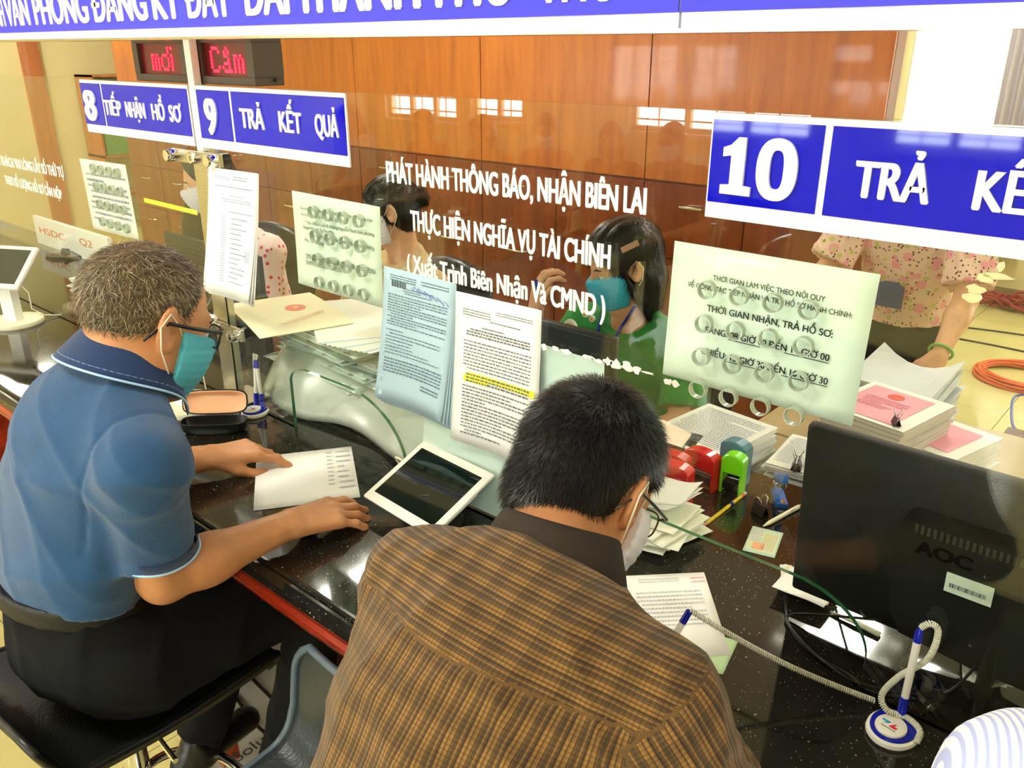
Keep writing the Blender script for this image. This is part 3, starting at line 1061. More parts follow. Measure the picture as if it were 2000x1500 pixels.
def granite():
    m = mat('granite', '#14150f', 0.07, coat=0.2)
    n, l, p = nodes_of(m)
    tc = n.new('ShaderNodeTexCoord')
    def layer(scale, size):
        v = n.new('ShaderNodeTexVoronoi'); v.inputs['Scale'].default_value = scale
        l.new(tc.outputs['Object'], v.inputs['Vector'])
        c = n.new('ShaderNodeMath'); c.operation = 'LESS_THAN'; c.inputs[1].default_value = size
        l.new(v.outputs['Distance'], c.inputs[0])
        nn = n.new('ShaderNodeSeparateColor'); l.new(v.outputs['Color'], nn.inputs[0])
        g = n.new('ShaderNodeMath'); g.operation = 'GREATER_THAN'; g.inputs[1].default_value = 0.86
        l.new(nn.outputs[0], g.inputs[0])
        q = n.new('ShaderNodeMath'); q.operation = 'MULTIPLY'
        l.new(c.outputs[0], q.inputs[0]); l.new(g.outputs[0], q.inputs[1])
        return q
    a, b2 = layer(90, 0.16), layer(260, 0.24)
    mx = n.new('ShaderNodeMath'); mx.operation = 'MAXIMUM'
    l.new(a.outputs[0], mx.inputs[0]); l.new(b2.outputs[0], mx.inputs[1])
    nz = n.new('ShaderNodeTexNoise'); nz.inputs['Scale'].default_value = 30; nz.inputs['Detail'].default_value = 6
    l.new(tc.outputs['Object'], nz.inputs['Vector'])
    cr = n.new('ShaderNodeValToRGB')
    cr.color_ramp.elements[0].color = lin('#0b0c08'); cr.color_ramp.elements[1].color = lin('#2b2620')
    l.new(nz.outputs['Fac'], cr.inputs[0])
    mc = n.new('ShaderNodeMix'); mc.data_type = 'RGBA'
    l.new(mx.outputs[0], mc.inputs[0]); l.new(cr.outputs[0], mc.inputs[6])
    mc.inputs[7].default_value = lin('#8a8478')
    l.new(mc.outputs[2], p.inputs['Base Color'])
    return m
GRANITE = granite()

fl = MB().box((X0 - .1, Y0 - .1, -0.05), (X1 + .1, Y1 + .1, -0.006)).build('floor', GROUT, kind='structure')
tile_me = None
TS = 0.6
ntile = 0
tile_xy = []
for i in range(-17, 6):
    for j in range(-12, 11):
        x, y = -1.345 + i * TS, 0.15 + j * TS
        if x > X1 or y > Y1 or x + TS < X0 or y + TS < Y0: continue
        cx_, cy_ = x + TS / 2, y + TS / 2
        # the office floor seen at the right, and the strip by the stools
        score = (cx_ + 1.0) ** 2 * .5 + (cy_ - 1.5) ** 2 * .35 + (0 if cy_ > -2.5 else 40)
        tile_xy.append((score, cx_, cy_))
tile_xy.sort()
for s_, cx_, cy_ in tile_xy[:290]:
    x0_, x1_ = max(cx_ - TS / 2, X0) + .0015, min(cx_ + TS / 2, X1) - .0015
    y0_, y1_ = max(cy_ - TS / 2, Y0) + .0015, min(cy_ + TS / 2, Y1) - .0015
    if x1_ - x0_ < .05 or y1_ - y0_ < .05: continue
    if abs(x1_ - x0_ - TS) > .01 or abs(y1_ - y0_ - TS) > .01 or tile_me is None:
        mb = MB().box((x0_ - cx_, y0_ - cy_, -.006), (x1_ - cx_, y1_ - cy_, 0.0), 0.0012)
        me_ = mb.mesh('tile'); me_.materials.append(TILE)
        if tile_me is None and abs(x1_ - x0_ - TS) < .01 and abs(y1_ - y0_ - TS) < .01: tile_me = me_
    else:
        me_ = tile_me
    t_ = bpy.data.objects.new('tile', me_)
    COL.objects.link(t_); t_.parent = fl
    t_.location = V((cx_, cy_, 0)) - fl.location
rest = MB()
for s_, cx_, cy_ in tile_xy[290:]:
    rest.box((max(cx_ - TS / 2, X0) + .0015, max(cy_ - TS / 2, Y0) + .0015, -.006), (min(cx_ + TS / 2, X1) - .0015, min(cy_ + TS / 2, Y1) - .0015, 0))
rest.build('tile_field', TILE, fl, kind='stuff')

MB().box((X0 - .1, Y0 - .1, CEIL), (X1 + .1, Y1 + .1, CEIL + .05)).build('ceiling', CEILM, kind='structure')
MB().box((X0 - .12, Y0, 0), (X0, Y1, CEIL)).build('wall_left', WALL, kind='structure')
MB().box((X1, Y0, 0), (X1 + .12, Y1, CEIL)).build('wall_right', WALL, kind='structure')
MB().box((X0 + .0, 2.41 * 1.0, 0), (X0 + .05, 2.59, CEIL)).build('trim_1', WOOD_CAB, kind='structure')

def wall_with_holes(name, y, th, holes, m):
    """wall parallel to X; holes = (x0, x1, z0, z1) sorted"""
    mb = MB()
    x = X0
    for (a, b_, z0, z1) in holes:
        mb.box((x, y, 0), (a, y + th, CEIL))
        mb.box((a, y, 0), (b_, y + th, z0))
        mb.box((a, y, z1), (b_, y + th, CEIL))
        x = b_
    mb.box((x, y, 0), (X1, y + th, CEIL))
    return mb.build(name, m, kind='structure')

GRILLE = mat('window_frame_paint', '#e8e0c0', 0.5)
def window(name, x0, x1, z0, z1, y, th, cols, sgn):
    """sliding window with a security grille; sgn: side the room is on"""
    rt = bpy.data.objects.new(name, None); COL.objects.link(rt)
    rt.location = ((x0 + x1) / 2, y, z0); rt['kind'] = 'structure'
    mb = MB()
    t = 0.05
    yc = y + th / 2
    mb.box((x0, yc - .03, z0), (x0 + t, yc + .03, z1)).box((x1 - t, yc - .03, z0), (x1, yc + .03, z1))
    mb.box((x0, yc - .03, z0), (x1, yc + .03, z0 + t)).box((x0, yc - .03, z1 - t), (x1, yc + .03, z1))
    mb.build('window_frame', GRILLE, rt)
    W = (x1 - x0) / cols
    for c_ in range(1, cols):
        MB().box((x0 + c_ * W - .035, yc - .03, z0 + t), (x0 + c_ * W + .035, yc + .03, z1 - t)).build('mullion', GRILLE, rt)
    for c_ in range(cols):
        MB().box((x0 + c_ * W + .035, yc - .003, z0 + t), (x0 + (c_ + 1) * W - .035, yc + .003, z1 - t)).build('pane', GLASS, rt)
    yg = yc + sgn * .045
    zz = z0 + .12
    while zz < z1 - .05:
        MB().box((x0, yg - .008, zz - .008), (x1, yg + .008, zz + .008)).build('grille_bar', GRILLE, rt)
        zz += .17
    for c_ in range(cols * 2 + 1):
        xx = x0 + .01 + c_ * (x1 - x0 - .02) / (cols * 2)
        MB().box((xx - .007, yg - .007, z0), (xx + .007, yg + .007, z1)).build('grille_bar', GRILLE, rt)
    MB().box((x0 - .05, y + (th if sgn > 0 else 0) - .06, z0 - .04), (x1 + .05, y + (th if sgn > 0 else 0) + .06, z0)).build('window_sill', GRILLE, rt)

HW = [(-9.35, -7.98, 0.94, 2.3), (-7.72, -6.87, 1.0, 2.3), (-5.34, -3.3, 1.0, 2.3), (-2.6, -1.0, 1.0, 2.3), (0.2, 2.4, 1.0, 2.3)]
wall_with_holes('wall_front', Y0 - .2, .2, HW, WALL_HALL)
for i, (a, b_, z0, z1) in enumerate(HW):
    window('window_%d' % (i + 1), a, b_, z0, z1, Y0 - .2, .2, 3 if b_ - a > 1.2 else 2, 1)
BWN = [(-2.17, -1.62, 0.9, 2.45), (0.6, 2.2, 0.9, 2.3)]
wall_with_holes('wall_back', Y1, .2, BWN, WALL)
for i, (a, b_, z0, z1) in enumerate(BWN):
    window('window_%d' % (i + 6), a, b_, z0, z1, Y1, .2, 1 if i == 0 else 3, -1)
MB().box((X0, Y1 - .015, 0), (X1, Y1, .1)).build('baseboard_back', mat('baseboard_brown', '#8d7a5c', .5), kind='structure')
# curtain beside the far window
def curt(u, v):
    x = -1.60 + u * .34
    return (x, Y1 - .12 + .03 * math.sin(u * 30), 0.35 + v * 2.2)
cb_ = MB(); cb_.grid(curt, 60, 4, 0.004, (0, -1, 0))
cb_.build('curtain', mat('curtain_cloth', '#b9b2b4', 0.5, sheen=.3), None, smooth='all', label='grey satin curtain hanging beside the bright far window', cat='curtain')
mb = MB(); mb.tube([(-2.35, Y1 - .12, 2.56), (-1.1, Y1 - .12, 2.56)], .012, 10)
sc__ = MB(); sc__.grid(lambda u, v: (-2.24 + u * .62, Y1 - .16 + .018 * math.sin(u * 26), 0.35 + v * 2.2), 60, 4, 0.003, (0, -1, 0))
SHEER = mat('sheer_cloth', '#fbfaf4', .8)
_n, _l, _p = nodes_of(SHEER); _t = _n.new('ShaderNodeBsdfTranslucent'); _t.inputs[0].default_value = (1, 1, .97, 1); _m = _n.new('ShaderNodeMixShader'); _m.inputs[0].default_value = .6
_l.new(_p.outputs[0], _m.inputs[1]); _l.new(_t.outputs[0], _m.inputs[2]); _l.new(_m.outputs[0], _n['Material Output'].inputs[0])
sc__.build('curtain', SHEER, None, smooth='all', label='thin white sheer curtain glowing in front of the far window', cat='curtain')
cr_ = mb.build('curtain_rail', STEEL, None, smooth=True, label='thin metal curtain rail above the far window', cat='rail')

# ceiling louvre lamps
LOUV = mat('lamp_diffuser', '#f3f5e8', 0.4, emit='#fffbe6', estr=5.0)
LAMPF = mat('lamp_frame', '#dfe0da', 0.3)
def make_lamp():
    rt = root('ceiling_lamp', (0, 0, CEIL), 'x', 'lamp', 'louvred ceiling lamps')
    mb = MB()
    mb.box((-.3, -.3, CEIL - .03), (.3, -.28, CEIL)).box((-.3, .28, CEIL - .03), (.3, .3, CEIL)).box((-.3, -.28, CEIL - .03), (-.28, .28, CEIL)).box((.28, -.28, CEIL - .03), (.3, .28, CEIL))
    mb.build('lamp_frame', LAMPF, rt)
    for q in (-.18, 0, .18):
        mb = MB(); mb.tube([(-.27, q, CEIL - .018), (.27, q, CEIL - .018)], .013, 10)
        mb.build('light_tube', LOUV, rt, smooth=True)
    mb = MB()
    for k in range(1, 8):
        mb.box((-.28 + k * .07 - .002, -.28, CEIL - .03), (-.28 + k * .07 + .002, .28, CEIL - .034 + .03 - .001))
    mb.build('louvre', LAMPF, rt)
    return rt
def copy_tree(o_, parent=None):
    c = o_.copy(); COL.objects.link(c); c.parent = parent
    for ch in list(o_.children): copy_tree(ch, c)
    return c
lp = make_lamp()
for i, (lx, ly) in enumerate(LAMPS):
    q = lp if i == 0 else copy_tree(lp)
    q.location = (lx, ly, CEIL)
    q['label'] = 'recessed white louvred lamp, %s row over the %s, %s' % ('near' if abs(ly) < 2.7 else 'farthest' if ly > 4 else 'far', 'staff side' if ly > 0 else 'waiting hall', 'rightmost' if lx > 0 else 'right of centre' if lx > -2 else 'centre' if lx > -5 else 'left')

# ------------------------------------------------------------------ cabinets behind the staff
CY = 2.65
HANDLE = mat('handle_metal', '#c9c8b8', 0.25, 1.0)
def make_cabinet():
    rt = root('filing_cabinet', (0, CY, 0), 'x', 'cabinet', 'wooden cabinets along the back')
    W = 1.14
    MB().box((0.0015, CY + .02, 0.0), (W - .0015, CY + .12, 2.62)).build('body', WOOD_LOW, rt)
    for k in range(1):
        MB().box((.003, CY, 1.206), (W - .003, CY + .02, 2.05), .001).build('upper_door', WOOD_CAB, rt)
        MB().box((.003, CY, 2.056), (W - .003, CY + .02, 2.615), .001).build('upper_door', WOOD_CAB, rt)
    for c_ in range(2):
        for d_ in range(3):
            x0_, z0_ = c_ * W / 2 + .003, .06 + d_ * .38
            dr = MB().box((x0_, CY, z0_), (x0_ + W / 2 - .006, CY + .02, z0_ + .374), .001).build('drawer', WOOD_LOW, rt)
            xc = x0_ + W / 4
            zh = z0_ + .27
            mb = MB()
            mb.tube([(xc - .065, CY - .002, zh), (xc - .06, CY - .02, zh), (xc - .03, CY - .027, zh), (xc + .03, CY - .027, zh), (xc + .06, CY - .02, zh), (xc + .065, CY - .002, zh)], .007, 8)
            mb.build('handle', HANDLE, dr, smooth=True)
            if d_ == 2:
                mb = MB(); mb.lathe([(0, -.008), (.010, -.008), (.011, 0)], (xc + .0, CY, zh + .055), 12, Matrix.Rotation(-PI / 2, 4, 'X').inverted())
                mb.build('lock', HANDLE, dr, smooth=True)
    MB().box((0.0, CY + .03, 0), (W, CY + .05, .06)).build('plinth', WOOD_DARK, rt)
    return rt
cab = make_cabinet()
ords = ['at the right end of the row, beside the open floor', 'second from the right end of the row', 'third from the right end of the row',
        'fourth from the right end of the row', 'fifth from the right end of the row', 'at the left end of the row, beside the beige wall']
for k in range(6):
    q = cab if k == 0 else copy_tree(cab)
    q.location = (-1.24 - 1.14 * (k + 1), CY, 0)
    q['label'] = 'tall reddish wooden cabinet, ' + ords[k]

# ------------------------------------------------------------------ counter
XL, XR = -5.2, 2.6
ct = root('service_counter', (-1.3, 0.05, 0), 'long black granite service counter with red wooden moulding and glass screens on it', 'counter')
prof = [(-.40, .0), (-.412, -.006), (-.416, -.018), (-.41, -.03), (-.395, -.036), (.535, -.036), (.54, -.03), (.54, -.004), (.535, 0)]
mb = MB()
mb.prism([(p[0], CZ + p[1]) for p in prof][::-1], (XL, 0, 0), (0, 1, 0), (0, 0, 1), XR - XL)
mb.build('granite_top', GRANITE, ct)
# groove line near the front edge, a raised granite lip
mb = MB(); mb.prism([(-.392, CZ - .001), (-.392, CZ + .003), (-.386, CZ + .004), (-.380, CZ + .003), (-.380, CZ - .001)][::-1], (XL, 0, 0), (0, 1, 0), (0, 0, 1), XR - XL)
mb.build('edge_bead', GRANITE, ct)
mz = CZ - .036
pr = [(-.385, 0), (-.405, -.004), (-.41, -.014), (-.402, -.022), (-.398, -.026), (-.404, -.032), (-.40, -.042), (-.385, -.048), (-.37, -.05), (-.34, -.05), (-.34, 0)]
mb = MB(); mb.prism([(p[0], mz + p[1]) for p in pr][::-1], (XL, 0, 0), (0, 1, 0), (0, 0, 1), XR - XL)
mb.build('moulding', WOOD_RED, ct)
MB().box((XL, -.05, 0), (XR, -.02, mz)).build('front_board', WOOD_DARK, ct)
for xx in (-4.6, -3.1, -1.66, .9, 2.3):
    MB().box((xx - .02, -.33, .10), (xx + .02, -.05, mz), .002).build('support_panel', WOOD_RED, ct)
MB().box((XL, .50, .35), (XR, .53, mz)).build('rear_board', WOOD_DARK, ct)

# staff desks behind the counter (lower)
DZ = 0.75
DESK = mat('desk_laminate', '#b9a479', 0.35, var=0.06, vscale=5)
sd = root('staff_desk', (-1.5, .95, 0), 'long pale staff desk behind the granite counter, holding the paper stacks', 'desk')
MB().box((-4.9, .55, DZ - .03), (-1.06, .86, DZ), .003).build('desk_top', DESK, sd)
MB().box((-1.06, .55, DZ - .03), (-.25, 1.16, DZ), .003).build('desk_return', DESK, sd)
for xx in (-4.85, -3.7, -2.72, -1.80, -.30):
    MB().box((xx - .015, .57, 0), (xx + .015, .83, DZ - .03)).build('leg', DESK, sd)

# ------------------------------------------------------------------ glass screens
def arch_pts(x0, x1, z0, z1, rl, rr_):
    """notch outline walked from the lower left over the top to the lower right"""
    p = [(x0, z0)]
    for k in range(13):
        a = PI - k / 12 * PI / 2
        p.append((x0 + rl + rl * math.cos(a), z1 - rl * .62 + rl * .62 * math.sin(a)))
    for k in range(13):
        a = PI / 2 - k / 12 * PI / 2
        p.append((x1 - rr_ + rr_ * math.cos(a), z1 - rr_ * .75 + rr_ * .75 * math.sin(a)))
    p.append((x1, z0))
    return p
GT = 1.743
def pane(name, x0, x1, arches, label, holes):
    rt = root(name, ((x0 + x1) / 2, 0, CZ), label, 'glass screen', 'glass screens on the counter')
    out = [(x0, GT), (x0, CZ)]
    for a in arches: out += arch_pts(*a)
    out += [(x1, CZ), (x1, GT)]
    n = len(out)
    th = .008
    mb = MB()
    mb.add([(p[0], -th / 2, p[1]) for p in out] + [(p[0], th / 2, p[1]) for p in out], [tuple(range(n)), tuple(range(2 * n - 1, n - 1, -1))])
    mb.m = 1
    k = len(mb.v)
    mb.add([(p[0], -th / 2, p[1]) for p in out] + [(p[0], th / 2, p[1]) for p in out], [(i, n + i, n + (i + 1) % n, (i + 1) % n) for i in range(n)])
    mb.build('glass_sheet', [GLASS, GLASS_EDGE], rt)
    RIM = mat('hole_rim', '#b9c4b4', 0.12, spec=0.9)
    me_ = None
    for (hx, hz) in holes:
        if me_ is None:
            mb = MB()
            mb.lathe([(.0122, -.0052), (.0136, -.0052), (.0136, .0052), (.0122, .0052), (.0122, -.0052)], (0, 0, 0), 24, Matrix.Rotation(PI / 2, 4, 'X'))
            me_ = mb.mesh('speaking_hole'); me_.materials.append(RIM)
            me_.polygons.foreach_set('use_smooth', [True] * len(me_.polygons)); me_.set_sharp_from_angle(angle=.7)
        h_ = bpy.data.objects.new('speaking_hole', me_); COL.objects.link(h_); h_.parent = rt
        h_.location = V((hx, 0, hz)) - rt.location
    return rt
def hgrid(xa, n=4): return [(xa + i * .0505, 1.496 - j * .0515) for i in range(4) for j in range(n)]
pane('glass_screen', -4.3, -1.945, [(-2.75, -2.33, CZ, 1.108, .09, .14)], 'clear glass screen left of the steel post, under the sign numbered 8', hgrid(-2.569))
pane('glass_screen', -1.940, 1.6, [(-1.66, -1.248, CZ, 1.113, .07, .19), (-.72, -.264, CZ, 1.093, .07, .12)], 'wide clear glass screen right of the steel post, under signs 9 and 10', hgrid(-1.510) + hgrid(-.5675))

# steel post and its clamps
pt = root('steel_post', (-1.944, 0.02, CZ), 'upright brushed steel post between the two glass screens', 'post')
MB().box((-1.974, -.007, CZ), (-1.912, -.0044, 1.592), .0008).build('post_bar', STEEL, pt)
MB().box((-1.946, -.008, 1.592), (-1.919, .012, 1.841), .002).build('post_upper', WHITE_PL, pt)
MB().box((-1.966, .0044, CZ), (-1.922, .024, GT), .002).build('post_back', STEEL, pt)
MB().box((-1.985, -.06, CZ), (-1.865, .07, CZ + .008), .002).build('foot_plate', STEEL, pt)
mb = MB(); mb.lathe([(0, .020), (.008, .018), (.010, .008), (.006, 0), (.010, 0), (.010, -.002)], (-1.885, .04, CZ + .010), 14)
mb.build('bolt', CHROME, pt, smooth=True)
for z in (1.577, 1.149):
    c_ = MB().box((-2.048, -.020, z - .016), (-1.832, -.008, z + .016), .002).build('clamp_bar', STEEL, pt)
    for q, x in enumerate((-2.036, -1.940, -1.848)):
        mb = MB(frame_xf((x, -.020, z), (1, 0, 0), (0, 0, 1), (0, -1, 0)))
        if q == 1: mb.lathe([(.014, 0), (.014, .010), (.012, .012), (.006, .012), (.005, .006), (0, .006)], seg=20)
        else: mb.lathe([(.015, 0), (.015, .020), (.013, .024), (0, .025)], seg=20)
        mb.build('clamp_button', CHROME, c_, smooth=True)
        if q != 1:
            mb = MB(frame_xf((x, -.008, z), (1, 0, 0), (0, 0, 1), (0, 1, 0)))
            mb.lathe([(.016, 0), (.016, .022), (0, .022)], seg=20)
            mb.build('rubber_washer', BLACK_PL, c_, smooth=True)

# ------------------------------------------------------------------ signs
def counter_sign(x0, x1, num, words, label, xd, numbox, wordboxes, capz, bold=.045, nbold=.06, numz=(1.637, 1.712)):
    rt = root('counter_sign', ((x0 + x1) / 2, -.008, 1.6), label, 'sign', 'blue numbered counter signs')
    y = -.0045
    MB().box((x0, y - .004, 1.602), (x1, y, 1.741), .0005).build('sign_board', WHITE_ACR, rt)
    a = x0 + (.010 if x0 > -2 or True else 0)
    MB().box((x0 + .003, y - .0055, 1.624), (xd - .005, y - .004, 1.7325)).build('number_panel', BLUE_ACR, rt)
    MB().box((xd + .005, y - .0055, 1.624), (x1 - .004, y - .004, 1.7325)).build('word_panel', BLUE_ACR, rt)
    mb = MB()
    if num == '10':
        xa, za, h1 = numbox[0], numz[0], numz[1] - numz[0]
        one = [(0, 0), (.044, 0), (.044, .012), (.033, .013), (.033, h1), (.022, h1), (.012, h1 - .010), (.001, h1 - .014), (.001, h1 - .026), (.013, h1 - .024), (.013, .013), (0, .012)]
        mb.prism(one, (xa, y - .0055, za), (1, 0, 0), (0, 0, 1), .004)
        n_ = 40; oc = xa + .078
        ov = [(oc + .028 * math.copysign(abs(math.cos(t)) ** .85, math.cos(t)), za + h1 / 2 + (h1 / 2 + .002) * math.copysign(abs(math.sin(t)) ** .85, math.sin(t))) for t in np.linspace(0, 2 * PI, n_ + 1)[:-1]]
        iv = [(oc + .0095 * math.copysign(abs(math.cos(t)) ** .7, math.cos(t)), za + h1 / 2 + (h1 / 2 - .013) * math.copysign(abs(math.sin(t)) ** .7, math.sin(t))) for t in np.linspace(0, 2 * PI, n_ + 1)[:-1]]
        A = [(p[0], y - .0095, p[1]) for p in ov] + [(p[0], y - .0095, p[1]) for p in iv] + [(p[0], y - .0055, p[1]) for p in ov] + [(p[0], y - .0055, p[1]) for p in iv]
        fs_ = []
        for i in range(n_):
            j = (i + 1) % n_
            fs_ += [(i, j, n_ + j, n_ + i), (i, 2 * n_ + i, 2 * n_ + j, j), (n_ + i, n_ + j, 3 * n_ + j, 3 * n_ + i)]
        mb.add(A, fs_)
    else:
        put_text(mb, num, (numbox[0], y - .0055, numz[0]), (1, 0, 0), (0, 0, 1), numbox[1] - numbox[0], numz[1] - numz[0], nbold, .004, res=8)
    mb.build('number', WHITE_ACR, rt)
    for w_, (a, b_) in zip(words, wordboxes):
        mb = MB()
        put_text(mb, w_, (a, y - .0055, capz[0]), (1, 0, 0), (0, 0, 1), b_ - a, capz[1] - capz[0], bold, .003, res=6)
        mb.build('word', WHITE_ACR, rt)
counter_sign(-2.535, -1.952, '8', ['TIẾP', 'NHẬN', 'HỒ', 'SƠ'], 'blue and white sign reading 8 TIẾP NHẬN HỒ SƠ, on the left glass', -2.408, (-2.520, -2.446),
             [(-2.398, -2.300), (-2.275, -2.170), (-2.135, -2.070), (-2.048, -1.988)], (1.655, 1.692))
counter_sign(-1.915, -1.362, '9', ['TRẢ', 'KẾT', 'QUẢ'], 'blue and white sign reading 9 TRẢ KẾT QUẢ, beside the steel post', -1.770, (-1.880, -1.828),
             [(-1.733, -1.640), (-1.585, -1.505), (-1.460, -1.385)], (1.658, 1.698))
counter_sign(-.577, .22, '10', ['TRẢ', 'KẾT', 'QUẢ'], 'blue and white sign reading 10 TRẢ KẾT, at the upper right', -.4165, (-.555, -.447),
             [(-.377, -.288), (-.242, -.155), (-.10, -.01)], (1.652, 1.694))

# the long name board above the counter
ns = root('name_board', (-1.3, -.1, 1.842), 'long blue name board with white capital letters across the top', 'sign')
BLUE_BOARD = mat('board_blue', '#4542e2', 0.5, spec=.3)  # blue lightened to stand in for the board's backlight
SEAM = mat('seam_grey', '#8c8ca0', 0.6)
MB().box((-4.6, -.12, 1.842), (-.5725, -.08, 2.20), .001).build('board_panel', WHITE_ACR, ns)
MB().box((-.5695, -.12, 1.842), (2.2, -.08, 2.20), .001).build('board_panel', WHITE_ACR, ns)
MB().box((-4.6, -.1225, 1.860), (-.5725, -.12, 2.16)).build('blue_film', BLUE_BOARD, ns)
MB().box((-.5695, -.1225, 1.860), (2.2, -.12, 2.16)).build('blue_film', BLUE_BOARD, ns)
MB().box((-4.6, -.08, 1.846), (2.2, -.05, 2.20)).build('board_back', WHITE_PL, ns)
MB().box((-4.6, -.125, 1.8375), (2.2, -.045, 1.8425)).build('board_edge_strip', STEEL, ns)
# ------------------------------------------------------------------ measuring helpers: photo measurement -> point on a known plane
_FH = V((-math.sin(YAW), math.cos(YAW), 0)); _R = V((math.cos(YAW), math.sin(YAW), 0))
_F = _FH * math.cos(PITCH) - V((0, 0, math.sin(PITCH))); _U = _FH * math.sin(PITCH) + V((0, 0, math.cos(PITCH)))
def _ray(x, y): return _F + _R * ((x - 1000) / 1640) + _U * ((750 - y) / 1640)
def onG(x, y, Y=0.0):
    r = _ray(x, y); return CAM + r * ((Y - CAM.y) / r.y)
def onT(x, y, z=CZ):
    r = _ray(x, y); return CAM + r * ((z - CAM.z) / r.z)

# name board lettering
LW = [('CHI', -2.92, -2.84), ('NHÁNH', -2.81, -2.655), ('VĂN', -2.645, -2.487), ('PHÒNG', -2.456, -2.143), ('ĐĂNG', -2.122, -1.860), ('KÝ', -1.838, -1.722), ('ĐẤT', -1.703, -1.536),
      ('ĐAI', -1.496, -1.350), ('THÀNH', -1.333, -1.016), ('PHỐ', -.985, -.830), ('THỦ', -.79, -.66), ('ĐỨC', -.54, -.38)]
for w_, a, b_ in LW:
    mb = MB(); put_text(mb, w_, (a, -.1225, 1.8775), (1, 0, 0), (0, 0, 1), b_ - a, .066, .05, .002, res=6)
    mb.build('word', WHITE_ACR, ns)

# LED displays
LEDF = mat('display_case', '#4a3a30', 0.45)
LEDS = mat('display_screen', '#6a0c14', 0.3)
LEDR = mat('led_red', '#ff2040', 0.4, emit='#ff1838', estr=3.0)
FONT5 = {
 'm': ['00000', '00000', '11010', '10101', '10101', '10101', '10101'],
 'o': ['00001', '00001', '01110', '10001', '10001', '10001', '01110'],
 'i': ['1', '0', '1', '1', '1', '1', '1'],
 'C': ['01110', '10001', '10000', '10000', '10000', '10001', '01110'],
 'a': ['00100', '01010', '01100', '00010', '01110', '10010', '01111'],
}
def led_box(x0, x1, txt, label):
    rt = root('number_display', ((x0 + x1) / 2, .05, 1.743), label, 'display', 'red number displays')
    y = .015
    z0, z1 = 1.7435, 1.850
    cx_, cz_ = (x0 + x1) / 2, (z0 + z1) / 2
    fw, fz = .026, .018
    mb = MB()
    mb.box((x0, y, z0), (x1, y + .075, z0 + fz), .002).box((x0, y, z1 - fz), (x1, y + .075, z1), .002)
    mb.box((x0, y, z0 + fz), (x0 + fw, y + .075, z1 - fz)).box((x1 - fw, y, z0 + fz), (x1, y + .075, z1 - fz))
    mb.box((x0 + fw, y + .03, z0 + fz), (x1 - fw, y + .075, z1 - fz))
    mb.build('casing', LEDF, rt)
    MB().box((x0 + fw, y + .010, z0 + fz), (x1 - fw, y + .03, z1 - fz)).build('screen', LEDS, rt)
    mb = MB()
    W = x1 - x0 - 2 * fw; H = z1 - z0 - 2 * fz
    cols = sum(len(FONT5[c][0]) + 1 for c in txt) - 1
    p = min(W * .86 / cols, H * .8 / 7)
    xx = cx_ - cols * p / 2
    for c in txt:
        g = FONT5[c]
        for ri, row in enumerate(g):
            for ci, ch in enumerate(row):
                if ch == '1':
                    mb.box((xx + (ci + .12) * p, y + .008, cz_ + (3.5 - ri - .88) * p), (xx + (ci + .88) * p, y + .010, cz_ + (3.5 - ri - .12) * p))
        xx += (len(g[0]) + 1) * p
    mb.build('led_dots', LEDR, rt)
    mb = MB(); mb.tube([(x1 + .0, y + .05, z0 + .012), (x1 + .006, y + .05, z0 + .012)], .004, 8)
    mb.build('side_knob', BLACK_PL, rt, smooth=True)
led_box(-2.245, -1.983, 'moi', 'dark framed display with red dot letters, left of the steel post')
led_box(-1.938, -1.700, 'Cam', 'dark framed display with red dot letters, right of the steel post')

# lettering cut from white film, stuck on the glass
def glass_words(name, line, label, pl, pr_, hz, y=-.0055, bold=.03, m=None, group='white film lettering on the glass'):
    a, b_ = onG(*pl), onG(*pr_)
    ux = V((b_.x - a.x, 0, b_.z - a.z)); L = ux.length; ux.normalize()
    mb = MB()
    put_text(mb, line, (a.x, y, a.z), ux, (-ux.z, 0, ux.x), L, hz, bold, .0006)
    rt = mb.build(name, m or FILM, None, label=label, cat='lettering', group=group)
    return rt
FILM = mat('white_film', '#fbfbf2', 0.5)
glass_words('window_lettering', 'PHÁT HÀNH THÔNG BÁO, NHẬN BIÊN LAI', 'white film lettering PHÁT HÀNH THÔNG BÁO, NHẬN BIÊN LAI', (760, 354), (1266, 418), .0375, bold=.05)
glass_words('window_lettering', 'THỰC HIỆN NGHĨA VỤ TÀI CHÍNH', 'white film lettering THỰC HIỆN NGHĨA VỤ TÀI CHÍNH', (807, 448), (1196, 524), .0365, bold=.05)
glass_words('window_lettering', '( Xuất Trình Biên Nhận Và CMND )', 'white film lettering ( Xuất Trình Biên Nhận Và CMND )', (800, 530), (1186, 620), .035, bold=.045)
glass_words('window_lettering', 'QUÝ KHÁCH VUI LÒNG LẤY SỐ THỨ TỰ', 'small white film lettering QUÝ KHÁCH VUI LÒNG LẤY SỐ THỨ TỰ', (-8, 319), (130, 347), .030, bold=.05)
glass_words('window_lettering', 'THEO SỐ LƯỢNG HỒ SƠ CẦN NỘP', 'small white film lettering THEO SỐ LƯỢNG HỒ SƠ CẦN NỘP', (15, 358), (126, 389), .028, bold=.05)

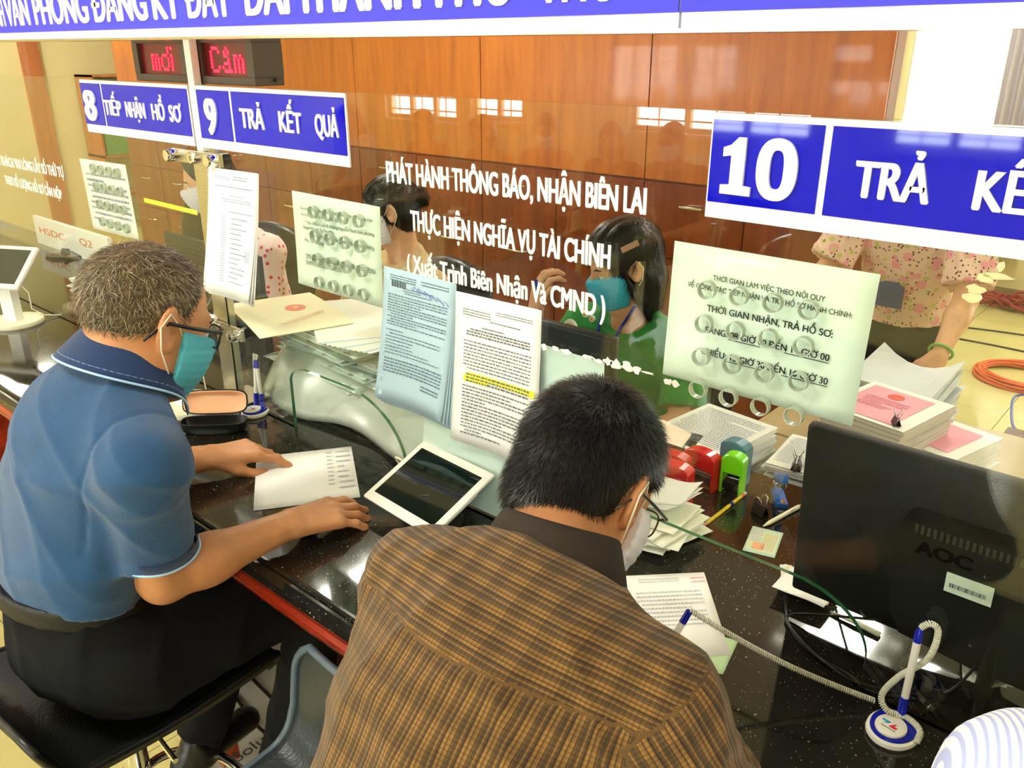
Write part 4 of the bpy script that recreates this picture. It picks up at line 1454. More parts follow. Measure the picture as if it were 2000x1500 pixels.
# ---- sheets taped on the glass
def sheet_mesh(mb, P00, P10, P01, nrm, bow=.002, curl=.006, nu=8, nv_=10):
    """P00 upper left, P10 upper right, P01 lower left"""
    P00, P10, P01, nrm = V(P00), V(P10), V(P01), V(nrm)
    def fn(u, v):
        return P00 + (P10 - P00) * u + (P01 - P00) * v + nrm * (bow * math.sin(u * 5 + v * 3) * v + curl * v * v * (1 - .5 * math.sin(u * 3)))
    mb.grid(fn, nu, nv_, .0003, nrm)
    return mb
def notice(label, tl, tr, bl, Yp, m, side, group=None, name='notice_sheet', curl=.003, cat='notice'):
    a, b_, c = onG(*tl, Yp), onG(*tr, Yp), onG(*bl, Yp)
    rt = root(name, (a + b_ + c) / 3, label, cat, group)
    mb = MB(); sheet_mesh(mb, a, b_, c, (0, side, 0), .0012, curl)
    mb.build('sheet', m, rt, smooth='all')
    return rt, a, b_, c
# the opening hours notice, behind the right glass
rt, a, b_, c = notice('landscape notice of opening hours with large black serif text, right of the centre glass', (1318, 470), (1720, 536), (1294, 730), .012, PAPER_GREEN, 1, curl=.0)
def line_on(mb, s, pl, pr_, cap, Yp, bold=.02, under=None):
    p, q = onG(*pl, Yp), onG(*pr_, Yp)
    ux = (q - p); L = ux.length; ux.normalize()
    uy = V((-ux.z, 0, ux.x))
    put_text(mb, s, p, ux, uy, L, cap, bold)
    if under:
        for (u0, u1) in under:
            o_ = p + ux * (L * u0) - uy * cap * .35
            mb.add([o_, o_ + ux * (L * (u1 - u0)), o_ + ux * (L * (u1 - u0)) + uy * .0011, o_ + uy * .0011], [(0, 1, 2, 3)])
mb = MB(); Y_ = .0095
line_on(mb, 'THỜI GIAN LÀM VIỆC THEO NỘI QUY', (1392, 547), (1611, 590), .0075, Y_, .01)
line_on(mb, 'VỀ CÔNG TÁC TIẾP NHẬN VÀ TRẢ HỒ SƠ HÀNH CHÍNH:', (1343, 559), (1664, 622), .0075, Y_, .01)
line_on(mb, 'THỜI GIAN NHẬN, TRẢ HỒ SƠ:', (1380, 607), (1626, 660), .0095, Y_, .02)
line_on(mb, 'SÁNG: 08 GIỜ 00 ĐẾN 11 GIỜ 00', (1377, 649), (1619, 706), .0095, Y_, .02, [(.20, .47), (.66, 1.0)])
line_on(mb, 'CHIỀU: 13 GIỜ 30 ĐẾN 16 GIỜ 30', (1369, 690), (1616, 752), .0095, Y_, .02, [(.22, .50), (.66, 1.0)])
mb.build('printed_text', INK, rt)
# station 9 notice with holes in front
rt, a, b_, c = notice('pale green notice behind the speaking holes right of the steel post', (570, 372), (742, 404), (583, 553), .012, PAPER_GREEN, 1, curl=.0)
mb = MB()
G9 = mat('ink_grey_green', '#53635a', 0.8)
line_on(mb, 'Chi nhánh Văn phòng đăng ký đất đai TP Thủ Đức tiếp nhận', (586, 408), (728, 434), .0062, Y_, .0)
line_on(mb, 'và trả kết quả hồ sơ tại địa điểm:', (588, 420), (680, 438), .0062, Y_, .0)
line_on(mb, '* Địa điểm 1: số 45 đường Nguyễn Thanh Sơn, phường', (597, 437), (731, 462), .0068, Y_, .01)
line_on(mb, 'Thạnh Mỹ Lợi, Tp Thủ Đức', (592, 446), (652, 458), .0068, Y_, .01)
line_on(mb, '* Địa điểm 2: số 1 Xa lộ Hà Nội, Phường Hiệp', (602, 460), (731, 489), .0068, Y_, .01)
line_on(mb, 'Phú, Tp. Thủ Đức', (596, 471), (632, 480), .0068, Y_, .01)
line_on(mb, 'TRỤ SỞ CHÍNH ĐẶT TẠI 45 PHƯỜNG', (597, 501), (733, 533), .0070, Y_, .01, [(0, 1)])
line_on(mb, 'THÀNH PHỐ THỦ ĐỨC', (597, 513), (667, 530), .0070, Y_, .01, [(0, 1)])
mb.build('printed_text', G9, rt)
# station 8 notice
rt, a, b_, c = notice('white notice behind the speaking holes of the left glass', (155, 309), (245, 322), (182, 446), .012, PAPER, 1, curl=.0)
mb = MB(); fine_print(mb, a + (b_ - a) * .1 + (c - a) * .16 + V((0, -.002, 0)), (b_ - a).normalized(), (a - c).normalized(), (b_ - a).length * .85, (c - a).length * .7, 9, 3, .6, .45)
mb.build('printed_text', INK_PALE, rt)
# tall sheets hung at the post (front of the glass): a sheaf
def sheaf(label, tl, tr, bl, n, m, Yp=-.006, step=.004, name='hanging_sheets', group=None):
    a, b_, c = onG(*tl, Yp), onG(*tr, Yp), onG(*bl, Yp)
    rt = root(name, (a + b_ + c) / 3, label, 'papers', group)
    for k in range(n):
        off = V((.0035 * k, -.0004 * (n - k), -.0035 * k))
        mb = MB(); sheet_mesh(mb, a + off * .3, b_ + off * .3, c + off * 1.4, (0, -1, 0), .0015, .012 + .004 * (n - 1 - k))
        mb.build('sheet', m, rt, smooth='all')
    return rt, a, b_, c
def curl_print(mb, a, b_, c, u0, v0, wu, hv, lines, seed, curl=.016, fill=.85, hf=.5):
    """fine print following a hanging sheet"""
    r_ = random.Random(seed)
    N_ = V((0, -1, 0))
    def S(u, v):
        return a + (b_ - a) * u + (c - a) * v + N_ * (.0015 * math.sin(u * 5 + v * 3) * v + curl * v * v * (1 - .5 * math.sin(u * 3)) + .0012 + .0032 * v)
    for i in range(lines):
        v = v0 + (i + .5) * hv / lines
        hh = hv / lines * hf
        L = u0 + wu * (1 if r_.random() < fill else r_.uniform(.3, .8))
        u = u0 + (0 if r_.random() < .8 else wu * .06)
        while u < L:
            wd = min(L - u, r_.uniform(.02, .07) * wu)
            h2 = hh * r_.uniform(.75, 1)
            mb.add([S(u, v + h2 / 2), S(u + wd, v + h2 / 2), S(u + wd, v - h2 / 2), S(u, v - h2 / 2)], [(0, 1, 2, 3)])
            u += wd + wu * .012
rt, a, b_, c = sheaf('tall sheaf of white printed lists hanging beside the steel post', (407, 326), (504, 339), (411, 562), 3, PAPER, -.024)
mb = MB()
cu_ = .012 + .008
for (u0, v0, wu, hv, ln, sd_) in [(.12, .05, .35, .03, 2, 1), (.52, .04, .42, .04, 2, 2), (.15, .12, .75, .02, 1, 3), (.45, .19, .3, .015, 1, 4), (.3, .215, .6, .035, 2, 5), (.42, .31, .5, .02, 1, 6)]:
    curl_print(mb, a, b_, c, u0, v0, wu, hv, ln, sd_, cu_, .9, .4)
curl_print(mb, a, b_, c, .3, .35, .09, .55, 26, 7, cu_, 1, .35)
curl_print(mb, a, b_, c, .48, .35, .35, .55, 14, 8, cu_, .4, .25)
curl_print(mb, a, b_, c, .80, .60, .13, .09, 6, 9, cu_, 1, .5)
mb.build('printed_text', INK_PALE, rt)
rt, a, b_, c = sheaf('pale blue sheaf of printed forms hanging on the middle of the glass', (750, 519), (889, 553), (750, 768), 4, PAPER_BLUE, -.006)
mb = MB(); cu_ = .012 + .012
curl_print(mb, a, b_, c, .10, .04, .38, .05, 3, 11, cu_, .9); curl_print(mb, a, b_, c, .55, .04, .38, .04, 2, 12, cu_, .9)
curl_print(mb, a, b_, c, .3, .12, .4, .05, 3, 13, cu_, .9); curl_print(mb, a, b_, c, .08, .18, .84, .24, 12, 14, cu_)
curl_print(mb, a, b_, c, .08, .44, .78, .20, 8, 15, cu_, .6, .35); curl_print(mb, a, b_, c, .08, .66, .84, .12, 5, 16, cu_); curl_print(mb, a, b_, c, .6, .80, .3, .05, 2, 17, cu_)
mb.build('printed_text', mat('ink_on_blue', '#6d8796', .8), rt)
mb = MB()
for k in range(22):
    u = .13 + k * .0095
    if k % 4 == 3: continue
    S_ = lambda u, v: a + (b_ - a) * u + (c - a) * v + V((0, -.0022, 0))
    mb.add([S_(u, .13), S_(u + .006, .13), S_(u + .006, .085), S_(u, .085)], [(0, 1, 2, 3)])
mb.build('barcode', INK, rt)
mb = MB()
for k in range(5):
    P_ = [a + (b_ - a) * (.42 + .1 * k + .02 * math.sin(q * 2 + k)) + (c - a) * (.11 + .012 * k + .018 * math.sin(q * 1.9 + k)) + (b_ - a) * (.02 * q) + V((0, -.003, 0)) for q in range(7)]
    mb.tube(P_, .0005, 4)
mb.build('handwriting', INK_BLUE, rt)
rt, a, b_, c = sheaf('white printed sheets with a yellow highlighted passage hanging on the glass', (890, 568), (1057, 606), (892, 850), 2, PAPER, -.006)
mb = MB(); cu_ = .012 + .004
curl_print(mb, a, b_, c, .10, .09, .34, .05, 3, 21, cu_, 1, .4); curl_print(mb, a, b_, c, .5, .07, .42, .03, 2, 22, cu_, 1, .4); curl_print(mb, a, b_, c, .4, .14, .5, .015, 1, 23, cu_)
curl_print(mb, a, b_, c, .32, .19, .28, .014, 1, 24, cu_, 1, .6)
curl_print(mb, a, b_, c, .15, .21, .75, .055, 3, 25, cu_, 1, .6)
curl_print(mb, a, b_, c, .12, .29, .80, .20, 9, 26, cu_, .9, .38)
curl_print(mb, a, b_, c, .16, .51, .76, .065, 3, 27, cu_, 1, .6)
curl_print(mb, a, b_, c, .12, .59, .80, .35, 15, 28, cu_, .85, .42)
mb.build('printed_text', mat('ink_soft', '#6c7078', .8), rt)
mb = MB()
N_ = V((0, -1, 0))
for (u0, u1, v0) in [(.16, .98, .508), (.13, .98, .530), (.13, .42, .552)]:
    S_ = lambda u, v: a + (b_ - a) * u + (c - a) * v + N_ * (.0015 * math.sin(u * 5 + v * 3) * v + cu_ * v * v * (1 - .5 * math.sin(u * 3)) + .0008 + .0032 * v)
    nn = 8
    for q in range(nn):
        ua, ub = u0 + (u1 - u0) * q / nn, u0 + (u1 - u0) * (q + 1) / nn
        mb.add([S_(ua, v0 + .021), S_(ub, v0 + .021), S_(ub, v0), S_(ua, v0)], [(0, 1, 2, 3)])
mb.build('highlight', mat('highlighter', '#f4f02a', .7), rt)

# frosted film on the lower middle of the glass, torn tape along its top edge
FROST = clear_mat('frosted_film', (.95, 1.0, .97), .04, .25, .80, (.80, .93, .88))
a, b_ = -1.195, -.745
mb = MB()
poly = [(-1.145, .950), (-.745, .950), (-.745, 1.338), (-1.12, 1.345), (-1.165, 1.30), (-1.185, 1.15), (-1.20, 1.04), (-1.19, .98)]
mb.prism([(p[0], p[1]) for p in poly], (0, .0055, 0), (1, 0, 0), (0, 0, 1), -.0008)
mb.build('frosted_film', FROST, None, label='pale frosted film on the lower glass behind the hanging sheets', cat='film')
TAPE = mat('torn_tape', '#f3f3ee', 0.8, bump=.8, bscale=90)
r_ = random.Random(5)
tt = root('torn_tape', (-.80, -.005, 1.33), 'row of torn white tape scraps on the glass above the man in brown', 'tape')
def blob(mb, x, z, w_, h_, y=-.0052, n=11):
    pts = []
    for k in range(n):
        th = 2 * PI * k / n; q = r_.uniform(.6, 1.15)
        pts.append((x + w_ * math.cos(th) * q, z + h_ * math.sin(th) * q))
    mb.prism(pts, (0, y, 0), (1, 0, 0), (0, 0, 1), .001)
for (px_, py_, w_, h_) in [(1063, 678, .006, .006), (1085, 680, .010, .004), (1106, 686, .012, .005), (1150, 697, .012, .003), (1170, 705, .012, .004), (1188, 706, .010, .007), (1205, 712, .012, .009), (1225, 716, .012, .009), (1243, 722, .010, .007), (1265, 728, .012, .002), (1306, 746, .008, .006), (1320, 750, .007, .006)]:
    p = onG(px_, py_, -.005)
    mb = MB(); blob(mb, p.x, p.z, w_, h_); mb.build('tape_scrap', TAPE, tt)
mb = MB()
for (px_, py_, w_, h_) in [(1925, 545, .010, .006), (1950, 540, .016, .004), (1905, 565, .012, .006), (1955, 520, .004, .006), (1898, 580, .010, .007)]:
    p = onG(px_, py_, -.005); blob(mb, p.x, p.z, w_, h_)
mb.build('clear_tape', clear_mat('yellow_tape_scrap', (1, 1, .9), .10, .1, .55, (.85, .87, .55)), None, label='yellowed clear tape scraps on the right glass', cat='tape')
YT = mat('yellow_tape', '#e6da3a', 0.45)
a, b_ = onG(281, 386, -.0045), onG(385, 411, -.0045)
ux = (b_ - a).normalized(); uy = V((-ux.z, 0, ux.x))
MB(frame_xf(a, ux, (0, 1, 0), uy)).box((0, -.0006, -.012), ((b_ - a).length, 0, .0)).build('yellow_tape', YT, None, label='strip of yellow tape on the glass left of the steel post', cat='tape')
a, b_ = onG(1212, 484, -.0045), onG(1245, 468, -.0045)
ux = (b_ - a).normalized(); uy = V((-ux.z, 0, ux.x))
MB(frame_xf(a, ux, (0, 1, 0), uy)).box((0, -.0006, -.009), ((b_ - a).length, 0, .0)).build('brown_tape', mat('brown_tape', '#6a4a22', .4), None, label='short strip of brown tape on the glass over the green-shirted woman', cat='tape')

# ------------------------------------------------------------------ stools
LEATHER = mat('black_leather', '#121412', 0.32, bump=.25, bscale=180, coat=.1)
PIPING = mat('grey_piping', '#53606a', 0.4)
def stool(cx_, cy_, rz, seat_z, label, back=.16, m=LEATHER, pm=None):
    rt = root('bar_stool', (cx_, cy_, 0), label, 'stool', 'black bar stools')
    M = Matrix.Translation(V((cx_, cy_, 0))) @ Matrix.Rotation(rz, 4, 'Z')
    W, D_ = .215, .205
    def prof(v):     # v 0 front .. 1 top of the low back; local y forward
        L1, L2, L3 = .10, .62, .78
        if v < L1:
            t = v / L1; return (D_ + .012 * math.sin(t * PI / 2) - .0, seat_z - .030 + .030 * t)
        if v < L2:
            t = (v - L1) / (L2 - L1); return (D_ + .012 - t * (2 * D_ - .05), seat_z - .012 * math.sin(PI * t))
        if v < L3:
            t = (v - L2) / (L3 - L2); a_ = t * PI / 2 * .9
            return (-D_ + .062 - .062 * math.sin(a_), seat_z + .062 - .062 * math.cos(a_))
        t = (v - L3) / (1 - L3); return (-D_ - .004 - .02 * t, seat_z + .055 + back * t)
    def fn(u, v):
        y, z = prof(v)
        s_ = 2 * u - 1
        e = 1.0
        if v > .90: e = math.sqrt(max(0, 1 - ((v - .90) / .115) ** 2)) * .35 + .65
        if v < .08: e = .90 + .10 * v / .08
        x = s_ * W * e
        z += .012 * abs(s_) ** 4
        return (x, y, z)
    mb = MB(M); mb.grid(fn, 24, 50, .022, (0, 0, 1)); 
    ob = mb.build('seat_shell', m, rt, smooth='all')
    mb = MB(M)
    rim = [fn(0, v / 40) for v in range(41)] + [fn(u / 14, 1) for u in range(1, 14)] + [fn(1, 1 - v / 40) for v in range(41)] + [fn(1 - u / 14, 0) for u in range(1, 14)]
    rim = [(p[0], p[1], p[2] - .006) for p in rim]
    mb.tube(rim, .0075, 8, closed=True)
    mb.build('piping', pm or BLACK_PL, rt, smooth='all')
    mb = MB(M)
    mb.box((-.09, -.09, seat_z - .060), (.09, .09, seat_z - .036), .004)
    mb.build('seat_plate', BLACK_PL, rt)
    mb = MB(M); mb.lathe([(0, .03), (.032, .03), (.032, .36), (.024, .362), (.024, seat_z - .058), (0, seat_z - .058)], seg=24)
    mb.build('gas_column', CHROME, rt, smooth=True)
    mb = MB(M); mb.lathe([(0, 0), (.20, 0), (.205, .008), (.19, .016), (.06, .032), (0, .034)], seg=48)
    mb.build('base', CHROME, rt, smooth=True)
    mb = MB(M)
    ring = [(.155 * math.sin(a_) , .10 + .105 * math.cos(a_), .30) for a_ in np.linspace(-2.35, 2.35, 36)]
    mb.tube([(-.02, .0, .30)] + ring + [(.02, 0, .30)], .011, 10)
    mb.build('foot_rest', CHROME, rt, smooth=True)
    mb = MB(M); mb.tube([(.04, .0, seat_z - .05), (.18, -.02, seat_z - .055), (.25, -.03, seat_z - .05)], .005, 8)
    mb.build('height_lever', CHROME, rt, smooth=True)
    return rt
stool(-1.43, -.60, 0.04, .715, 'black leather bar stool under the man in the blue polo shirt', .05)
stool(-.835, -.665, PI, .685, 'empty-looking black leather bar stool with raised rounded back beside the man in brown', .14, mat('leather_with_sheen', '#2a3032', .35, bump=.2, bscale=180), PIPING)  # lighter than the other stools: the leather's reflections put into its colour

# shopping bag standing between the stools
CARD_W = mat('bag_card', '#e9e9f2', 0.5)
CARD_G = mat('bag_card_grey', '#8f8a86', 0.5)
bg = root('carrier_bag', (-1.66, -.25, 0), 'white and grey paper carrier bag with dark straps on the floor under the counter', 'bag')
_c = Matrix.Rotation(.848, 4, 'Z') @ V((-.06, -.12, 0))
M = xform((-1.69 - _c.x, -.35 - _c.y, 0), rz=.848)
mb = MB(M); mb.grid(lambda u, v: (-.06 + .0 * u + .012 * math.sin(v * 3), -.12 + u * .16, v * .50), 4, 6, .002, (-1, 0, 0)); mb.build('side_panel', CARD_W, bg)
mb = MB(M); mb.grid(lambda u, v: (-.06 + u * .26, -.12 + .008 * math.sin(v * 5 + u * 2), v * .50), 6, 6, .002, (0, -1, 0)); mb.build('front_panel', CARD_G, bg)
mb = MB(M); mb.grid(lambda u, v: (-.06 + u * .26, .04, v * .50), 4, 4, .002, (0, 1, 0)); mb.build('back_panel', CARD_G, bg)
mb = MB(M); mb.grid(lambda u, v: (.20, -.12 + u * .16, v * .50), 4, 4, .002, (1, 0, 0)); mb.build('side_panel', CARD_W, bg)
MB(M).box((-.06, -.12, 0), (.20, .04, .004)).build('bottom_panel', CARD_G, bg)
mb = MB(M)
mb.tube([(.0, -.126, .45), (.02, -.132, .36), (.08, -.132, .22), (.16, -.13, .10)], .007, 6, flat=.4)
mb.tube([(.05, -.126, .45), (.08, -.134, .38), (.14, -.132, .28), (.19, -.13, .18)], .007, 6, flat=.4)
mb.build('strap', mat('strap_dark', '#3a2c1a', .7), bg, smooth='all')
mb = MB(M); put_text(mb, 'Solu', (.02, -.128, .10), V((.8, 0, .6)), V((-.6, 0, .8)), .10, .028, 0, .0006); mb.build('printed_text', INK, bg)

# ------------------------------------------------------------------ things on the customer side of the counter
# rating terminals: round foot, column, tilted screen
def terminal(x, y, label, yaw=0.25, hide=False):
    rt = root('rating_terminal', (x, y, CZ), label, 'terminal', 'white rating terminals on round feet')
    mb = MB(); mb.lathe([(0, CZ), (.088, CZ), (.090, CZ + .006), (.088, CZ + .014), (.080, CZ + .016), (.078, CZ + .012), (0, CZ + .013)], (x, y, 0), 48)
    mb.build('foot', CREAM_PL, rt, smooth=True)
    M = xform((x, y, CZ + .012), rz=yaw)
    mb = MB(M)
    mb.prism([(-.024, -.020), (.024, -.020), (.026, -.012), (.026, .012), (.018, .02), (-.018, .02), (-.026, .012), (-.026, -.012)], (0, 0, 0), (1, 0, 0), (0, 1, 0), .145)
    mb.build('column', WHITE_PL, rt, smooth=True)
    mb = MB(M @ Matrix.Rotation(PI / 2, 4, 'Y')); mb.lathe([(0, -.034), (.022, -.034), (.022, .034), (0, .034)], (0, 0, 0), 20, Matrix.Identity(4))
    hb = MB(M); hb.tube([(-.034, 0, .150), (.034, 0, .150)], .021, 20); hb.build('hinge', WHITE_PL, rt, smooth=True)
    hb = MB(M); hb.tube([(.034, 0, .150), (.037, 0, .150)], .008, 12); hb.build('hinge_screw', BLACK_PL, rt, smooth=True)
    T = M @ Matrix.Translation(V((0, -.006, .172))) @ Matrix.Rotation(-.75, 4, 'X') @ Matrix.Rotation(PI / 2, 4, 'X')
    # screen slab lies in local x (width), y (height); facing local +z
    T = M @ Matrix.Translation(V((0, -.012, .178))) @ Matrix.Rotation(.72, 4, 'X')
    mb = MB(T)
    mb.box((-.105, -.075, -.008), (.105, .095, .008), .006)
    mb.build('screen_case', WHITE_PL, rt, smooth=True)
    MB(T).box((-.088, -.058, .0075), (.088, .078, .0092)).build('screen', mat('screen_grey', '#4b4c40', .12), rt)
    mb = MB(M); mb.tube([(.02, .015, .14), (.05, .03, .09), (.04, .04, .03), (.06, .07, .0), (.10, .10, -.006)], .0022, 6)
    mb.build('cable', WHITE_PL, rt, smooth='all')
    return rt
terminal(-3.10, -.13, 'white rating terminal on a round foot at the far left of the counter', .5)
terminal(-1.985, -.115, 'white rating terminal on a round foot in front of the blue-shirted man', .1)

# spectacle case
sc_ = root('spectacle_case', (-1.80, -.14, CZ), 'open black spectacle case with a tan lining beside the round foot', 'case')
M = xform((-1.79, -.145, CZ), rz=math.radians(45))
def tray(mb, L, W_, H, t, z0, flip=False):
    n = 28
    def ring(a_, b_, z): 
        out = []
        for k in range(n):
            th = 2 * PI * k / n
            cx_ = abs(math.cos(th)) ** .5 * math.copysign(1, math.cos(th)); sy_ = abs(math.sin(th)) ** .5 * math.copysign(1, math.sin(th))
            out.append((cx_ * a_, sy_ * b_, z))
        return out
    rows = [ring(L * .80, W_ * .75, z0), ring(L * .97, W_ * .95, z0 + H * .35), ring(L, W_, z0 + H), ring(L - t, W_ - t, z0 + H), ring(L * .94 - t, W_ * .92 - t, z0 + H * .4), ring(L * .75, W_ * .7, z0 + t)]
    vs = [p for r2 in rows for p in r2]
    fs = []
    for i in range(len(rows) - 1):
        for k in range(n):
            fs.append((i * n + k, i * n + (k + 1) % n, (i + 1) * n + (k + 1) % n, (i + 1) * n + k))
    fs.append(tuple(range(n - 1, -1, -1)))
    fs.append(tuple((len(rows) - 1) * n + k for k in range(n)))
    mb.add(vs, fs)
mb = MB(M); tray(mb, .080, .031, .030, .003, 0); mb.build('case_bottom', BLACK_PL, sc_, smooth=True)
LM = M @ Matrix.Translation(V((0, .033, .031))) @ Matrix.Rotation(-1.95, 4, 'X') @ Matrix.Translation(V((0, .031, -.022)))
LM = M @ Matrix.Translation(V((0, .034, .030))) @ Matrix.Rotation(1.15, 4, 'X') @ Matrix.Translation(V((0, .031, 0))) 
mb = MB(LM); tray(mb, .080, .031, .018, .003, 0); lid_ = mb.build('case_lid', BLACK_PL, sc_, smooth=True)
TAN = mat('tan_lining', '#e8b48a', 0.7)
mb = MB(LM); tray(mb, .0765, .0275, .0165, .002, .0032); mb.build('lining', TAN, lid_, smooth=True)

# pens on coil cords
COILM = mat('coil_cord', '#e4e4d2', 0.35)
def coil(mb, pts, R_=.0035, r0=.0011, per=.0032, seg=5):
    """helical cord along a polyline"""
    P_ = [V(p) for p in pts]
    L = [0]
    for a_, b2 in zip(P_, P_[1:]): L.append(L[-1] + (b2 - a_).length)
    n = int(L[-1] / per * 8)
    out = []
    k = 0
    up = V((0, 0, 1))
    for i in range(n + 1):
        s_ = L[-1] * i / n
        while k < len(L) - 2 and s_ > L[k + 1]: k += 1
        t = (s_ - L[k]) / max(1e-9, L[k + 1] - L[k])
        p = P_[k].lerp(P_[k + 1], t)
        d = (P_[k + 1] - P_[k]).normalized()
        a_ = up - d * up.dot(d)
        if a_.length < .05: a_ = V((1, 0, 0)) - d * d.x
        a_.normalize(); c_ = d.cross(a_)
        th = 2 * PI * s_ / per
        out.append(p + a_ * math.cos(th) * R_ + c_ * math.sin(th) * R_)
    mb.tube(out, r0, seg)
def smooth_path(pts, n=10):
    P_ = [V(p) for p in pts]; P_ = [P_[0] * 2 - P_[1]] + P_ + [P_[-1] * 2 - P_[-2]]
    out = []
    for i in range(1, len(P_) - 2):
        for k in range(n):
            t = k / n
            a_, b2, c_, d = P_[i - 1], P_[i], P_[i + 1], P_[i + 2]
            out.append(.5 * ((2 * b2) + (c_ - a_) * t + (2 * a_ - 5 * b2 + 4 * c_ - d) * t * t + (3 * b2 - a_ - 3 * c_ + d) * t ** 3))
    out.append(P_[-2])
    return out
BLUE_PL = mat('blue_plastic', '#1420a8', 0.2)
def pen_stand(x, y, rz, label, npens, tall=.135):
    rt = root('pen_stand', (x, y, CZ), label, 'pen stand', 'blue and white pen stands')
    M = xform((x, y, CZ), rz=rz)
    mb = MB(M); mb.lathe([(0, 0), (.036, 0), (.039, .004), (.038, .009), (.034, .011), (0, .011)], seg=40, sx=.86); mb.build('base_rim', WHITE_PL, rt, smooth=True)
    mb = MB(M); mb.lathe([(.034, .0105), (.033, .014), (.022, .016), (0, .016)], seg=40, sx=.86); mb.build('base_plate', BLUE_PL, rt, smooth=True)
    mb = MB(M @ Matrix.Translation(V((0, -.008, 0)))); mb.lathe([(.0225, .0155), (.022, .018), (.018, .0192), (0, .0195)], seg=32, sx=.9); b2_ = mb.build('badge', WHITE_PL, rt, smooth=True)
    q = .0200
    mb = MB(M @ Matrix.Translation(V((0, -.008, 0))))
    mb.prism([(-.013, .003), (-.002, .003), (-.006, -.001), (-.010, -.005), (-.004, -.001), (-.013, -.000)], (0, 0, q), (1, 0, 0), (0, 1, 0), .0004)
    mb.build('emblem', mat('emblem_cyan', '#39b6e6', .4), b2_)
    mb = MB(M @ Matrix.Translation(V((0, -.008, 0))))
    mb.prism([(-.001, -.006), (.004, .003), (.006, .003), (.004, -.002), (.010, -.002), (.008, -.006)], (0, 0, q), (1, 0, 0), (0, 1, 0), .0004)
    mb.build('emblem', mat('emblem_red', '#e0263a', .4), b2_)
    mb = MB(M @ Matrix.Translation(V((0, -.008, 0))))
    fine_print(mb, (-.010, -.008, q), (1, 0, 0), (0, 1, 0), .02, .003, 1, 4)
    mb.build('emblem', INK, b2_)
    tops = []
    for i in range(npens):
        s_ = (i - (npens - 1) / 2) * .020
        b0 = M @ V((s_, .019, .014)); t0 = b0 + (M.to_3x3() @ V((-s_ * .9 - .004, .012, tall)))
        d = (t0 - b0).normalized()
        mb = MB(); mb.tube([b0, b0 + d * .004, b0 + d * .035], [.0085, .0062, .0062], 16); mb.build('pen_holder', BLUE_PL, rt, smooth=True)
        mb = MB(); mb.tube([b0 + d * .035, b0 + d * (tall - .022)], .0052, 14); pb = mb.build('pen', WHITE_PL, rt, smooth=True)
        mb = MB(); mb.tube([b0 + d * (tall - .022), b0 + d * (tall - .006), b0 + d * tall], [.0056, .0052, .0025], 14); mb.build('pen_cap', BLUE_PL, pb, smooth=True)
        tops.append(b0 + d * tall)
    return rt, M, tops
rt, M, tops = pen_stand(-1.808, -.020, .35, 'pen stand with two blue and white pens beside the spectacle case', 2, .125)
for k, t_ in enumerate(tops):
    P_ = smooth_path([t_, t_ + V((-.004 + .012 * k, .0, .012)), t_ + V((-.014, .004, .002)), t_ + V((-.016, .0, -.06)), t_ + V((-.010, -.004, -.115)), M @ V((.0, .03, .008))])
    mb = MB(); coil(mb, P_, .0020, .0009, .0028); mb.build('coil_cord', COILM, rt, smooth='all')
rt, M, tops = pen_stand(-.200, -.052, -.15, 'pen stand with one blue and white pen at the lower right, cord looping', 1, .145)
t_ = tops[0]
P_ = smooth_path([t_, t_ + V((.010, .006, .008)), t_ + V((.020, .010, -.004)), t_ + V((.016, .004, -.045)), t_ + V((-.012, -.006, -.085)), t_ + V((-.026, -.016, -.118)), t_ + V((-.014, -.022, -.134)), M @ V((.008, .020, .020)), M @ V((.030, .012, .018)), M @ V((.034, -.004, .010))])
mb = MB(); coil(mb, P_, .0036, .0012, .0026); mb.build('coil_cord', COILM, rt, smooth='all')

# the pen held by the man in brown is on a stretched cord of its own
PEN_TOP = V((-.470, -.150, 1.070))
pn = root('corded_pen', (-.48, -.16, CZ), 'blue and white pen held by the man in brown, on a stretched coil cord', 'pen')
tip = V((-.500, -.215, .9500)); d = (PEN_TOP - tip).normalized()
mb = MB(); mb.tube([tip, tip + d * .012, tip + d * .03], [.0008, .003, .0048], 12); mb.build('pen_tip', BLUE_PL, pn, smooth=True)
mb = MB(); mb.tube([tip + d * .03, tip + d * .118], .0050, 12); mb.build('pen_barrel', WHITE_PL, pn, smooth=True)
mb = MB(); mb.tube([tip + d * .118, PEN_TOP - d * .002, PEN_TOP], [.0054, .005, .003], 12); mb.build('pen_cap', BLUE_PL, pn, smooth=True)
e_ = V((-.236, -.020, CZ + .012))
P_ = [PEN_TOP.lerp(e_, k / 20) - V((0, 0, .012 * math.sin(PI * k / 20))) for k in range(21)]
mb = MB(); coil(mb, P_, .0034, .0012, .0034); mb.build('coil_cord', COILM, pn, smooth='all')

